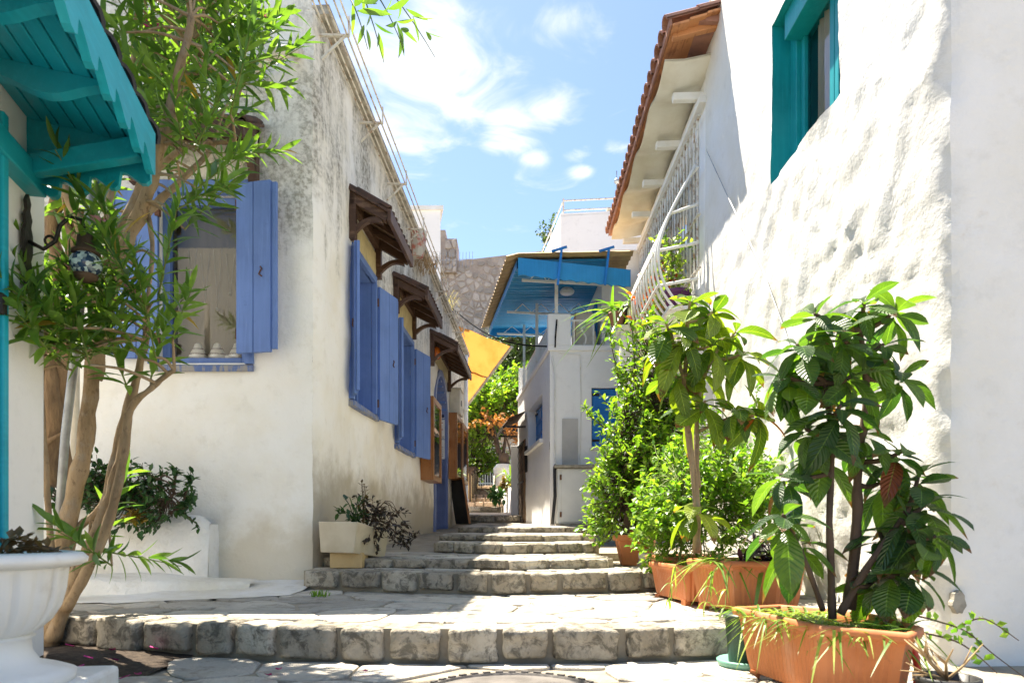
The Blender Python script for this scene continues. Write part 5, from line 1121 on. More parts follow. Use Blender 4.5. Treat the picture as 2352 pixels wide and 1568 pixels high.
wavyboard((xl_(12.78), 12.78, AZ(12.75)), (1.2, 12.78, AZ(12.75)), 0.0, -0.17, 0.02, 0.15, 'rear_fascia', M['azure_roof'])
for (x, y) in ((0.62, 9.55), (0.40, 11.0), (0.22, 12.4)): m = MB(); m.beam((x, y, FZ + (0.5 if y < 10 else 0.07)), (x, y, AZ(y) - 0.03), 0.045, 0.045, (0, 1, 0)); m.build('post', M['whitemetal'], aw)
for y in (9.35, 11.0, 12.5):
    m = MB(); m.beam((xl_(y) + 0.1, y, AZ(y) - 0.16), (1.25, y, AZ(y) - 0.22), 0.03, 0.03); xs_ = [lerp(xl_(y) + 0.2, 1.22, k / 8) for k in range(9)]
    m.tube([(x, y, AZ(y) - (0.03 if k % 2 else 0.17)) for k, x in enumerate(xs_)], 0.008, 5); m.build('truss', M['whitemetal'], aw)
for (x, y) in ((0.60, 8.98), (1.22, 8.98)): m = MB(); m.beam((x, y - 0.03, AZ(9) - 0.35), (x + 0.05, y - 0.03, AZ(9) + 0.12), 0.03, 0.03, (0, 1, 0)); m.beam((x - 0.08, y - 0.03, AZ(9) + 0.09), (x + 0.12, y - 0.03, AZ(9) + 0.15), 0.03, 0.025, (0, 1, 0)); m.build('fascia_bracket', M['azure'], aw)
cl_ = thing('ceiling_lamp', (0.83, 10.3, 3.95), 'round white ceiling lamp under the azure awning roof', 'lamp')
m = MB(); m.lathe((0.83, 10.3, AZ(10.3) - 0.07), [(0.09, 0), (0.105, 0.012), (0.11, 0.04), (0.10, 0.055)], 28); m.build('diffuser', M['plastic_white'], cl_, smooth=True); m = MB(); m.lathe((0.83, 10.3, AZ(10.3) - 0.016), [(0.085, 0), (0.085, 0.02)], 20); m.build('base', M['white'], cl_)
ac = thing('air_conditioner', (1.02, 10.2, FZ + 0.07), 'grey air conditioner unit on the balcony', 'air conditioner')
m = MB(); m.box((1.05, 10.25, FZ + 0.42), (0.26, 0.60, 0.52)); m.build('casing', M['pvc'], ac, bevel=0.015)
m = MB(); m.box((1.02, 9.947, FZ + 0.50), (0.09, 0.004, 0.10)); m.build('rating_label', M['paper'], ac); m = MB(); m.box((0.918, 9.95, FZ + 0.48), (0.004, 0.05, 0.36)); m.build('red_stripe', M['redplastic'], ac)
m = MB(); m.tube([(1.14, 10.0, FZ + 0.45), (1.2, 9.98, FZ + 0.40), (1.22, 9.98, FZ + 0.25), (1.16, 9.98, FZ + 0.12)], 0.022, 8); m.build('hose', M['pvc'], ac, smooth=True)
for y in (10.05, 10.45): m = MB(); m.box((1.05, y, FZ + 0.115), (0.3, 0.05, 0.08)); m.build('foot', M['pvc'], ac)
# cabinet at the foot
cbn = thing('steel_cabinet', (0.98, 9.3, 0.6), 'pale grey steel cabinet at the foot of the balcony house', 'cabinet')
m = MB(); m.box((0.98, 9.33, 1.0), (0.74, 0.28, 0.74)); m.build('body', M['steelgrey'], cbn, bevel=0.006); m = MB(); m.box((0.99, 9.183, 1.0), (0.66, 0.012, 0.70)); m.build('door', M['steelgrey'], cbn, bevel=0.003)
m = MB(); m.box((0.98, 9.31, 1.395), (0.82, 0.36, 0.04)); m.build('top_slab', M['concrete_grey'], cbn, bevel=0.006); m = MB(); m.box((0.98, 9.33, 0.60), (0.78, 0.30, 0.055)); m.build('plinth', M['concrete_grey'], cbn)
for z in (0.75, 1.25): m = MB(); m.box((0.655, 9.175, z), (0.025, 0.015, 0.07)); m.build('hinge', M['rust'], cbn)
cd = thing('conduit', (BX + 0.06, BYc - 0.03, 0.6), 'white conduit on the corner of the balcony house', 'conduit'); m = MB(); m.tube([(BX + 0.07, BYc - 0.025, 1.4), (BX + 0.07, BYc - 0.025, 2.7), (BX + 0.03, BYc - 0.025, 2.95)], 0.014, 6); m.build('pipe', M['white'], cd)
cd = thing('wall_wire', (BX + 0.42, BYc - 0.02, 2.2), 'thin white wire down the front of the balcony house', 'wire'); m = MB(); m.tube([(BX + 0.12, BYc - 0.02, 3.0), (BX + 0.42, BYc - 0.02, 2.97), (BX + 0.43, BYc - 0.02, 2.2), (BX + 0.42, BYc - 0.02, 1.45)], 0.007, 5); m.build('wire', M['whitemetal'], cd)
hc = thing('black_hose', (BX + 0.06, 9.2, 0.6), 'black hose beside the grey steel cabinet', 'hose'); m = MB(); m.tube([(0.59, 9.3, 1.42), (0.575, 9.22, 1.36), (0.58, 9.2, 1.0), (0.555, 9.18, 0.75), (0.54, 9.15, 0.62)], 0.022, 8); m.build('hose', M['blackplastic'], hc, smooth=True)
# gate bay at the far end of the side wall
gt = thing('gate_bay', B(3.4, 0.1, 0.67), 'narrow gateway with twisted iron bars past the azure window', 'gate')
m = MB(); c_ = B(3.72, 0.06, 1.38); m.box(c_, (0.16, 0.14, 1.55)); m.build('pilaster', M['plaster_new'], gt, bevel=0.01)
for k in range(4):
    p = B(2.75 + k * 0.2, 0.04, 0); m = MB(); m.tube([(p.x + 0.008 * math.cos(a * 1.3), p.y + 0.008 * math.sin(a * 1.3), 0.68 + a * 0.04) for a in range(36)], 0.006, 5); m.build('twisted_bar', M['black'], gt, smooth=True)
for z in (0.7, 1.4, 2.1): m = MB(); m.beam(B(2.65, 0.04, z), B(3.45, 0.04, z), 0.02, 0.03); m.build('cross_bar', M['black'], gt)
m = MB(); m.hexa([B(2.6, -0.005, 0.66), B(3.5, -0.005, 0.66), B(3.5, 0.012, 0.66), B(2.6, 0.012, 0.66), B(2.6, -0.005, 2.15), B(3.5, -0.005, 2.15), B(3.5, 0.012, 2.15), B(2.6, 0.012, 2.15)]); m.build('gate_panel', M['bark_old'], gt)
ga = thing('gate_canopy', B(3.0, 0.2, 2.3), 'small dark ribbed metal canopy over the gateway', 'canopy')
m = MB(); P = []
for i in range(43):
    s = 2.45 + i * 0.03; c_ = 0.012 * (1 if (i // 3) % 2 else -1); P.append([B(s, 0.02, 2.62 + c_), B(s, 0.30, 2.50 + c_), B(s, 0.42, 2.36 + c_)])
m.grid(P); m.build('ribbed_sheet', M['bark_dark'], ga); m = MB(); m.beam(B(2.45, 0.41, 2.33), B(3.72, 0.41, 2.33), 0.02, 0.04); m.beam(B(2.46, 0.02, 2.34), B(2.46, 0.42, 2.34), 0.02, 0.03); m.beam(B(3.7, 0.02, 2.34), B(3.7, 0.42, 2.34), 0.02, 0.03); m.build('frame', M['black'], ga)
gp = thing('wall_grate', B(2.42, 0.02, 1.5), 'small dark grated opening beside the gateway', 'grate'); m = MB(); m.hexa([B(2.36, 0.002, 1.55), B(2.54, 0.002, 1.55), B(2.54, 0.02, 1.55), B(2.36, 0.02, 1.55), B(2.36, 0.002, 2.0), B(2.54, 0.002, 2.0), B(2.54, 0.02, 2.0), B(2.36, 0.02, 2.0)]); m.build('panel', M['dark'], gp)
for k in range(3): m = MB(); p = B(2.40 + k * 0.05, 0.028, 1.55); m.tube([p, p + Vector((0, 0, 0.45))], 0.006, 5); m.build('bar', M['black'], gp)
# rooftop block behind
rb = thing('rooftop_house', (1.6, 14.0, 3.0), 'plain white rooftop block with terrace rail above the awning', 'house')
wall((1.0, 14.0), (4.5, 13.6), 3.0, 6.98, (0, -1), M['plaster_new'], rb, 'front_wall', step=0.4); wall((1.0, 14.0), (0.62, 17.0), 3.0, 6.98, (-1, 0), M['plaster_new'], rb, 'side_wall', step=0.4)
m = MB(); m.prism([(1.0, 14.0, 6.97), (0.62, 17, 6.97), (4.5, 17, 6.97), (4.5, 13.6, 6.97)], (0, 0, 0.05)); m.build('roof_slab', M['plaster_new'], rb)
m = MB(); m.box((2.4, 14.3, 7.08), (0.9, 0.6, 0.14)); m.build('parapet_block', M['concrete'], rb); m = MB(); m.lathe((1.95, 13.92, 5.45), [(0.06, 0), (0.06, 0.02)], 12); m.build('vent', M['white'], rb)
trl = thing('terrace_rail', (1.1, 14.1, 7.0), 'thin rusty rail round the white rooftop terrace', 'rail')
for z in (7.12, 7.32): m = MB(); m.tube([(4.3, 13.75, z), (1.06, 14.08, z), (0.70, 16.9, z)], 0.018, 5); m.build('rail', M['rustwhite'], trl)
for (x, y) in ((1.06, 14.08), (2.7, 13.92), (0.88, 15.5), (0.70, 16.9)): m = MB(); m.tube([(x, y, 7.0), (x, y, 7.36)], 0.02, 5); m.build('rail_post', M['rustwhite'], trl)
lr = thing('lightning_rod', (2.3, 15.0, 7.0), 'lightning rod mast on the rooftop block', 'mast'); m = MB(); m.tube([(2.3, 15, 7.0), (2.3, 15, 8.0)], 0.028, 7); m.build('mast', M['galv'], lr); m = MB(); m.tube([(2.3, 15, 8.0), (2.3, 15, 8.42)], 0.011, 6); m.build('tip', M['galv'], lr); m = MB(); m.lathe((2.3, 15, 8.12), [(0.02, 0), (0.06, 0.05), (0.06, 0.09), (0.02, 0.13)], 12); m.build('dome', M['galv'], lr)
# far left white block and yellow awning
fb = thing('far_left_house', (-2.6, 15.2, 1), 'plain white tall block behind the old house roof', 'house')
wall((-5, 15.0), (-1.57, 15.0), 0.5, 7.55, (0, -1), M['plaster_new'], fb, 'front_wall', step=0.4); wall((-1.57, 15.0), (-1.68, 15.5), 0.5, 7.55, (1, 0.2), M['plaster_new'], fb, 'side_wall', step=0.4); wall((-5, 15.5), (-1.68, 15.5), 0.5, 7.55, (0, 1), M['plaster_new'], fb, 'rear_wall', step=0.4)
m = MB(); m.prism([(-5, 14.95, 7.55), (-1.5, 14.95, 7.55), (-1.62, 15.56, 7.55), (-5, 15.56, 7.55)], (0, 0, 0.09)); m.build('coping', M['white'], fb)
ya = thing('canvas_awning', (-0.8, 14.5, 4.4), 'sunlit yellow canvas awning hanging over the stairs', 'awning')
a0, a1, b0, b1 = Vector((-1.75, 14.5, 5.1)), Vector((-0.01, 14.5, 4.42)), Vector((-2.5, 17, 4.2)), Vector((-1.19, 17, 3.53))
m = MB(); m.grid([[a0.lerp(a1, s / 10).lerp(b0.lerp(b1, s / 10), t_ / 12) - Vector((0, 0, 0.10 * math.sin(math.pi * t_ / 12) * math.sin(math.pi * s / 10) + 0.03 * math.sin(s * 1.9 + t_ * 0.5) * t_ / 12 + 0.03 * fbm((s * .5, t_ * .7, 2)))) for s in range(11)] for t_ in range(13)]); m.build('canvas', M['canvas'], ya, smooth=True)
m = MB(); m.tube([a1, b1], 0.035, 8); m.build('front_bar', M['concrete_grey'], ya); m = MB(); m.tube([a0.lerp(b0, .45), a1.lerp(b1, .45)], 0.03, 6); m.build('arm', M['linen'], ya)
wr = thing('overhead_cable', (0, 11.5, 4.0), 'black cable sagging from the old house to the balcony pillar', 'cable')
ca, cb2 = Vector((-1.13, 13.0, 4.75)), Vector((0.60, 9.46, 3.08)); m = MB(); m.tube([ca.lerp(cb2, k / 16) - Vector((0, 0, 0.22 * math.sin(math.pi * k / 16))) for k in range(17)] + [(0.60, 9.44, 3.2), (0.62, 9.45, 3.45)], 0.012, 5); m.build('cable', M['rubber'], wr)
shadow_tube = MB(); shadow_tube.tube([(XR(6.2) - 0.03, 6.2, 4.0), (XR(5.6) - 0.035, 5.5, 3.2), (XR(4.8) - 0.035, 4.75, 2.35), (XR(4.3) - 0.04, 4.3, 1.75)], 0.004, 5); shadow_tube.build('cable', M['galv'], cb)  # grey tube laid along the wire's shadow line

# ---------------------------------------------------------------- castle wall on the hill
cw = thing('castle_wall', (-1, 32, 5), 'rubble stone castle wall rising on the hill behind', 'castle wall')
def ctop(x): return 13.1 + (x + 2.77) * 0.115
m = MB(); m.add([(-9, 32, 4), (6, 32, 4), (6, 32, ctop(6)), (-9, 32, ctop(-9))], [(0, 1, 2, 3)]); m.prism([(-9, 32.05, 4), (6, 32.05, 4), (6, 32.05, ctop(6)), (-9, 32.05, ctop(-9))], (0, 1.2, 0)); m.build('wall_core', M['rubblemortar'], cw)
m = MB(); m.box((-3.3, 32.5, 13.3), (1.45, 1.3, 1.6)); m.box((-3.55, 32.4, 13.6), (0.9, 1.25, 1.75)); mer = m.build('merlon', M['rubblemortar'], cw)
r_ = random.Random(5); cnt = 0
x0, x1, z0, z1 = -3.6, 0.3, 6.0, 13.5
for c_ in voronoi_cells(x1 - x0, z1 - z0, 0.315, r_, 1.0):
    cx = x0 + sum(p[0] for p in c_) / len(c_); cz = z0 + sum(p[1] for p in c_) / len(c_)
    if cz > ctop(cx) - 0.2 or r_.random() < 0.05: continue
    u_, v_ = 1176 + cx / 32 * 1568, 1215 - (cz - CZ) / 32 * 1568
    if v_ > 760 and u_ > 1130: continue
    cnt += 1
    if cnt > 300: break
    mapf = lambda a, b, h: (x0 + a, 32.0 - h, z0 + b)
    slab(c_, mapf, 0.05 + 0.05 * r_.random(), 0.035, r_).build('stone', M['rubble'], cw)
r_ = random.Random(6)
for c_ in voronoi_cells(1.4, 1.9, 0.36, r_, 0.6):
    mapf = lambda a, b, h: (-4.0 + a, 31.83 - h, 12.5 + b)
    if 12.5 + sum(p[1] for p in c_) / len(c_) > 14.0 and sum(p[0] for p in c_) / len(c_) > 0.95: continue
    slab(c_, mapf, 0.05, 0.06, r_).build('stone', M['rubble'], mer)
# low walls, planter boxes, pillar beside the upper stairs
lw_ = thing('stair_side_wall', (-0.05, 15, 0.7), 'low sunlit whitewashed wall on the right of the upper stairs', 'wall')
m = MB(); P = []
for i in range(14):
    y = 13.3 + i * 0.65; x = 0.12 - 0.085 * (y - 13.3); zt_ = 1.2 + 0.13 * (y - 13.3); P.append([(x - 0.04, y, 0.5), (x, y, zt_ - 0.03), (x + 0.06, y, zt_), (x + 0.35, y, zt_), (x + 0.36, y, 0.5)])
m.grid(P); m.rough(0.03, 2); m.build('wall', M['plaster_rough'], lw_, smooth=True)
for k in range(4):
    y = 17.2 + k * 1.05; zb = 1.2 + 0.15 * k; pbx = thing('stair_planter_box', (-1.3, y, zb), ['lowest', 'second lowest', 'second highest', 'highest'][k] + ' brown wooden planter box beside the upper stairs', 'planter box', 'planter boxes climbing the stairs')
    m = MB(); m.box((-1.28, y + 0.4, zb + 0.36), (0.46, 0.85, 0.80)); m.build('box', M['sandstone'], pbx, bevel=0.01)
    m = MB(); m.box((-1.28, y + 0.4, zb + 0.79), (0.52, 0.92, 0.05)); m.build('rim', M['bark_dark'], pbx)
    for sx in (-1.505, -1.055): m = MB(); m.box((sx, y - 0.03, zb + 0.36), (0.05, 0.03, 0.82)); m.build('corner_strip', M['bark_dark'], pbx)
sp_ = thing('stone_pillar', (-0.25, 18.6, 1.3), 'round-topped stone pillar with a pot beside the upper stairs', 'pillar')
m = MB(); m.lathe((-0.22, 18.6, 1.2), [(0.24, 0), (0.23, 0.75), (0.28, 0.85), (0.29, 1.0), (0.2, 1.12), (0.05, 1.14)], 14); m.rough(0.03, 3); m.build('shaft', M['plaster_rough'], sp_)
m = MB(); m.lathe((-0.22, 18.6, 2.34), [(0.09, 0), (0.14, 0.1), (0.15, 0.2), (0.11, 0.26), (0.13, 0.28)], 14); m.build('pot', M['bark_dark'], sp_, smooth=True)
fn = thing('garden_fence', (-0.6, 23, 2), 'thin pale iron fence behind the upper stairs', 'fence')
for k in range(36): x = -2.6 + k * 0.085; m = MB(); m.tube([(x, 23, 1.9), (x, 23, 3.5)], 0.014, 4); m.build('bar', M['steelgrey'], fn)
for z in (2.1, 3.3): m = MB(); m.beam((-2.65, 23, z), (0.5, 23, z), 0.03, 0.04); m.build('rail', M['steelgrey'], fn)

# ---------------------------------------------------------------- foliage tools
def leaf_data(nseg, prof, droop=0.3, fold=0.25, nx=2, wave=0.0):
    V, F, UV = [], [], []
    for i in range(nseg + 1):
        t = i / nseg; w = prof(t) if 0 < i < nseg else prof(t) * 0.5 + 0.002; z = -droop * t * t; x = t * (1 - 0.18 * droop * t)
        for j in range(nx + 1):
            s = -1 + 2 * j / nx; V.append((x, s * w, z + abs(s) * w * fold + (wave * math.sin(i * 2.4) * abs(s)))); UV.append((j / nx, t))
    for i in range(nseg):
        for j in range(nx): a = i * (nx + 1) + j; F.append((a, a + nx + 1, a + nx + 2, a + 1))
    return np.array(V), F, UV
def mk_leaf(name, mat, data):
    V, F, UV = data; me = bpy.data.meshes.new(name); me.from_pydata([tuple(v) for v in V], [], F); uv = me.uv_layers.new()
    for l in me.loops: uv.data[l.index].uv = UV[l.vertex_index]
    me.materials.append(mat); me.polygons.foreach_set('use_smooth', [True] * len(me.polygons)); return me
lance = lambda w: (lambda t: w * (math.sin(math.pi * min(1, t * 0.96 + 0.02)) ** 0.8) * (1.05 - 0.25 * t))
oval = lambda w: (lambda t: w * (math.sin(math.pi * (t ** 0.85)) ** 0.7 if 0 < t < 1 else 0))
obov = lambda w: (lambda t: w * (math.sin(math.pi * (t ** 1.35)) ** 0.75 if 0 < t < 1 else 0))
LV = {'lance': [leaf_data(5, lance(0.105), d, 0.35) for d in (0.05, 0.22, 0.42)],
      'loquat': [leaf_data(7, obov(0.225), d, 0.22, 4, 0.006) for d in (0.12, 0.4, 0.75, 1.1)],
      'oval': [leaf_data(3, oval(0.24), d, 0.3) for d in (0.05, 0.3)],
      'small': [leaf_data(2, oval(0.30), d, 0.3) for d in (0.05, 0.3)],
      'blade': [leaf_data(7, lambda t: 0.050 * (1 - t) ** 0.5 * min(1, 0.5 + t * 3), d, 0.4) for d in (0.7, 1.2, 1.9)],
      'needle': [leaf_data(1, lambda t: 0.06, 0.0, 0.0, 1)]}
def foliage(parent, items, kind, mat, nind=300, partname='leaf'):
    """items: (world matrix, variant). The largest in view are objects of their own, the rest one joined part"""
    datas = LV[kind]
    def score(it):
        p = it[0].translation; Y = p.y
        if Y < 0.5: return -1
        u, v = 1176 + p.x / Y * 1568, 1215 - (p.z - CZ) / Y * 1568
        if not (-60 < u < 2410 and -60 < v < 1630): return -1
        return it[0].to_scale().x / Y
    items = sorted(items, key=score, reverse=True)
    ind, rest = items[:nind], items[nind:]
    if ind:
        mes = [mk_leaf(partname, mat, d) for d in datas]
        for Mw, k in ind: inst(partname, mes[k % len(datas)], parent, Mw)
    if rest:
        b = np.array(BASE[parent.name]); VS, FS, US = [], [], []; off = 0
        for Mw, k in rest:
            V, F, UV = datas[k % len(datas)]; A = np.array(Mw); VS.append(V @ A[:3, :3].T + A[:3, 3] - b); FS += [tuple(i + off for i in f) for f in F]; US += UV; off += len(V)
        me = bpy.data.meshes.new('leaves'); me.from_pydata(np.concatenate(VS).tolist(), [], FS); uv = me.uv_layers.new()
        li = np.zeros(len(me.loops), dtype=np.int32); me.loops.foreach_get('vertex_index', li); uv.data.foreach_set('uv', np.array(US, dtype=np.float32)[li].ravel())
        me.materials.append(mat); me.polygons.foreach_set('use_smooth', [True] * len(me.polygons))
        o = bpy.data.objects.new('leaves', me); C.objects.link(o); o.parent = parent; o['kind'] = 'stuff'; BASE[o.name] = BASE[parent.name]
def lm(p, d, up, L_, w=1.0, roll=0.0):
    A = frame_mat(p, d, up)
    return A @ Matrix.Rotation(roll, 4, 'X') @ Matrix.Diagonal((L_, L_ * w, L_, 1))
def rdir(r): 
    v = Vector((r.gauss(0, 1), r.gauss(0, 1), r.gauss(0, 1))); return v.normalized()
def inpoly(p, poly):
    x, y = p; c = False
    for i in range(len(poly)):
        (x0, y0), (x1, y1) = poly[i], poly[i - 1]
        if (y0 > y) != (y1 > y) and x < (x1 - x0) * (y - y0) / (y1 - y0) + x0: c = not c
    return c
def spline(pts, k=5):
    P = [Vector(p) for p in pts]; out = []
    for i in range(len(P) - 1):
        a, b, c, d = P[max(i - 1, 0)], P[i], P[i + 1], P[min(i + 2, len(P) - 1)]
        for j in range(k):
            t = j / k; out.append(0.5 * ((2 * b) + (c - a) * t + (2 * a - 5 * b + 4 * c - d) * t * t + (3 * b - a - 3 * c + d) * t ** 3))
    out.append(P[-1]); return out
def limb(parent, pts, r0, r1, mat, name='trunk', n=8, k=5):
    P = spline(pts, k); m = MB(); m.tube(P, [lerp(r0, r1, i / (len(P) - 1)) * (1 + 0.10 * math.sin(i * 2.1)) for i in range(len(P))], n)
    if r0 > 0.012: m.rough(r0 * 0.22, 9 + 0.2 / r0)
    m.build(name, mat, parent, smooth=True, fixn=False); return P

# ---------------------------------------------------------------- oleander
ot = thing('oleander_tree', (-2.1, 3.12, 0.0), 'tall leaning oleander tree with many pale trunks and narrow leaves', 'tree')
ro = random.Random(21); nodes = []
TR_ = [  # (points in photo position + distance, radius0, radius1)
    ([(110, 1490, 3.10), (128, 1330, 3.10), (160, 1180, 3.12), (196, 1010, 3.14), (212, 850, 3.16), (232, 700, 3.2), (250, 590, 3.22), (310, 470, 3.25), (350, 380, 3.28), (400, 270, 3.3), (430, 100, 3.35), (445, -60, 3.4)], 0.045, 0.015),
    ([(120, 1470, 3.08), (165, 1340, 3.06), (215, 1240, 3.05), (262, 1110, 3.05), (290, 990, 3.05), (300, 920, 3.06), (330, 800, 3.05), (340, 720, 3.05)], 0.034, 0.012),
    ([(150, 1400, 3.05), (210, 1290, 3.02), (252, 1190, 3.0), (285, 1040, 3.0), (300, 940, 3.0), (360, 880, 2.95), (400, 850, 2.92)], 0.026, 0.010),
    ([(140, 1420, 3.12), (170, 1230, 3.15), (235, 1160, 3.12), (270, 1010, 3.1), (298, 900, 3.1)], 0.022, 0.012),
    ([(215, 870, 3.16), (245, 700, 3.15), (290, 560, 3.1), (340, 440, 3.05), (370, 330, 3.0), (415, 150, 2.95), (440, 40, 2.95)], 0.040, 0.014),
    ([(230, 720, 3.2), (270, 600, 3.3), (330, 500, 3.4), (400, 430, 3.5), (470, 360, 3.6), (540, 260, 3.7)], 0.030, 0.010),
    ([(225, 760, 3.16), (205, 640, 3.1), (185, 520, 3.1), (150, 440, 3.1), (135, 410, 3.1)], 0.030, 0.018),
    ([(245, 620, 3.2), (250, 480, 3.25), (262, 380, 3.3), (300, 200, 3.35), (310, 40, 3.4), (320, -80, 3.4)], 0.022, 0.010),
    ([(350, 400, 3.28), (420, 340, 3.2), (490, 330, 3.15), (540, 320, 3.1)], 0.016, 0.008),
    ([(330, 450, 3.25), (350, 560, 3.0), (338, 700, 2.95), (330, 780, 2.92)], 0.012, 0.006),
    ([(120, 1300, 3.0), (100, 1000, 2.95), (95, 850, 2.9), (110, 700, 2.85), (95, 600, 2.8)], 0.014, 0.006),
    ([(430, 100, 3.35), (520, -40, 3.4), (640, -120, 3.4), (780, -100, 3.4), (870, -20, 3.35)], 0.016, 0.007)]
for pts, r0, r1 in TR_:
    P = limb(ot, [D(*p) for p in pts], r0, r1, M['bark'], 'trunk' if r0 > 0.03 else 'branch'); nodes += [(q, lerp(r0, r1, i / len(P))) for i, q in enumerate(P) if i > len(P) * 0.35]
regs = [([(255, -80), (500, -80), (560, 60), (575, 170), (580, 215), (540, 270), (500, 340), (450, 400), (400, 420), (350, 410), (330, 300), (290, 160)], 88, (2.9, 3.75)),
        ([(370, 400), (500, 400), (520, 460), (480, 540), (400, 540)], 4, (2.9, 3.3)),
        ([(25, 620), (100, 660), (190, 660), (240, 740), (215, 860), (100, 860), (45, 740)], 24, (2.55, 3.0)),
        ([(250, 560), (380, 600), (460, 640), (450, 720), (400, 800), (400, 880), (330, 940), (260, 900), (230, 760)], 17, (2.75, 3.1)),
        ([(100, 420), (250, 420), (300, 520), (140, 500)], 8, (3.1, 3.5)),
        ([(180, 1220), (290, 1220), (280, 1330), (190, 1330)], 3, (3.05, 3.15)),
        ([(790, -60), (900, -60), (890, 0), (800, 10)], 4, (3.2, 3.5)),
        ([(560, -300), (-60, -300), (-60, -120), (500, -120)], 34, (2.9, 3.9))]  # last region: unseen shoots above the view, added to cast shade
LI, FL = [], []; twm = MB(); grm = MB()
for poly, cnt, (ya, yb_) in regs:
    us = [p[0] for p in poly]; vs__ = [p[1] for p in poly]; k = 0; tries = 0
    while k < cnt and tries < 5000:
        tries += 1; u, v = ro.uniform(min(us), max(us)), ro.uniform(min(vs__), max(vs__))
        if not inpoly((u, v), poly): continue
        k += 1; base = D(u, v, ro.uniform(ya, yb_))
        nd_ = min(nodes, key=lambda q: (q[0] - base).length + (0.5 if q[0].z > base.z + 0.1 else 0))
        a = nd_[0]; dirv = (base - a); dirv = (dirv.normalized() if dirv.length > 0.01 else Vector((0, 0, 1))) * 0.6 + Vector((ro.uniform(-.5, .5), ro.uniform(-.5, .4), ro.uniform(0.4, 1.0))); dirv.normalize()
        hang = (780 <= u <= 900 and v < 60)
        if hang: dirv = Vector((ro.uniform(0, .6), ro.uniform(-.3, .3), -ro.uniform(0.3, 0.9))).normalized()
        L_ = ro.uniform(0.22, 0.42); st = spline([a, a.lerp(base, 0.5) + Vector((0, 0, 0.02)), base], 4); twm.tube(st, [lerp(min(0.008, nd_[1]), 0.0045, i / (len(st) - 1)) for i in range(len(st))], 5, False)
        sh = [base + dirv * L_ * (i / 5) + Vector((0, 0, (-0.02 if not hang else -0.08) * (i / 5) ** 2)) for i in range(6)]; grm.tube(sh, [0.0042 - 0.0005 * i for i in range(6)], 5, False)
        nw = int(L_ / 0.042); side = dirv.cross(Vector((0, 1, 0.2))).normalized(); oth = dirv.cross(side)
        for w in range(nw):
            t_ = (w + 0.6) / nw; p = base + dirv * L_ * t_; ph = w * 1.05 + ro.uniform(-.3, .3)
            for j in range(3):
                if ro.random() < (0.6 if hang else 0.12): continue
                th = ph + j * 2.094; out = side * math.cos(th) + oth * math.sin(th); opening = lerp(1.1, 0.40, t_) + ro.uniform(-.2, .25)
                d = (dirv * math.cos(opening) + out * math.sin(opening)); ll = ro.uniform(0.115, 0.185) * (1 - 0.25 * t_); LI.append((lm(p, d, dirv + Vector((0, 0, 0.3)), ll, ro.uniform(0.85, 1.15), ro.uniform(-.4, .4)), ro.choice((0, 0, 1, 1, 2))))
        if ro.random() < 0.10: FL.append(base + dirv * L_ * 1.04)
twm.build('twigs', M['bark'], ot, smooth=True, kind='stuff', fixn=False); grm.build('green_shoots', M['stem'], ot, smooth=True, kind='stuff', fixn=False)
foliage(ot, LI, 'lance', M['oleander'], 300)
for k, p in enumerate(FL[:14]):
    m = MB()
    for j in range(9):
        d = rdir(ro); d.z = abs(d.z); s = d.cross(Vector((0.3, 0.5, 1))).normalized() * 0.011; q = p + rdir(ro) * 0.012; m.add([q, q + d * 0.02 + s, q + d * 0.036, q + d * 0.02 - s], [(0, 1, 2, 3)])
    m.build('flower', M['petal'] if k % 4 == 0 else M['pinkflower'], ot, fixn=False)
# ties, support pole, old vine
sp2 = thing('support_pole', D(135, 1150, 3.2), 'grey galvanised pole propping the oleander', 'pole'); m = MB(); m.tube([D(128, 1300, 3.22), D(150, 1000, 3.2), D(178, 760, 3.15), D(214, 395, 3.1)], 0.019, 10); m.build('tube', M['galv'], sp2, smooth=True)
m = MB(); 
for k in range(4): m.tube([D(214, 400 + k * 5, 3.1) + Vector((0.023 * math.cos(a), 0.023 * math.sin(a), 0)) for a in [i * 0.7 for i in range(10)]], 0.005, 5)
m.build('twine', M['tealrope'], sp2)
ov = thing('old_vine_trunk', D(115, 1100, 3.5) * 1.0, 'gnarled brown dead vine trunk behind the oleander', 'vine')
for pts, a, b in (([(105, 1110, 3.5), (118, 960, 3.5), (108, 820, 3.5), (130, 640, 3.5), (120, 520, 3.5), (140, 430, 3.5)], 0.05, 0.04), ([(150, 1100, 3.6), (135, 940, 3.55), (150, 780, 3.55), (165, 600, 3.55), (190, 480, 3.5)], 0.04, 0.03), ([(118, 640, 3.45), (160, 580, 3.4), (200, 520, 3.45), (225, 440, 3.5)], 0.028, 0.018), ([(140, 500, 3.5), (185, 560, 3.45), (215, 600, 3.4)], 0.02, 0.014), ([(105, 1020, 3.45), (135, 1000, 3.45), (158, 985, 3.5)], 0.014, 0.01)):
    P = spline([D(*p) for p in pts], 7); m = MB(); m.tube(P, [lerp(a, b, i / (len(P) - 1)) for i in range(len(P))], 9); m.rough(0.022, 9); m.build('trunk', M['bark_old'], ov, smooth=True)
pv = thing('thin_pipe', D(174, 1100, 3.9), 'thin white pipe behind the oleander trunks', 'pipe'); m = MB(); m.tube([D(172, 1110, 3.9), D(174, 600, 3.9), D(172, 470, 3.9)], 0.022, 8); m.build('pipe', M['pvc'], pv, smooth=True)
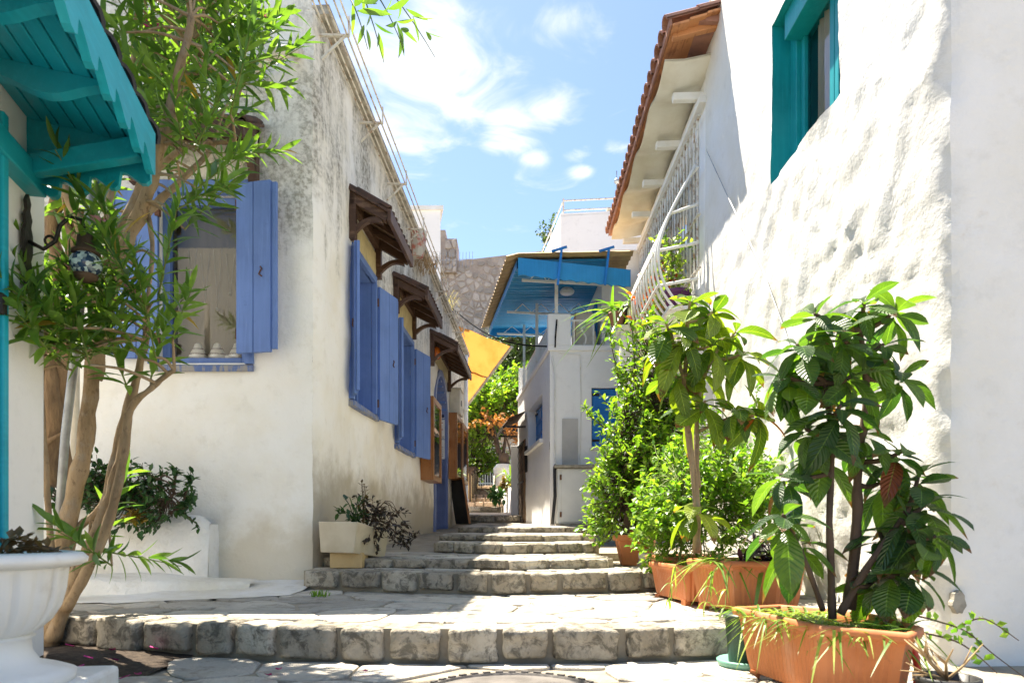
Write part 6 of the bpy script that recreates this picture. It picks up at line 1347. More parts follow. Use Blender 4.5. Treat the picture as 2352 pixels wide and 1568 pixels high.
# fallen petals
for k in range(16):
    x, y = ro.uniform(-2.15, -1.5), ro.uniform(2.45, 3.0)
    if k > 10: x, y = ro.uniform(-1.5, -0.5), ro.uniform(2.4, 2.75)
    pe_ = thing('fallen_petal', (x, y, 0.03), 'magenta petal fallen on the soil bed' if k <= 10 else 'magenta petal fallen on the lower paving', 'petal', 'petals fallen on the soil' if k <= 10 else 'petals fallen on the paving')
    m = MB(); a = ro.uniform(0, 6); c_ = Vector((x, y, 0.04 if k <= 10 else 0.024)); m.grid([[c_ + Vector((math.cos(a) * s - math.sin(a) * t_, math.sin(a) * s + math.cos(a) * t_, 0.35 * abs(s) + 0.006 * i)) for s in (-0.012, 0, 0.012)] for i, t_ in enumerate((-0.016, 0, 0.016))]); m.build('petal', M['petal'], pe_)

# ---------------------------------------------------------------- generic bush and pots
def bush(name, label, base, blobs, n, leafkind, mat, Lr, barkmat=None, trunks=(), nind=300, seed=1, upright=0.4, cat='bush', tw=0.006, shoots=()):
    t = thing(name, base, label, cat); r = random.Random(seed); nodes_ = []
    for pts, a, b in trunks: P = limb(t, pts, a, b, barkmat or M['bark_dark'], 'trunk' if a > 0.015 else 'branch'); nodes_ += P[len(P) // 3:]
    if not nodes_: nodes_ = [Vector(base)]
    items = []; twg = MB(); tot = sum(b[1][0] * b[1][1] * b[1][2] for b in blobs)
    for c_, rad in blobs:
        c_ = Vector(c_); k = int(n * rad[0] * rad[1] * rad[2] / tot)
        for s in range(max(3, k // 9)):                       # sprays of leaves on twigs
            d = rdir(r); rr = r.random() ** 0.45; p = c_ + Vector((d.x * rad[0], d.y * rad[1], d.z * rad[2])) * rr
            nd_ = min(r.sample(nodes_, min(14, len(nodes_))), key=lambda q: (q - p).length); dr_ = ((p - nd_).normalized() + Vector((r.uniform(-.6, .6), r.uniform(-.6, .6), upright + r.uniform(-.4, .4)))).normalized()
            Lt = Lr[1] * r.uniform(1.2, 2.6); m_ = [nd_, nd_.lerp(p, 0.55) + Vector((0, 0, 0.03)), p, p + dr_ * Lt]; P = spline(m_, 3); twg.tube(P, [lerp(tw, 0.0018, i / (len(P) - 1)) for i in range(len(P))], 4, False)
            for j in range(9):
                q = p + dr_ * Lt * (j / 8) + rdir(r) * Lr[0] * 0.2; o = rdir(r); ld = (dr_ * 0.6 + o).normalized(); ld.z -= 0.15
                items.append((lm(q, ld, Vector((r.uniform(-.4, .4), r.uniform(-.4, .4), 1)) + o * 0.3, r.uniform(*Lr), r.uniform(0.85, 1.15), r.uniform(-.5, .5)), r.randint(0, 2)))
    for pts in shoots:                                        # long leafy shoots
        P = spline(pts, 8); twg.tube(P, [lerp(tw, 0.002, i / (len(P) - 1)) for i in range(len(P))], 5, False)
        for i in range(2, len(P)):
            for j in range(3): o = rdir(r); items.append((lm(P[i] + rdir(r) * 0.01, (o + Vector((0, 0, 0.4))).normalized(), Vector((0, 0, 1)) + o * .2, r.uniform(*Lr) * 1.1, 1.0, r.uniform(-.4, .4)), r.randint(0, 2)))
    twg.build('twigs', barkmat or M['bark_dark'], t, smooth=True, kind='stuff', fixn=False); foliage(t, items, leafkind, mat, nind); return t
def hex_trough(name, label, plan, z0, z1, group='terracotta plant troughs', mat=None, ribs=26, sizes=0.82):
    """plastic trough: tapered ribbed wall over a plan polygon (clockwise from its rim), rim, feet, earth"""
    mat = mat or M['terra']; c_ = Vector((sum(p[0] for p in plan) / len(plan), sum(p[1] for p in plan) / len(plan), 0)); t = thing(name, (c_.x, c_.y, z0), label, 'planter', group); P = [Vector((p[0], p[1], 0)) for p in plan]
    def ringpts(k, z, rib, sc=0.0):
        out = []
        for i in range(len(P)):
            a, b = P[i], P[(i + 1) % len(P)]; L_ = (b - a).length; nseg = max(2, int(L_ / 0.0125)); nv = Vector(((b - a).y, -(b - a).x, 0)).normalized()
            if nv.dot((a + b) / 2 - c_) < 0: nv = -nv
            for j in range(nseg):
                q = a.lerp(b, j / nseg); q = c_ + (q - c_) * k; bump_ = rib * (1 if (j // 1) % 2 else 0) if 2 < j < nseg - 2 else 0; out.append(q - nv * bump_ + Vector((0, 0, z)))
        return out
    h = z1 - z0; m = MB(); rings = [ringpts(0.80, z0 + 0.02, 0.004), ringpts(0.84, z0 + 0.06, 0.004), ringpts(0.93, z1 - 0.045, 0.004), ringpts(0.95, z1 - 0.03, 0)]
    rings = [r_ + [r_[0]] for r_ in rings]; m.grid(rings); m.add(rings[0][:-1], [tuple(range(len(rings[0]) - 1))]); m.build('ribbed_body', mat, t)
    m = MB(); rr = [ringpts(0.95, z1 - 0.032, 0), ringpts(1.0, z1 - 0.032, 0), ringpts(1.02, z1 - 0.02, 0), ringpts(1.015, z1 - 0.004, 0), ringpts(0.97, z1, 0), ringpts(0.93, z1 - 0.004, 0), ringpts(0.91, z1 - 0.05, 0)]; m.grid([r_ + [r_[0]] for r_ in rr]); m.build('rim', mat, t, smooth=True)
    for i in range(len(P)):
        q = c_ + (P[i] - c_) * 0.74; m = MB(); m.box((q.x, q.y, z0 + 0.012), (0.035, 0.035, 0.028), 0.4); m.build('foot', mat, t)
    m = MB(); e_ = ringpts(0.915, z1 - 0.045, 0); m.add(e_ + [c_ + Vector((0, 0, z1 - 0.025))], [(i, (i + 1) % len(e_), len(e_)) for i in range(len(e_))]); m.build('earth', M['soil'], t); return t
def blades(name, label, c, n, L_, seed, mat=None, spread=0.08, cat='plant', flat=0.55, nind=300, bias=None):
    t = thing(name, c, label, cat); r = random.Random(seed); items = []; c = Vector(c)
    for k in range(n):
        a = r.uniform(0, 6.283); d = Vector((math.cos(a), math.sin(a), r.uniform(0.5, 1.5)))
        if bias: d += Vector(bias) * r.random()
        items.append((lm(c + Vector((r.uniform(-1, 1), r.uniform(-1, 1), 0)) * spread, d.normalized(), Vector((0, 0, 1)), L_ * r.uniform(0.6, 1.15), r.uniform(0.8, 1.3)), r.randint(0, 2)))
    foliage(t, items, 'blade', mat or M['spider'], nind, 'blade'); return t
def loquat(name, label, base, trunks, tips, mat, Lr, seed, nper=(7, 11)):
    """big ribbed leaves in whorls round the branch tips"""
    t = thing(name, base, label, 'tree'); r = random.Random(seed); nodes_ = []
    for pts, a, b in trunks: P = limb(t, pts, a, b, M['bark_dark'] if seed % 2 else M['bark'], 'trunk'); nodes_ += P[len(P) // 3:]
    items = []
    for tip, up in tips:
        tip = Vector(tip); nd_ = min(nodes_, key=lambda q: (q - tip).length + (0.3 if q.z > tip.z else 0)); limb(t, [nd_, nd_.lerp(tip, 0.5) + Vector((0, 0, -0.015)), tip], 0.011, 0.006, M['twig'] if up > 0.5 else M['bark_dark'], 'branch', 6, 4)
        ax = ((tip - nd_).normalized() * 0.5 + Vector((r.uniform(-.2, .2), r.uniform(-.2, .2), 0.9))).normalized(); sd = ax.cross(Vector((1, 0.2, 0))).normalized(); ot_ = ax.cross(sd); n = r.randint(*nper)
        for k in range(n):
            th = k * 2.4 + r.uniform(-.2, .2); f = k / n; op = lerp(2.05, 0.75, f) + r.uniform(-.15, .15); d = ax * math.cos(op) + (sd * math.cos(th) + ot_ * math.sin(th)) * math.sin(op)
            items.append((lm(tip - ax * 0.05 * (1 - f), d.normalized(), ax + Vector((0, 0, 0.5)), r.uniform(*Lr) * lerp(1.05, 0.65, f), r.uniform(0.8, 1.15), r.uniform(-.5, .5)), r.choice((0, 1, 1, 2, 2, 3))))
    foliage(t, items, 'loquat', mat, 300); return t

# near trough with loquat on the lower paving
hex_trough('plant_trough', 'big terracotta trough on the lower paving holding the dark loquat', [(0.85, 2.62), (0.950, 2.12), (1.135, 1.94), (1.25, 2.08), (1.27, 2.45), (1.05, 2.70)], 0.0, 0.255)
q = lambda u, v, Y: D(u, v, Y)
loquat('loquat_tree', 'tall dark loquat growing from the biggest terracotta trough', (1.1, 2.3, 0.24),
       [([q(1912, 1420, 2.3), q(1905, 1200, 2.32), q(1910, 1020, 2.36), q(1895, 880, 2.4)], 0.013, 0.008), ([q(1950, 1400, 2.34), q(1968, 1200, 2.38), q(1972, 1060, 2.42), q(1990, 900, 2.42), q(1975, 760, 2.42)], 0.021, 0.009), ([q(1930, 1410, 2.28), q(2000, 1290, 2.26), q(2080, 1180, 2.28)], 0.014, 0.008), ([q(1890, 1400, 2.3), q(1850, 1290, 2.25), q(1800, 1190, 2.25)], 0.010, 0.007)],
       [(q(1870, 720, 2.38), 0), (q(1985, 690, 2.42), 0), (q(2060, 710, 2.45), 0), (q(1830, 790, 2.36), 0), (q(1930, 770, 2.34), 0), (q(2030, 790, 2.40), 0), (q(1850, 860, 2.45), 0), (q(2070, 860, 2.46), 0), (q(1960, 860, 2.36), 0), (q(1930, 930, 2.28), 0), (q(1850, 985, 2.35), 0), (q(1990, 985, 2.42), 0), (q(1880, 1040, 2.45), 0), (q(2075, 1035, 2.35), 0), (q(2110, 1090, 2.35), 0), (q(2035, 1100, 2.45), 0), (q(2090, 1190, 2.25), 0), (q(2020, 1220, 2.35), 0), (q(2130, 1150, 2.3), 0), (q(1800, 1180, 2.22), 0), (q(2060, 1300, 2.25), 0), (q(1830, 1240, 2.4), 0), (q(2150, 1230, 2.2), 0), (q(2110, 1310, 2.25), 0), (q(2010, 1330, 2.35), 0), (q(1800, 860, 2.4), 0), (q(1790, 1090, 2.4), 0)], M['loquat'], (0.10, 0.195), 31, (11, 14))
for k, (x, y) in enumerate(((0.93, 2.5), (0.97, 2.35), (1.02, 2.18), (1.12, 2.08), (1.2, 2.2), (1.1, 2.5))): blades('spider_plant', ['spider plant at the far tip of the biggest trough', 'second spider plant along the near rim of the biggest trough', 'spider plant at the bend of the biggest trough', 'spider plant under the loquat trunk', 'spider plant by the wall end of the biggest trough', 'spider plant at the back of the biggest trough'][k], (x, y, 0.23), 60, 0.12, 40 + k, cat='spider plant')
# troughs on the landing
hex_trough('plant_trough', 'terracotta trough on the landing holding the young loquat', [(0.88, 3.42), (1.01, 3.14), (1.22, 3.10), (1.40, 3.22), (1.36, 3.52), (1.1, 3.56)], 0.155, 0.405)
hex_trough('plant_trough', 'terracotta trough on the landing just behind the young loquat trough', [(0.80, 3.98), (0.885, 3.50), (1.0, 3.48), (1.16, 3.62), (1.10, 4.02), (0.95, 4.08)], 0.155, 0.365)
hex_trough('plant_trough', 'farthest terracotta trough on the landing against the second step', [(0.87, 4.44), (0.93, 4.10), (1.06, 4.12), (1.3, 4.2), (1.25, 4.44), (1.05, 4.48)], 0.155, 0.385)
loquat('loquat_tree', 'young bright loquat with two pale stems on the landing', (1.0, 3.5, 0.36),
       [([q(1600, 1270, 3.6), q(1600, 1150, 3.6), q(1582, 1000, 3.6), q(1572, 880, 3.6), q(1580, 800, 3.6), q(1578, 740, 3.58)], 0.021, 0.010), ([q(1603, 1120, 3.62), q(1600, 980, 3.66), q(1612, 880, 3.7), q(1650, 800, 3.7)], 0.015, 0.009), ([q(1575, 880, 3.6), q(1555, 820, 3.58), q(1540, 760, 3.55)], 0.011, 0.008), ([q(1606, 990, 3.66), q(1660, 965, 3.6), q(1710, 950, 3.55)], 0.009, 0.007)],
       [(q(1585, 690, 3.6), 1), (q(1530, 740, 3.5), 1), (q(1640, 715, 3.65), 1), (q(1690, 760, 3.7), 1), (q(1575, 770, 3.45), 1), (q(1520, 800, 3.6), 1), (q(1640, 790, 3.55), 1), (q(1710, 810, 3.6), 1), (q(1595, 840, 3.7), 1), (q(1545, 860, 3.6), 1), (q(1620, 920, 3.6), 1), (q(1690, 940, 3.55), 1), (q(1745, 945, 3.55), 1), (q(1595, 1165, 3.5), 1)], M['loquat_young'], (0.14, 0.26), 32, (10, 14))
# bushes
bush('citrus_bush', 'tall glossy citrus bush in the square terracotta pot', (0.86, 5.05, 0.45), [(q(1460, 1010, 5.2), (0.27, 0.33, 0.40)), (q(1440, 1110, 5.15), (0.22, 0.28, 0.30)), (q(1505, 900, 5.3), (0.26, 0.3, 0.34)), (q(1415, 1075, 5.1), (0.14, 0.2, 0.16)), (q(1485, 830, 5.3), (0.18, 0.22, 0.28)), (q(1440, 1150, 5.1), (0.25, 0.2, 0.25)), (q(1415, 1180, 5.05), (0.18, 0.22, 0.18)), (q(1390, 1120, 5.1), (0.12, 0.2, 0.14)), (q(1470, 1080, 4.9), (0.25, 0.2, 0.25)), (q(1540, 1010, 5.2), (0.26, 0.26, 0.4))], 7800, 'oval', M['citrus'], (0.035, 0.062),
     trunks=[([q(1437, 1235, 5.05), q(1440, 1170, 5.07), q(1425, 1090, 5.1), q(1440, 960, 5.2)], 0.028, 0.012), ([q(1478, 1230, 5.2), q(1476, 1120, 5.2), q(1490, 960, 5.25), q(1490, 820, 5.3)], 0.022, 0.009)], seed=51, shoots=[[q(1430, 900, 5.2), q(1410, 820, 5.2), q(1398, 755, 5.2)], [q(1460, 880, 5.2), q(1455, 800, 5.2), q(1450, 735, 5.25)], [q(1400, 990, 5.1), q(1360, 960, 5.05), q(1345, 935, 5.0)], [q(1490, 850, 5.3), q(1500, 780, 5.3), q(1490, 720, 5.3)]])
bush('jasmine_bush', 'low bright jasmine bush spilling between the troughs', (1.08, 4.0, 0.36), [(q(1560, 1170, 4.1), (0.24, 0.26, 0.27)), (q(1650, 1130, 4.1), (0.26, 0.25, 0.26)), (q(1600, 1240, 3.95), (0.28, 0.2, 0.16)), (q(1720, 1180, 4.0), (0.17, 0.2, 0.26)), (q(1520, 1220, 4.2), (0.15, 0.2, 0.22)), (q(1680, 1070, 4.3), (0.2, 0.2, 0.2)), (q(1735, 1120, 4.15), (0.14, 0.2, 0.2)), (q(1540, 1110, 4.3), (0.16, 0.2, 0.2)), (q(1610, 1050, 4.4), (0.2, 0.2, 0.18))], 7000, 'small', M['jasmine'], (0.032, 0.055), barkmat=M['stem'],
     trunks=[([q(1560, 1290, 4.0), q(1570, 1200, 4.05), q(1560, 1110, 4.1)], 0.008, 0.004), ([q(1660, 1290, 4.0), q(1660, 1200, 4.05), q(1670, 1090, 4.15)], 0.008, 0.004), ([q(1610, 1290, 3.95), q(1610, 1180, 4.0)], 0.007, 0.004)], seed=52, tw=0.003, shoots=[[q(1740, 1050, 4.3), q(1735, 960, 4.4), q(1740, 880, 4.5)], [q(1690, 1100, 4.3), q(1720, 1040, 4.4), q(1700, 1000, 4.4)]])
bush('citrus_bush', 'small bushy shrub at the foot of the grey cabinet', (0.75, 5.3, 0.3), [(q(1395, 1205, 5.3), (0.12, 0.2, 0.14)), (q(1470, 1200, 5.3), (0.2, 0.2, 0.2))], 900, 'small', M['jasmine'], (0.035, 0.055), trunks=[([q(1430, 1270, 5.3), q(1420, 1200, 5.3), q(1390, 1130, 5.35)], 0.010, 0.005)], seed=53, nind=150)
# square pot
sq = thing('square_pot', (0.84, 5.0, 0.29), 'tall square terracotta pot at the end of the second step', 'pot', 'terracotta pots'); m = MB(); m.hexa([(0.80, 4.93, 0.29), (0.90, 4.93, 0.29), (0.90, 5.05, 0.29), (0.80, 5.05, 0.29), (0.765, 4.90, 0.475), (0.935, 4.90, 0.475), (0.935, 5.09, 0.475), (0.765, 5.09, 0.475)]); m.build('body', M['terra'], sq, bevel=0.006)
m = MB(); m.box((0.85, 4.995, 0.49), (0.20, 0.22, 0.045)); m.build('rim', M['terra'], sq, bevel=0.006); m = MB(); m.box((0.85, 4.995, 0.50), (0.17, 0.19, 0.035)); m.build('earth', M['soil'], sq)
sq = thing('round_pot', (1.0, 5.3, 0.29), 'round terracotta pot behind the square pot', 'pot', 'terracotta pots'); m = MB(); m.lathe((1.0, 5.3, 0.29), [(0.085, 0), (0.12, 0.2), (0.12, 0.21)], 20); m.build('body', M['terra'], sq, smooth=True); m = MB(); m.lathe((1.0, 5.3, 0.50), [(0.135, 0), (0.135, 0.045), (0.118, 0.045), (0.115, 0.02)], 20); m.build('rim', M['terra'], sq); m = MB(); m.lathe((1.0, 5.3, 0.50), [(0.115, 0), (0.02, 0.03)], 20); m.build('earth', M['soil'], sq)
st_ = thing('loose_stone', (0.93, 4.72, 0.3), 'pale round stones stacked at the step end by the square pot', 'stones')
for k in range(2): inst('stone', block_with(M['flag'], 3 + k), st_, Matrix.Translation((0.93, 4.70, 0.32 + 0.045 * k)) @ Matrix.Rotation(k * .5, 4, 'Z') @ Matrix.Diagonal((0.11 - 0.02 * k, 0.09, 0.042, 1)))
blades('spider_plant', 'spider plant arching over the young loquat trough', (1.0, 3.28, 0.385), 40, 0.19, 61, cat='spider plant', bias=(-.3, -.3, 0)); blades('spider_plant', 'spider plant at the wall side of the young loquat trough', (1.2, 3.25, 0.385), 24, 0.24, 62, cat='spider plant')
hs = thing('hanging_runner', (0.95, 3.2, 0.38), 'thin runners with plantlets hanging over the landing troughs', 'runner')
for k, (x0_, y0_, x1_, y1_, z1_) in enumerate(((0.98, 3.2, 0.86, 3.02, 0.23), (1.02, 3.16, 0.93, 2.98, 0.21), (0.87, 3.5, 0.78, 3.4, 0.20))):
    m = MB(); P = spline([(x0_, y0_, 0.39), ((x0_ + x1_) / 2, (y0_ + y1_) / 2, 0.36), (x1_, y1_, z1_)], 6); m.tube(P, 0.002, 4); m.build('stem', M['stem'], hs); it = []
    for i in range(10): it.append((lm(P[-1 - (i % 3) * 3], Vector((ro.uniform(-1, 1), ro.uniform(-1, 1), ro.uniform(-.6, .6))).normalized(), Vector((0, 0, 1)), 0.07, 1.6), i % 3))
    foliage(hs, it, 'blade', M['spider'], 60, 'blade')
# purple heart
def leafy(name, label, c, rad, n, kind, mat, Lr, seed, cat='plant', nind=300):
    t = thing(name, c, label, cat); r = random.Random(seed); it = []; m = MB()
    for k in range(n // 8):
        d = rdir(r); tip = Vector(c) + Vector((d.x * rad[0], d.y * rad[1], abs(d.z) * rad[2] if rad[2] > 0 else d.z * -rad[2])); P = spline([c, Vector(c).lerp(tip, .5) + Vector((0, 0, .03)), tip], 4); m.tube(P, 0.003, 4, False)
        for j in range(8): o = rdir(r); it.append((lm(P[1 + j % (len(P) - 1)], ((tip - Vector(c)).normalized() * .5 + o).normalized(), Vector((0, 0, 1)) + o * .3, r.uniform(*Lr), 1.0, r.uniform(-.4, .4)), r.randint(0, 2)))
    m.build('stems', mat, t, kind='stuff', fixn=False); foliage(t, it, kind, mat, nind); return t
leafy('purple_heart', 'dark purple trailing plant at the end of the young loquat trough', (1.2, 3.14, 0.40), (0.14, 0.12, 0.10), 90, 'lance', M['purple'], (0.08, 0.13), 71)
# pot with saucer behind the big trough
gp_ = thing('green_pot', (0.93, 2.72, 0.0), 'dark green pot in a pale green saucer behind the biggest trough', 'pot'); m = MB(); m.lathe((0.93, 2.70, 0.0), [(0.085, 0.01), (0.11, 0.012), (0.118, 0.035), (0.112, 0.04), (0.09, 0.02)], 28); m.build('saucer', M['greenplastic'], gp_, smooth=True); m = MB(); m.lathe((0.93, 2.70, 0.0), [(0.07, 0.022), (0.085, 0.2), (0.092, 0.2), (0.092, 0.22), (0.07, 0.2)], 24); m.build('body', M['greenpot'], gp_, smooth=True)
# twig pot in front
tp2 = thing('twig_pot', (1.2, 1.83, 0.0), 'dark pot with bare dry twigs in front of the biggest trough', 'pot'); m = MB(); m.lathe((1.185, 1.86, 0.0), [(0.06, 0.0), (0.075, 0.135), (0.082, 0.135), (0.082, 0.15), (0.07, 0.15), (0.068, 0.13)], 24); m.build('pot', M['blackplastic'], tp2, smooth=True); m = MB(); m.lathe((1.185, 1.86, 0.13), [(0.07, 0), (0.01, 0.006)], 20); m.build('earth', M['soil'], tp2)
for k in range(9):
    a = rng.uniform(2.0, 4.6) if k < 6 else rng.uniform(0, 6.28); l = rng.uniform(0.08, 0.17); c_ = Vector((1.185, 1.86, 0.14)); d = Vector((math.cos(a), math.sin(a) * .4, rng.uniform(.3, 1.2))).normalized(); P = [c_, c_ + d * l * .5 + rdir(rng) * .012, c_ + d * l + rdir(rng) * .02]; m = MB(); m.tube(P, [0.005, 0.0035, 0.0015], 5); e2 = P[1] + (d + rdir(rng) * .8).normalized() * l * .5; m.tube([P[1], e2], [0.003, 0.001], 4); m.build('twig', M['twig'], tp2, smooth=True)
rd = thing('red_hose', (1.3, 2.02, 0.0), 'curved red hose end behind the biggest trough', 'hose'); m = MB(); m.tube(spline([q(2082, 1470, 2.1), q(2100, 1500, 2.1), q(2108, 1545, 2.1), q(2100, 1600, 2.1), (1.22, 2.1, 0.012)], 5), 0.011, 8); m.build('hose', M['redplastic'], rd, smooth=True)
# creeper at the gable
cr = thing('gable_creeper', (1.6, 2.45, 0.2), 'thin trailing creeper in front of the shaded right wall', 'creeper'); it = []
for pts in ([(2090, 1410, 2.4), (2150, 1425, 2.4), (2220, 1450, 2.4), (2280, 1500, 2.4), (2360, 1560, 2.4)], [(2110, 1450, 2.4), (2190, 1470, 2.4), (2240, 1500, 2.4), (2290, 1545, 2.4)], [(2200, 1440, 2.4), (2260, 1420, 2.45), (2340, 1470, 2.45)]):
    P = spline([q(*p) for p in pts], 6); m = MB(); m.tube(P, [lerp(0.004, 0.0015, i / len(P)) for i in range(len(P))], 5); m.build('stem', M['bark_dark'], cr, smooth=True)
    for i in range(0, len(P), 2):
        if i < len(P) * 0.8:
            for j in range(2): o = rdir(ro); it.append((lm(P[i], o, Vector((0, -1, 0.3)), 0.035, 1.1), j))
foliage(cr, it, 'small', M['jasmine'], 100)
pl2 = thing('plaster_patch', (1.80, 2.735, 0.22), 'grey bare patch low on the shaded right wall', 'patch'); m = MB(); m.prism([q(2204 + 15 * math.cos(a * .2618) * (1 + .15 * math.sin(a * 1.3)), 1383 + 26 * math.sin(a * .2618) * (1 + .12 * math.sin(a * 1.7 + 1)), 2.741) for a in range(24)], (0, 0.03, 0)); m.build('patch', M['concrete_grey'], pl2)
# plants in the bulging basket
bush('basket_plant', 'green and yellow plant inside the bulging window basket', (1.66, 7.2, 2.65), [((1.62, 6.9, 3.15), (0.13, 0.4, 0.35)), ((1.64, 7.1, 3.45), (0.10, 0.3, 0.2)), ((1.60, 7.6, 2.85), (0.14, 0.6, 0.2))], 700, 'oval', M['spider'], (0.045, 0.075), barkmat=M['stem'], trunks=[([(1.66, 7.0, 2.65), (1.64, 6.95, 3.0), (1.64, 7.0, 3.5)], 0.008, 0.004)], seed=81, nind=200, cat='plant')
bush('red_leaf_plant', 'orange leaved plant drying inside the bulging window basket', (1.6, 7.5, 2.65), [((1.58, 7.35, 3.15), (0.12, 0.25, 0.16)), ((1.56, 7.8, 2.95), (0.1, 0.3, 0.14))], 190, 'oval', leafmat('autumn_leaf', (0.35, 0.07, 0.02), (0.60, 0.17, 0.03), trans=0.4, tcol=(1.5, 1.3, 0.8)), (0.07, 0.11), barkmat=M['stem'], trunks=[([(1.62, 7.5, 2.65), (1.6, 7.45, 2.9), (1.58, 7.4, 3.2)], 0.006, 0.003)], seed=82, nind=190, cat='plant')
pb_ = thing('purple_pot', (1.63, 6.75, 2.65), 'purple pot inside the bulging window basket', 'pot'); m = MB(); m.lathe((1.63, 6.75, 2.66), [(0.09, 0), (0.12, 0.2), (0.135, 0.2), (0.135, 0.235), (0.11, 0.235)], 20); m.build('pot', M['purplepot'], pb_, smooth=True)
# black pot with spider plant on a white bracket
br_ = thing('pot_pedestal', (1.45, 8.3, 0.5), 'white plastered pedestal under the black pot', 'pedestal'); m = MB(); m.box((1.52, 8.4, 1.7), (0.42, 0.4, 2.5)); m.build('shaft', M['plaster_new'], br_, bevel=0.02); m = MB(); m.box((1.52, 8.4, 2.97), (0.5, 0.48, 0.06)); m.build('cap', M['plaster_new'], br_, bevel=0.01)
bk_ = thing('black_pot', (1.46, 8.3, 3.0), 'black pot on the white pedestal', 'pot'); m = MB(); m.lathe((1.46, 8.3, 3.0), [(0.13, 0), (0.17, 0.2), (0.185, 0.2), (0.185, 0.23), (0.16, 0.22)], 22); m.build('pot', M['blackplastic'], bk_, smooth=True); m = MB(); m.lathe((1.46, 8.3, 3.18), [(0.16, 0), (0.02, 0.02)], 18); m.build('earth', M['soil'], bk_)
rp = thing('small_clay_pot', (1.25, 8.35, 3.0), 'small clay pot beside the black pot', 'pot'); m = MB(); m.lathe((1.27, 8.25, 3.0), [(0.07, 0), (0.10, 0.13), (0.11, 0.13), (0.11, 0.16), (0.09, 0.15)], 18); m.build('pot', M['tile_red'], rp, smooth=True)
blades('spider_plant', 'yellow spider plant in the black pot on the pedestal', (1.46, 8.3, 3.2), 46, 0.50, 83, cat='spider plant', spread=0.1, nind=60); blades('spider_plant', 'green arching plant in the small clay pot', (1.27, 8.25, 3.14), 24, 0.42, 84, cat='spider plant', mat=M['jasmine'], nind=40)
# concrete planter on blocks
cpn = thing('concrete_planter', (-1.1, 4.7, 0.29), 'cream concrete planter on two blocks at the old house corner', 'planter')
a0_, a1_, a2_, a3_ = q(731, 1197, 4.52), q(822, 1198, 4.44), q(893, 1222, 5.0), q(800, 1204, 5.2); l0, l1, l2, l3 = q(736, 1268, 4.54), q(812, 1270, 4.47), q(884, 1281, 4.95), q(800, 1266, 5.15)
def mid(p, c_, k): return p + (c_ - p) * k
ctp = (a0_ + a1_ + a2_ + a3_) / 4
m = MB(); inn = [mid(p, ctp, 0.16) for p in (a0_, a1_, a2_, a3_)]; ind_ = [p - Vector((0, 0, 0.06)) for p in inn]
m.add([l0, l1, l2, l3, a0_, a1_, a2_, a3_] + inn + ind_, [(3, 2, 1, 0), (0, 1, 5, 4), (1, 2, 6, 5), (2, 3, 7, 6), (3, 0, 4, 7), (4, 5, 9, 8), (5, 6, 10, 9), (6, 7, 11, 10), (7, 4, 8, 11), (8, 9, 13, 12), (9, 10, 14, 13), (10, 11, 15, 14), (11, 8, 12, 15)]); m.build('trough', M['concrete'], cpn, bevel=0.006)
m = MB(); m.add(ind_, [(0, 1, 2, 3)]); m.build('earth', M['soil'], cpn)
for k, (u0, u1, Y) in enumerate(((757, 832, 4.56), (836, 880, 4.85))):
    b_ = thing('support_block', q((u0 + u1) / 2, 1308, Y), 'wider sandstone block under the concrete planter' if k == 0 else 'narrower sandstone block under the concrete planter', 'block', 'blocks under the planter'); zb, zt_ = 0.292, q(u0, 1270 if k == 0 else 1280, Y).z + 0.004; p0_, p1_ = q(u0, 1300, Y), q(u1, 1300, Y); m = MB(); m.box(((p0_.x + p1_.x) / 2, Y + 0.09, (zb + zt_) / 2), (p1_.x - p0_.x, 0.18, zt_ - zb)); m.rough(0.004, 9); m.build('block', M['sandstone'], b_, bevel=0.006)
bush('bronze_plant', 'dark bronze leaved plant hanging from the concrete planter', (-0.95, 4.8, 0.56), [(q(880, 1180, 4.8), (0.16, 0.16, 0.12)), (q(860, 1215, 4.75), (0.14, 0.14, 0.10)), (q(905, 1225, 4.85), (0.10, 0.12, 0.09))], 480, 'oval', M['bronze'], (0.028, 0.048), trunks=[([q(850, 1215, 4.8), q(860, 1180, 4.8), q(885, 1150, 4.8)], 0.006, 0.003)], seed=91, tw=0.003, cat='plant', shoots=[[q(890, 1230, 4.8), q(925, 1250, 4.75), q(952, 1235, 4.75)]])
leafy('succulent_plant', 'green yellow succulent in the concrete planter', q(815, 1200, 4.7), (0.12, 0.1, 0.24), 90, 'oval', M['darkshrub'], (0.035, 0.06), 92); leafy('succulent_plant', 'upright yellowish sprig in the concrete planter', q(835, 1200, 4.75), (0.05, 0.05, 0.28), 48, 'small', M['dryleaf'], (0.03, 0.05), 93)
# masonry planter shrubs
bush('planter_shrub', 'dark green shrub in the masonry planter', (-2.4, 4.55, 0.58), [(q(240, 1130, 4.25), (0.16, 0.16, 0.16)), (q(310, 1140, 4.3), (0.22, 0.14, 0.18)), (q(370, 1150, 4.3), (0.16, 0.13, 0.14)), (q(200, 1120, 4.3), (0.14, 0.13, 0.14))], 1700, 'oval', M['darkshrub'], (0.035, 0.06), trunks=[([q(300, 1200, 4.35), q(300, 1130, 4.35)], 0.012, 0.006), ([q(360, 1190, 4.35), q(395, 1140, 4.3), q(405, 1090, 4.28)], 0.009, 0.004), ([q(390, 1180, 4.3), q(420, 1150, 4.28), q(435, 1110, 4.26)], 0.007, 0.003)], seed=94, nind=300,
     shoots=[[q(395, 1130, 4.3), q(402, 1095, 4.28), q(400, 1075, 4.28)], [q(420, 1140, 4.28), q(436, 1110, 4.27), q(440, 1090, 4.27)], [q(400, 1170, 4.28), q(430, 1165, 4.27), q(440, 1150, 4.27)]])
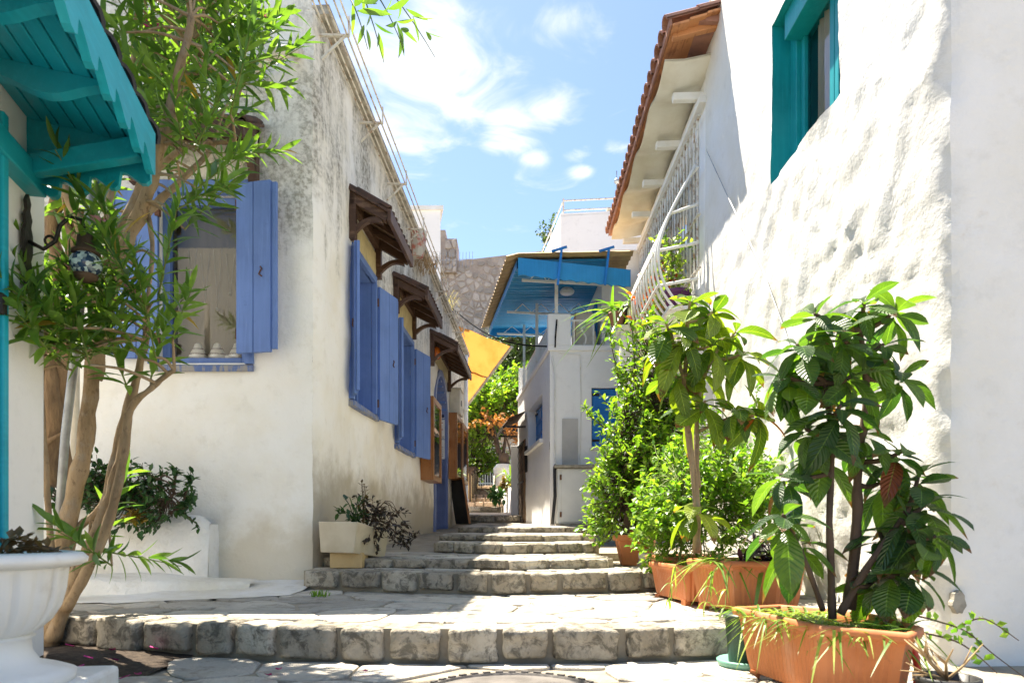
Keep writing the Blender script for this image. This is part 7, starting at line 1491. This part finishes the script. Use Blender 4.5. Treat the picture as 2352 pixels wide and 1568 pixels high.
bush('planter_shrub', 'leafy green shrub at the left end of the masonry planter', (-2.9, 4.55, 0.65), [(q(115, 1110, 4.2), (0.14, 0.12, 0.14)), (q(160, 1130, 4.2), (0.12, 0.1, 0.10))], 300, 'oval', M['darkshrub'], (0.05, 0.08), seed=95, nind=150)
leafy('dead_plant', 'withered brown plant in the white urn', (UX + 0.03, UY, 0.46), (0.18, 0.16, 0.07), 180, 'small', M['dryleaf'], (0.025, 0.045), 96, nind=120)
leafy('brown_sprig', 'yellow brown sprig at the masonry planter edge', q(300, 1200, 4.1), (0.08, 0.05, 0.06), 64, 'oval', leafmat('ochre_leaf', (0.20, 0.13, 0.02), (0.30, 0.20, 0.03), trans=0.3), (0.035, 0.055), 97)
tufts('grass_tuft', 'small green tuft in a paving joint by the second step', 'grass', (-1.12, 4.0, 0.155), 30, 0.05, M['jasmine'], 0.08, 0.6, 5)
# ---------------------------------------------------------------- trees behind
def crown(name, label, base, blobs, n, kind, mat, Lr, trunks, seed, bm=None): return bush(name, label, base, blobs, n, kind, mat, Lr, barkmat=bm or M['bark_dark'], trunks=trunks, nind=0, seed=seed, cat='tree', tw=0.012)
crown('garden_tree', 'bright green tree above the upper stairs', (-0.5, 20, 1.9), [(q(1120, 930, 20), (1.0, 1.0, 0.7)), (q(1090, 985, 20), (0.8, 0.9, 0.7)), (q(1165, 930, 20.5), (0.7, 0.8, 0.6)), (q(1140, 890, 21), (0.7, 0.7, 0.35)), (q(1180, 870, 20.5), (0.4, 0.5, 0.3))], 5200, 'oval', M['farleaf'], (0.12, 0.2), [([q(1182, 1095, 19.4), q(1165, 1065, 19.4), q(1145, 1035, 19.5), q(1135, 990, 19.8), q(1120, 950, 20)], 0.10, 0.04), ([q(1155, 1050, 19.5), q(1160, 1010, 19.7), q(1165, 960, 20)], 0.06, 0.03)], 101)
bush('rust_branch', 'dead branch with rust orange leaves in front of the green tree', q(1160, 1000, 18.6), [(q(1120, 965, 18.7), (0.55, 0.4, 0.22)), (q(1160, 975, 18.7), (0.4, 0.4, 0.25)), (q(1175, 1000, 18.8), (0.2, 0.3, 0.3))], 420, 'oval', M['rustleaf'], (0.09, 0.15), trunks=[([q(1178, 1060, 19), q(1160, 1000, 18.9), q(1125, 965, 18.8)], 0.03, 0.012)], seed=102, nind=0, cat='tree', upright=-0.3)
crown('garden_bush', 'feathery green bush beside the planter boxes', (-1.1, 21, 2.4), [(q(1095, 1050, 20.5), (0.7, 0.6, 0.5)), (q(1125, 1060, 20.5), (0.45, 0.5, 0.4)), (q(1085, 1085, 20.5), (0.5, 0.4, 0.3))], 2200, 'small', M['farleaf'], (0.08, 0.14), [([q(1095, 1110, 20.6), q(1095, 1050, 20.6)], 0.04, 0.02)], 103)
leafy('stair_plant', 'broad leaved green plant on the low stair wall', q(1172, 1110, 16.5), (0.25, 0.3, 0.35), 80, 'lance', M['farleaf'], (0.22, 0.36), 104, nind=0); leafy('stair_plant', 'trailing plant at the foot of the low stair wall', q(1140, 1150, 15.8), (0.2, 0.3, 0.3), 110, 'oval', M['darkshrub'], (0.12, 0.2), 105, nind=0); leafy('stair_plant', 'red tinged plant on the near end of the low stair wall', q(1158, 1120, 16.0), (0.22, 0.25, 0.2), 90, 'oval', leafmat('reddish_leaf', (0.14, 0.07, 0.03), (0.2, 0.16, 0.04)), (0.1, 0.18), 106, nind=0)
for k, (u, v, Y, w, h) in enumerate(((1190, 800, 27, 0.9, 1.6), (1225, 800, 28, 0.8, 1.4), (1150, 830, 30, 0.8, 1.0), (1262, 800, 29, 0.8, 1.2), (1175, 870, 26.5, 0.5, 0.8))):
    c_ = q(u, v, Y); crown('pine_tree', ['feathery pine just under the awning roof', 'pine behind the balcony side railing', 'small pine at the foot of the castle wall', 'pine behind the balcony corner pillar', 'low pine beside the yellow awning'][k], (c_.x, c_.y, c_.z - h - 1), [(c_, (w, w, h)), (c_ + Vector((0.2, 0, -h * .5)), (w * 1.1, w, h * .6))], 3200, 'lance', M['pine'], (0.16, 0.3), [([(c_.x, c_.y, c_.z - h - 1.5), (c_.x, c_.y, c_.z + h * .6)], 0.09, 0.03)], 110 + k)
for k, (x, y) in enumerate(((-5, 26), (-3.2, 25), (3, 27))): c_ = Vector((x, y, 5.2)); crown('hill_tree', ['broad green tree far left on the hillside', 'broad green tree left of the pines', 'broad green tree hidden behind the rooftop block'][k], (x, y, 2.5), [(c_, (1.6, 1.4, 1.3))], 1500, 'oval', M['farleaf'], (0.2, 0.35), [([(x, y, 2.3), (x, y, 5)], 0.12, 0.04)], 120 + k)
crown('terrace_plant', 'small bush on the terrace edge beside the rooftop block', q(1262, 560, 17), [(q(1262, 545, 17), (0.14, 0.2, 0.45))], 260, 'small', M['pine'], (0.07, 0.12), [([q(1262, 590, 17), q(1262, 530, 17)], 0.015, 0.006)], 130)
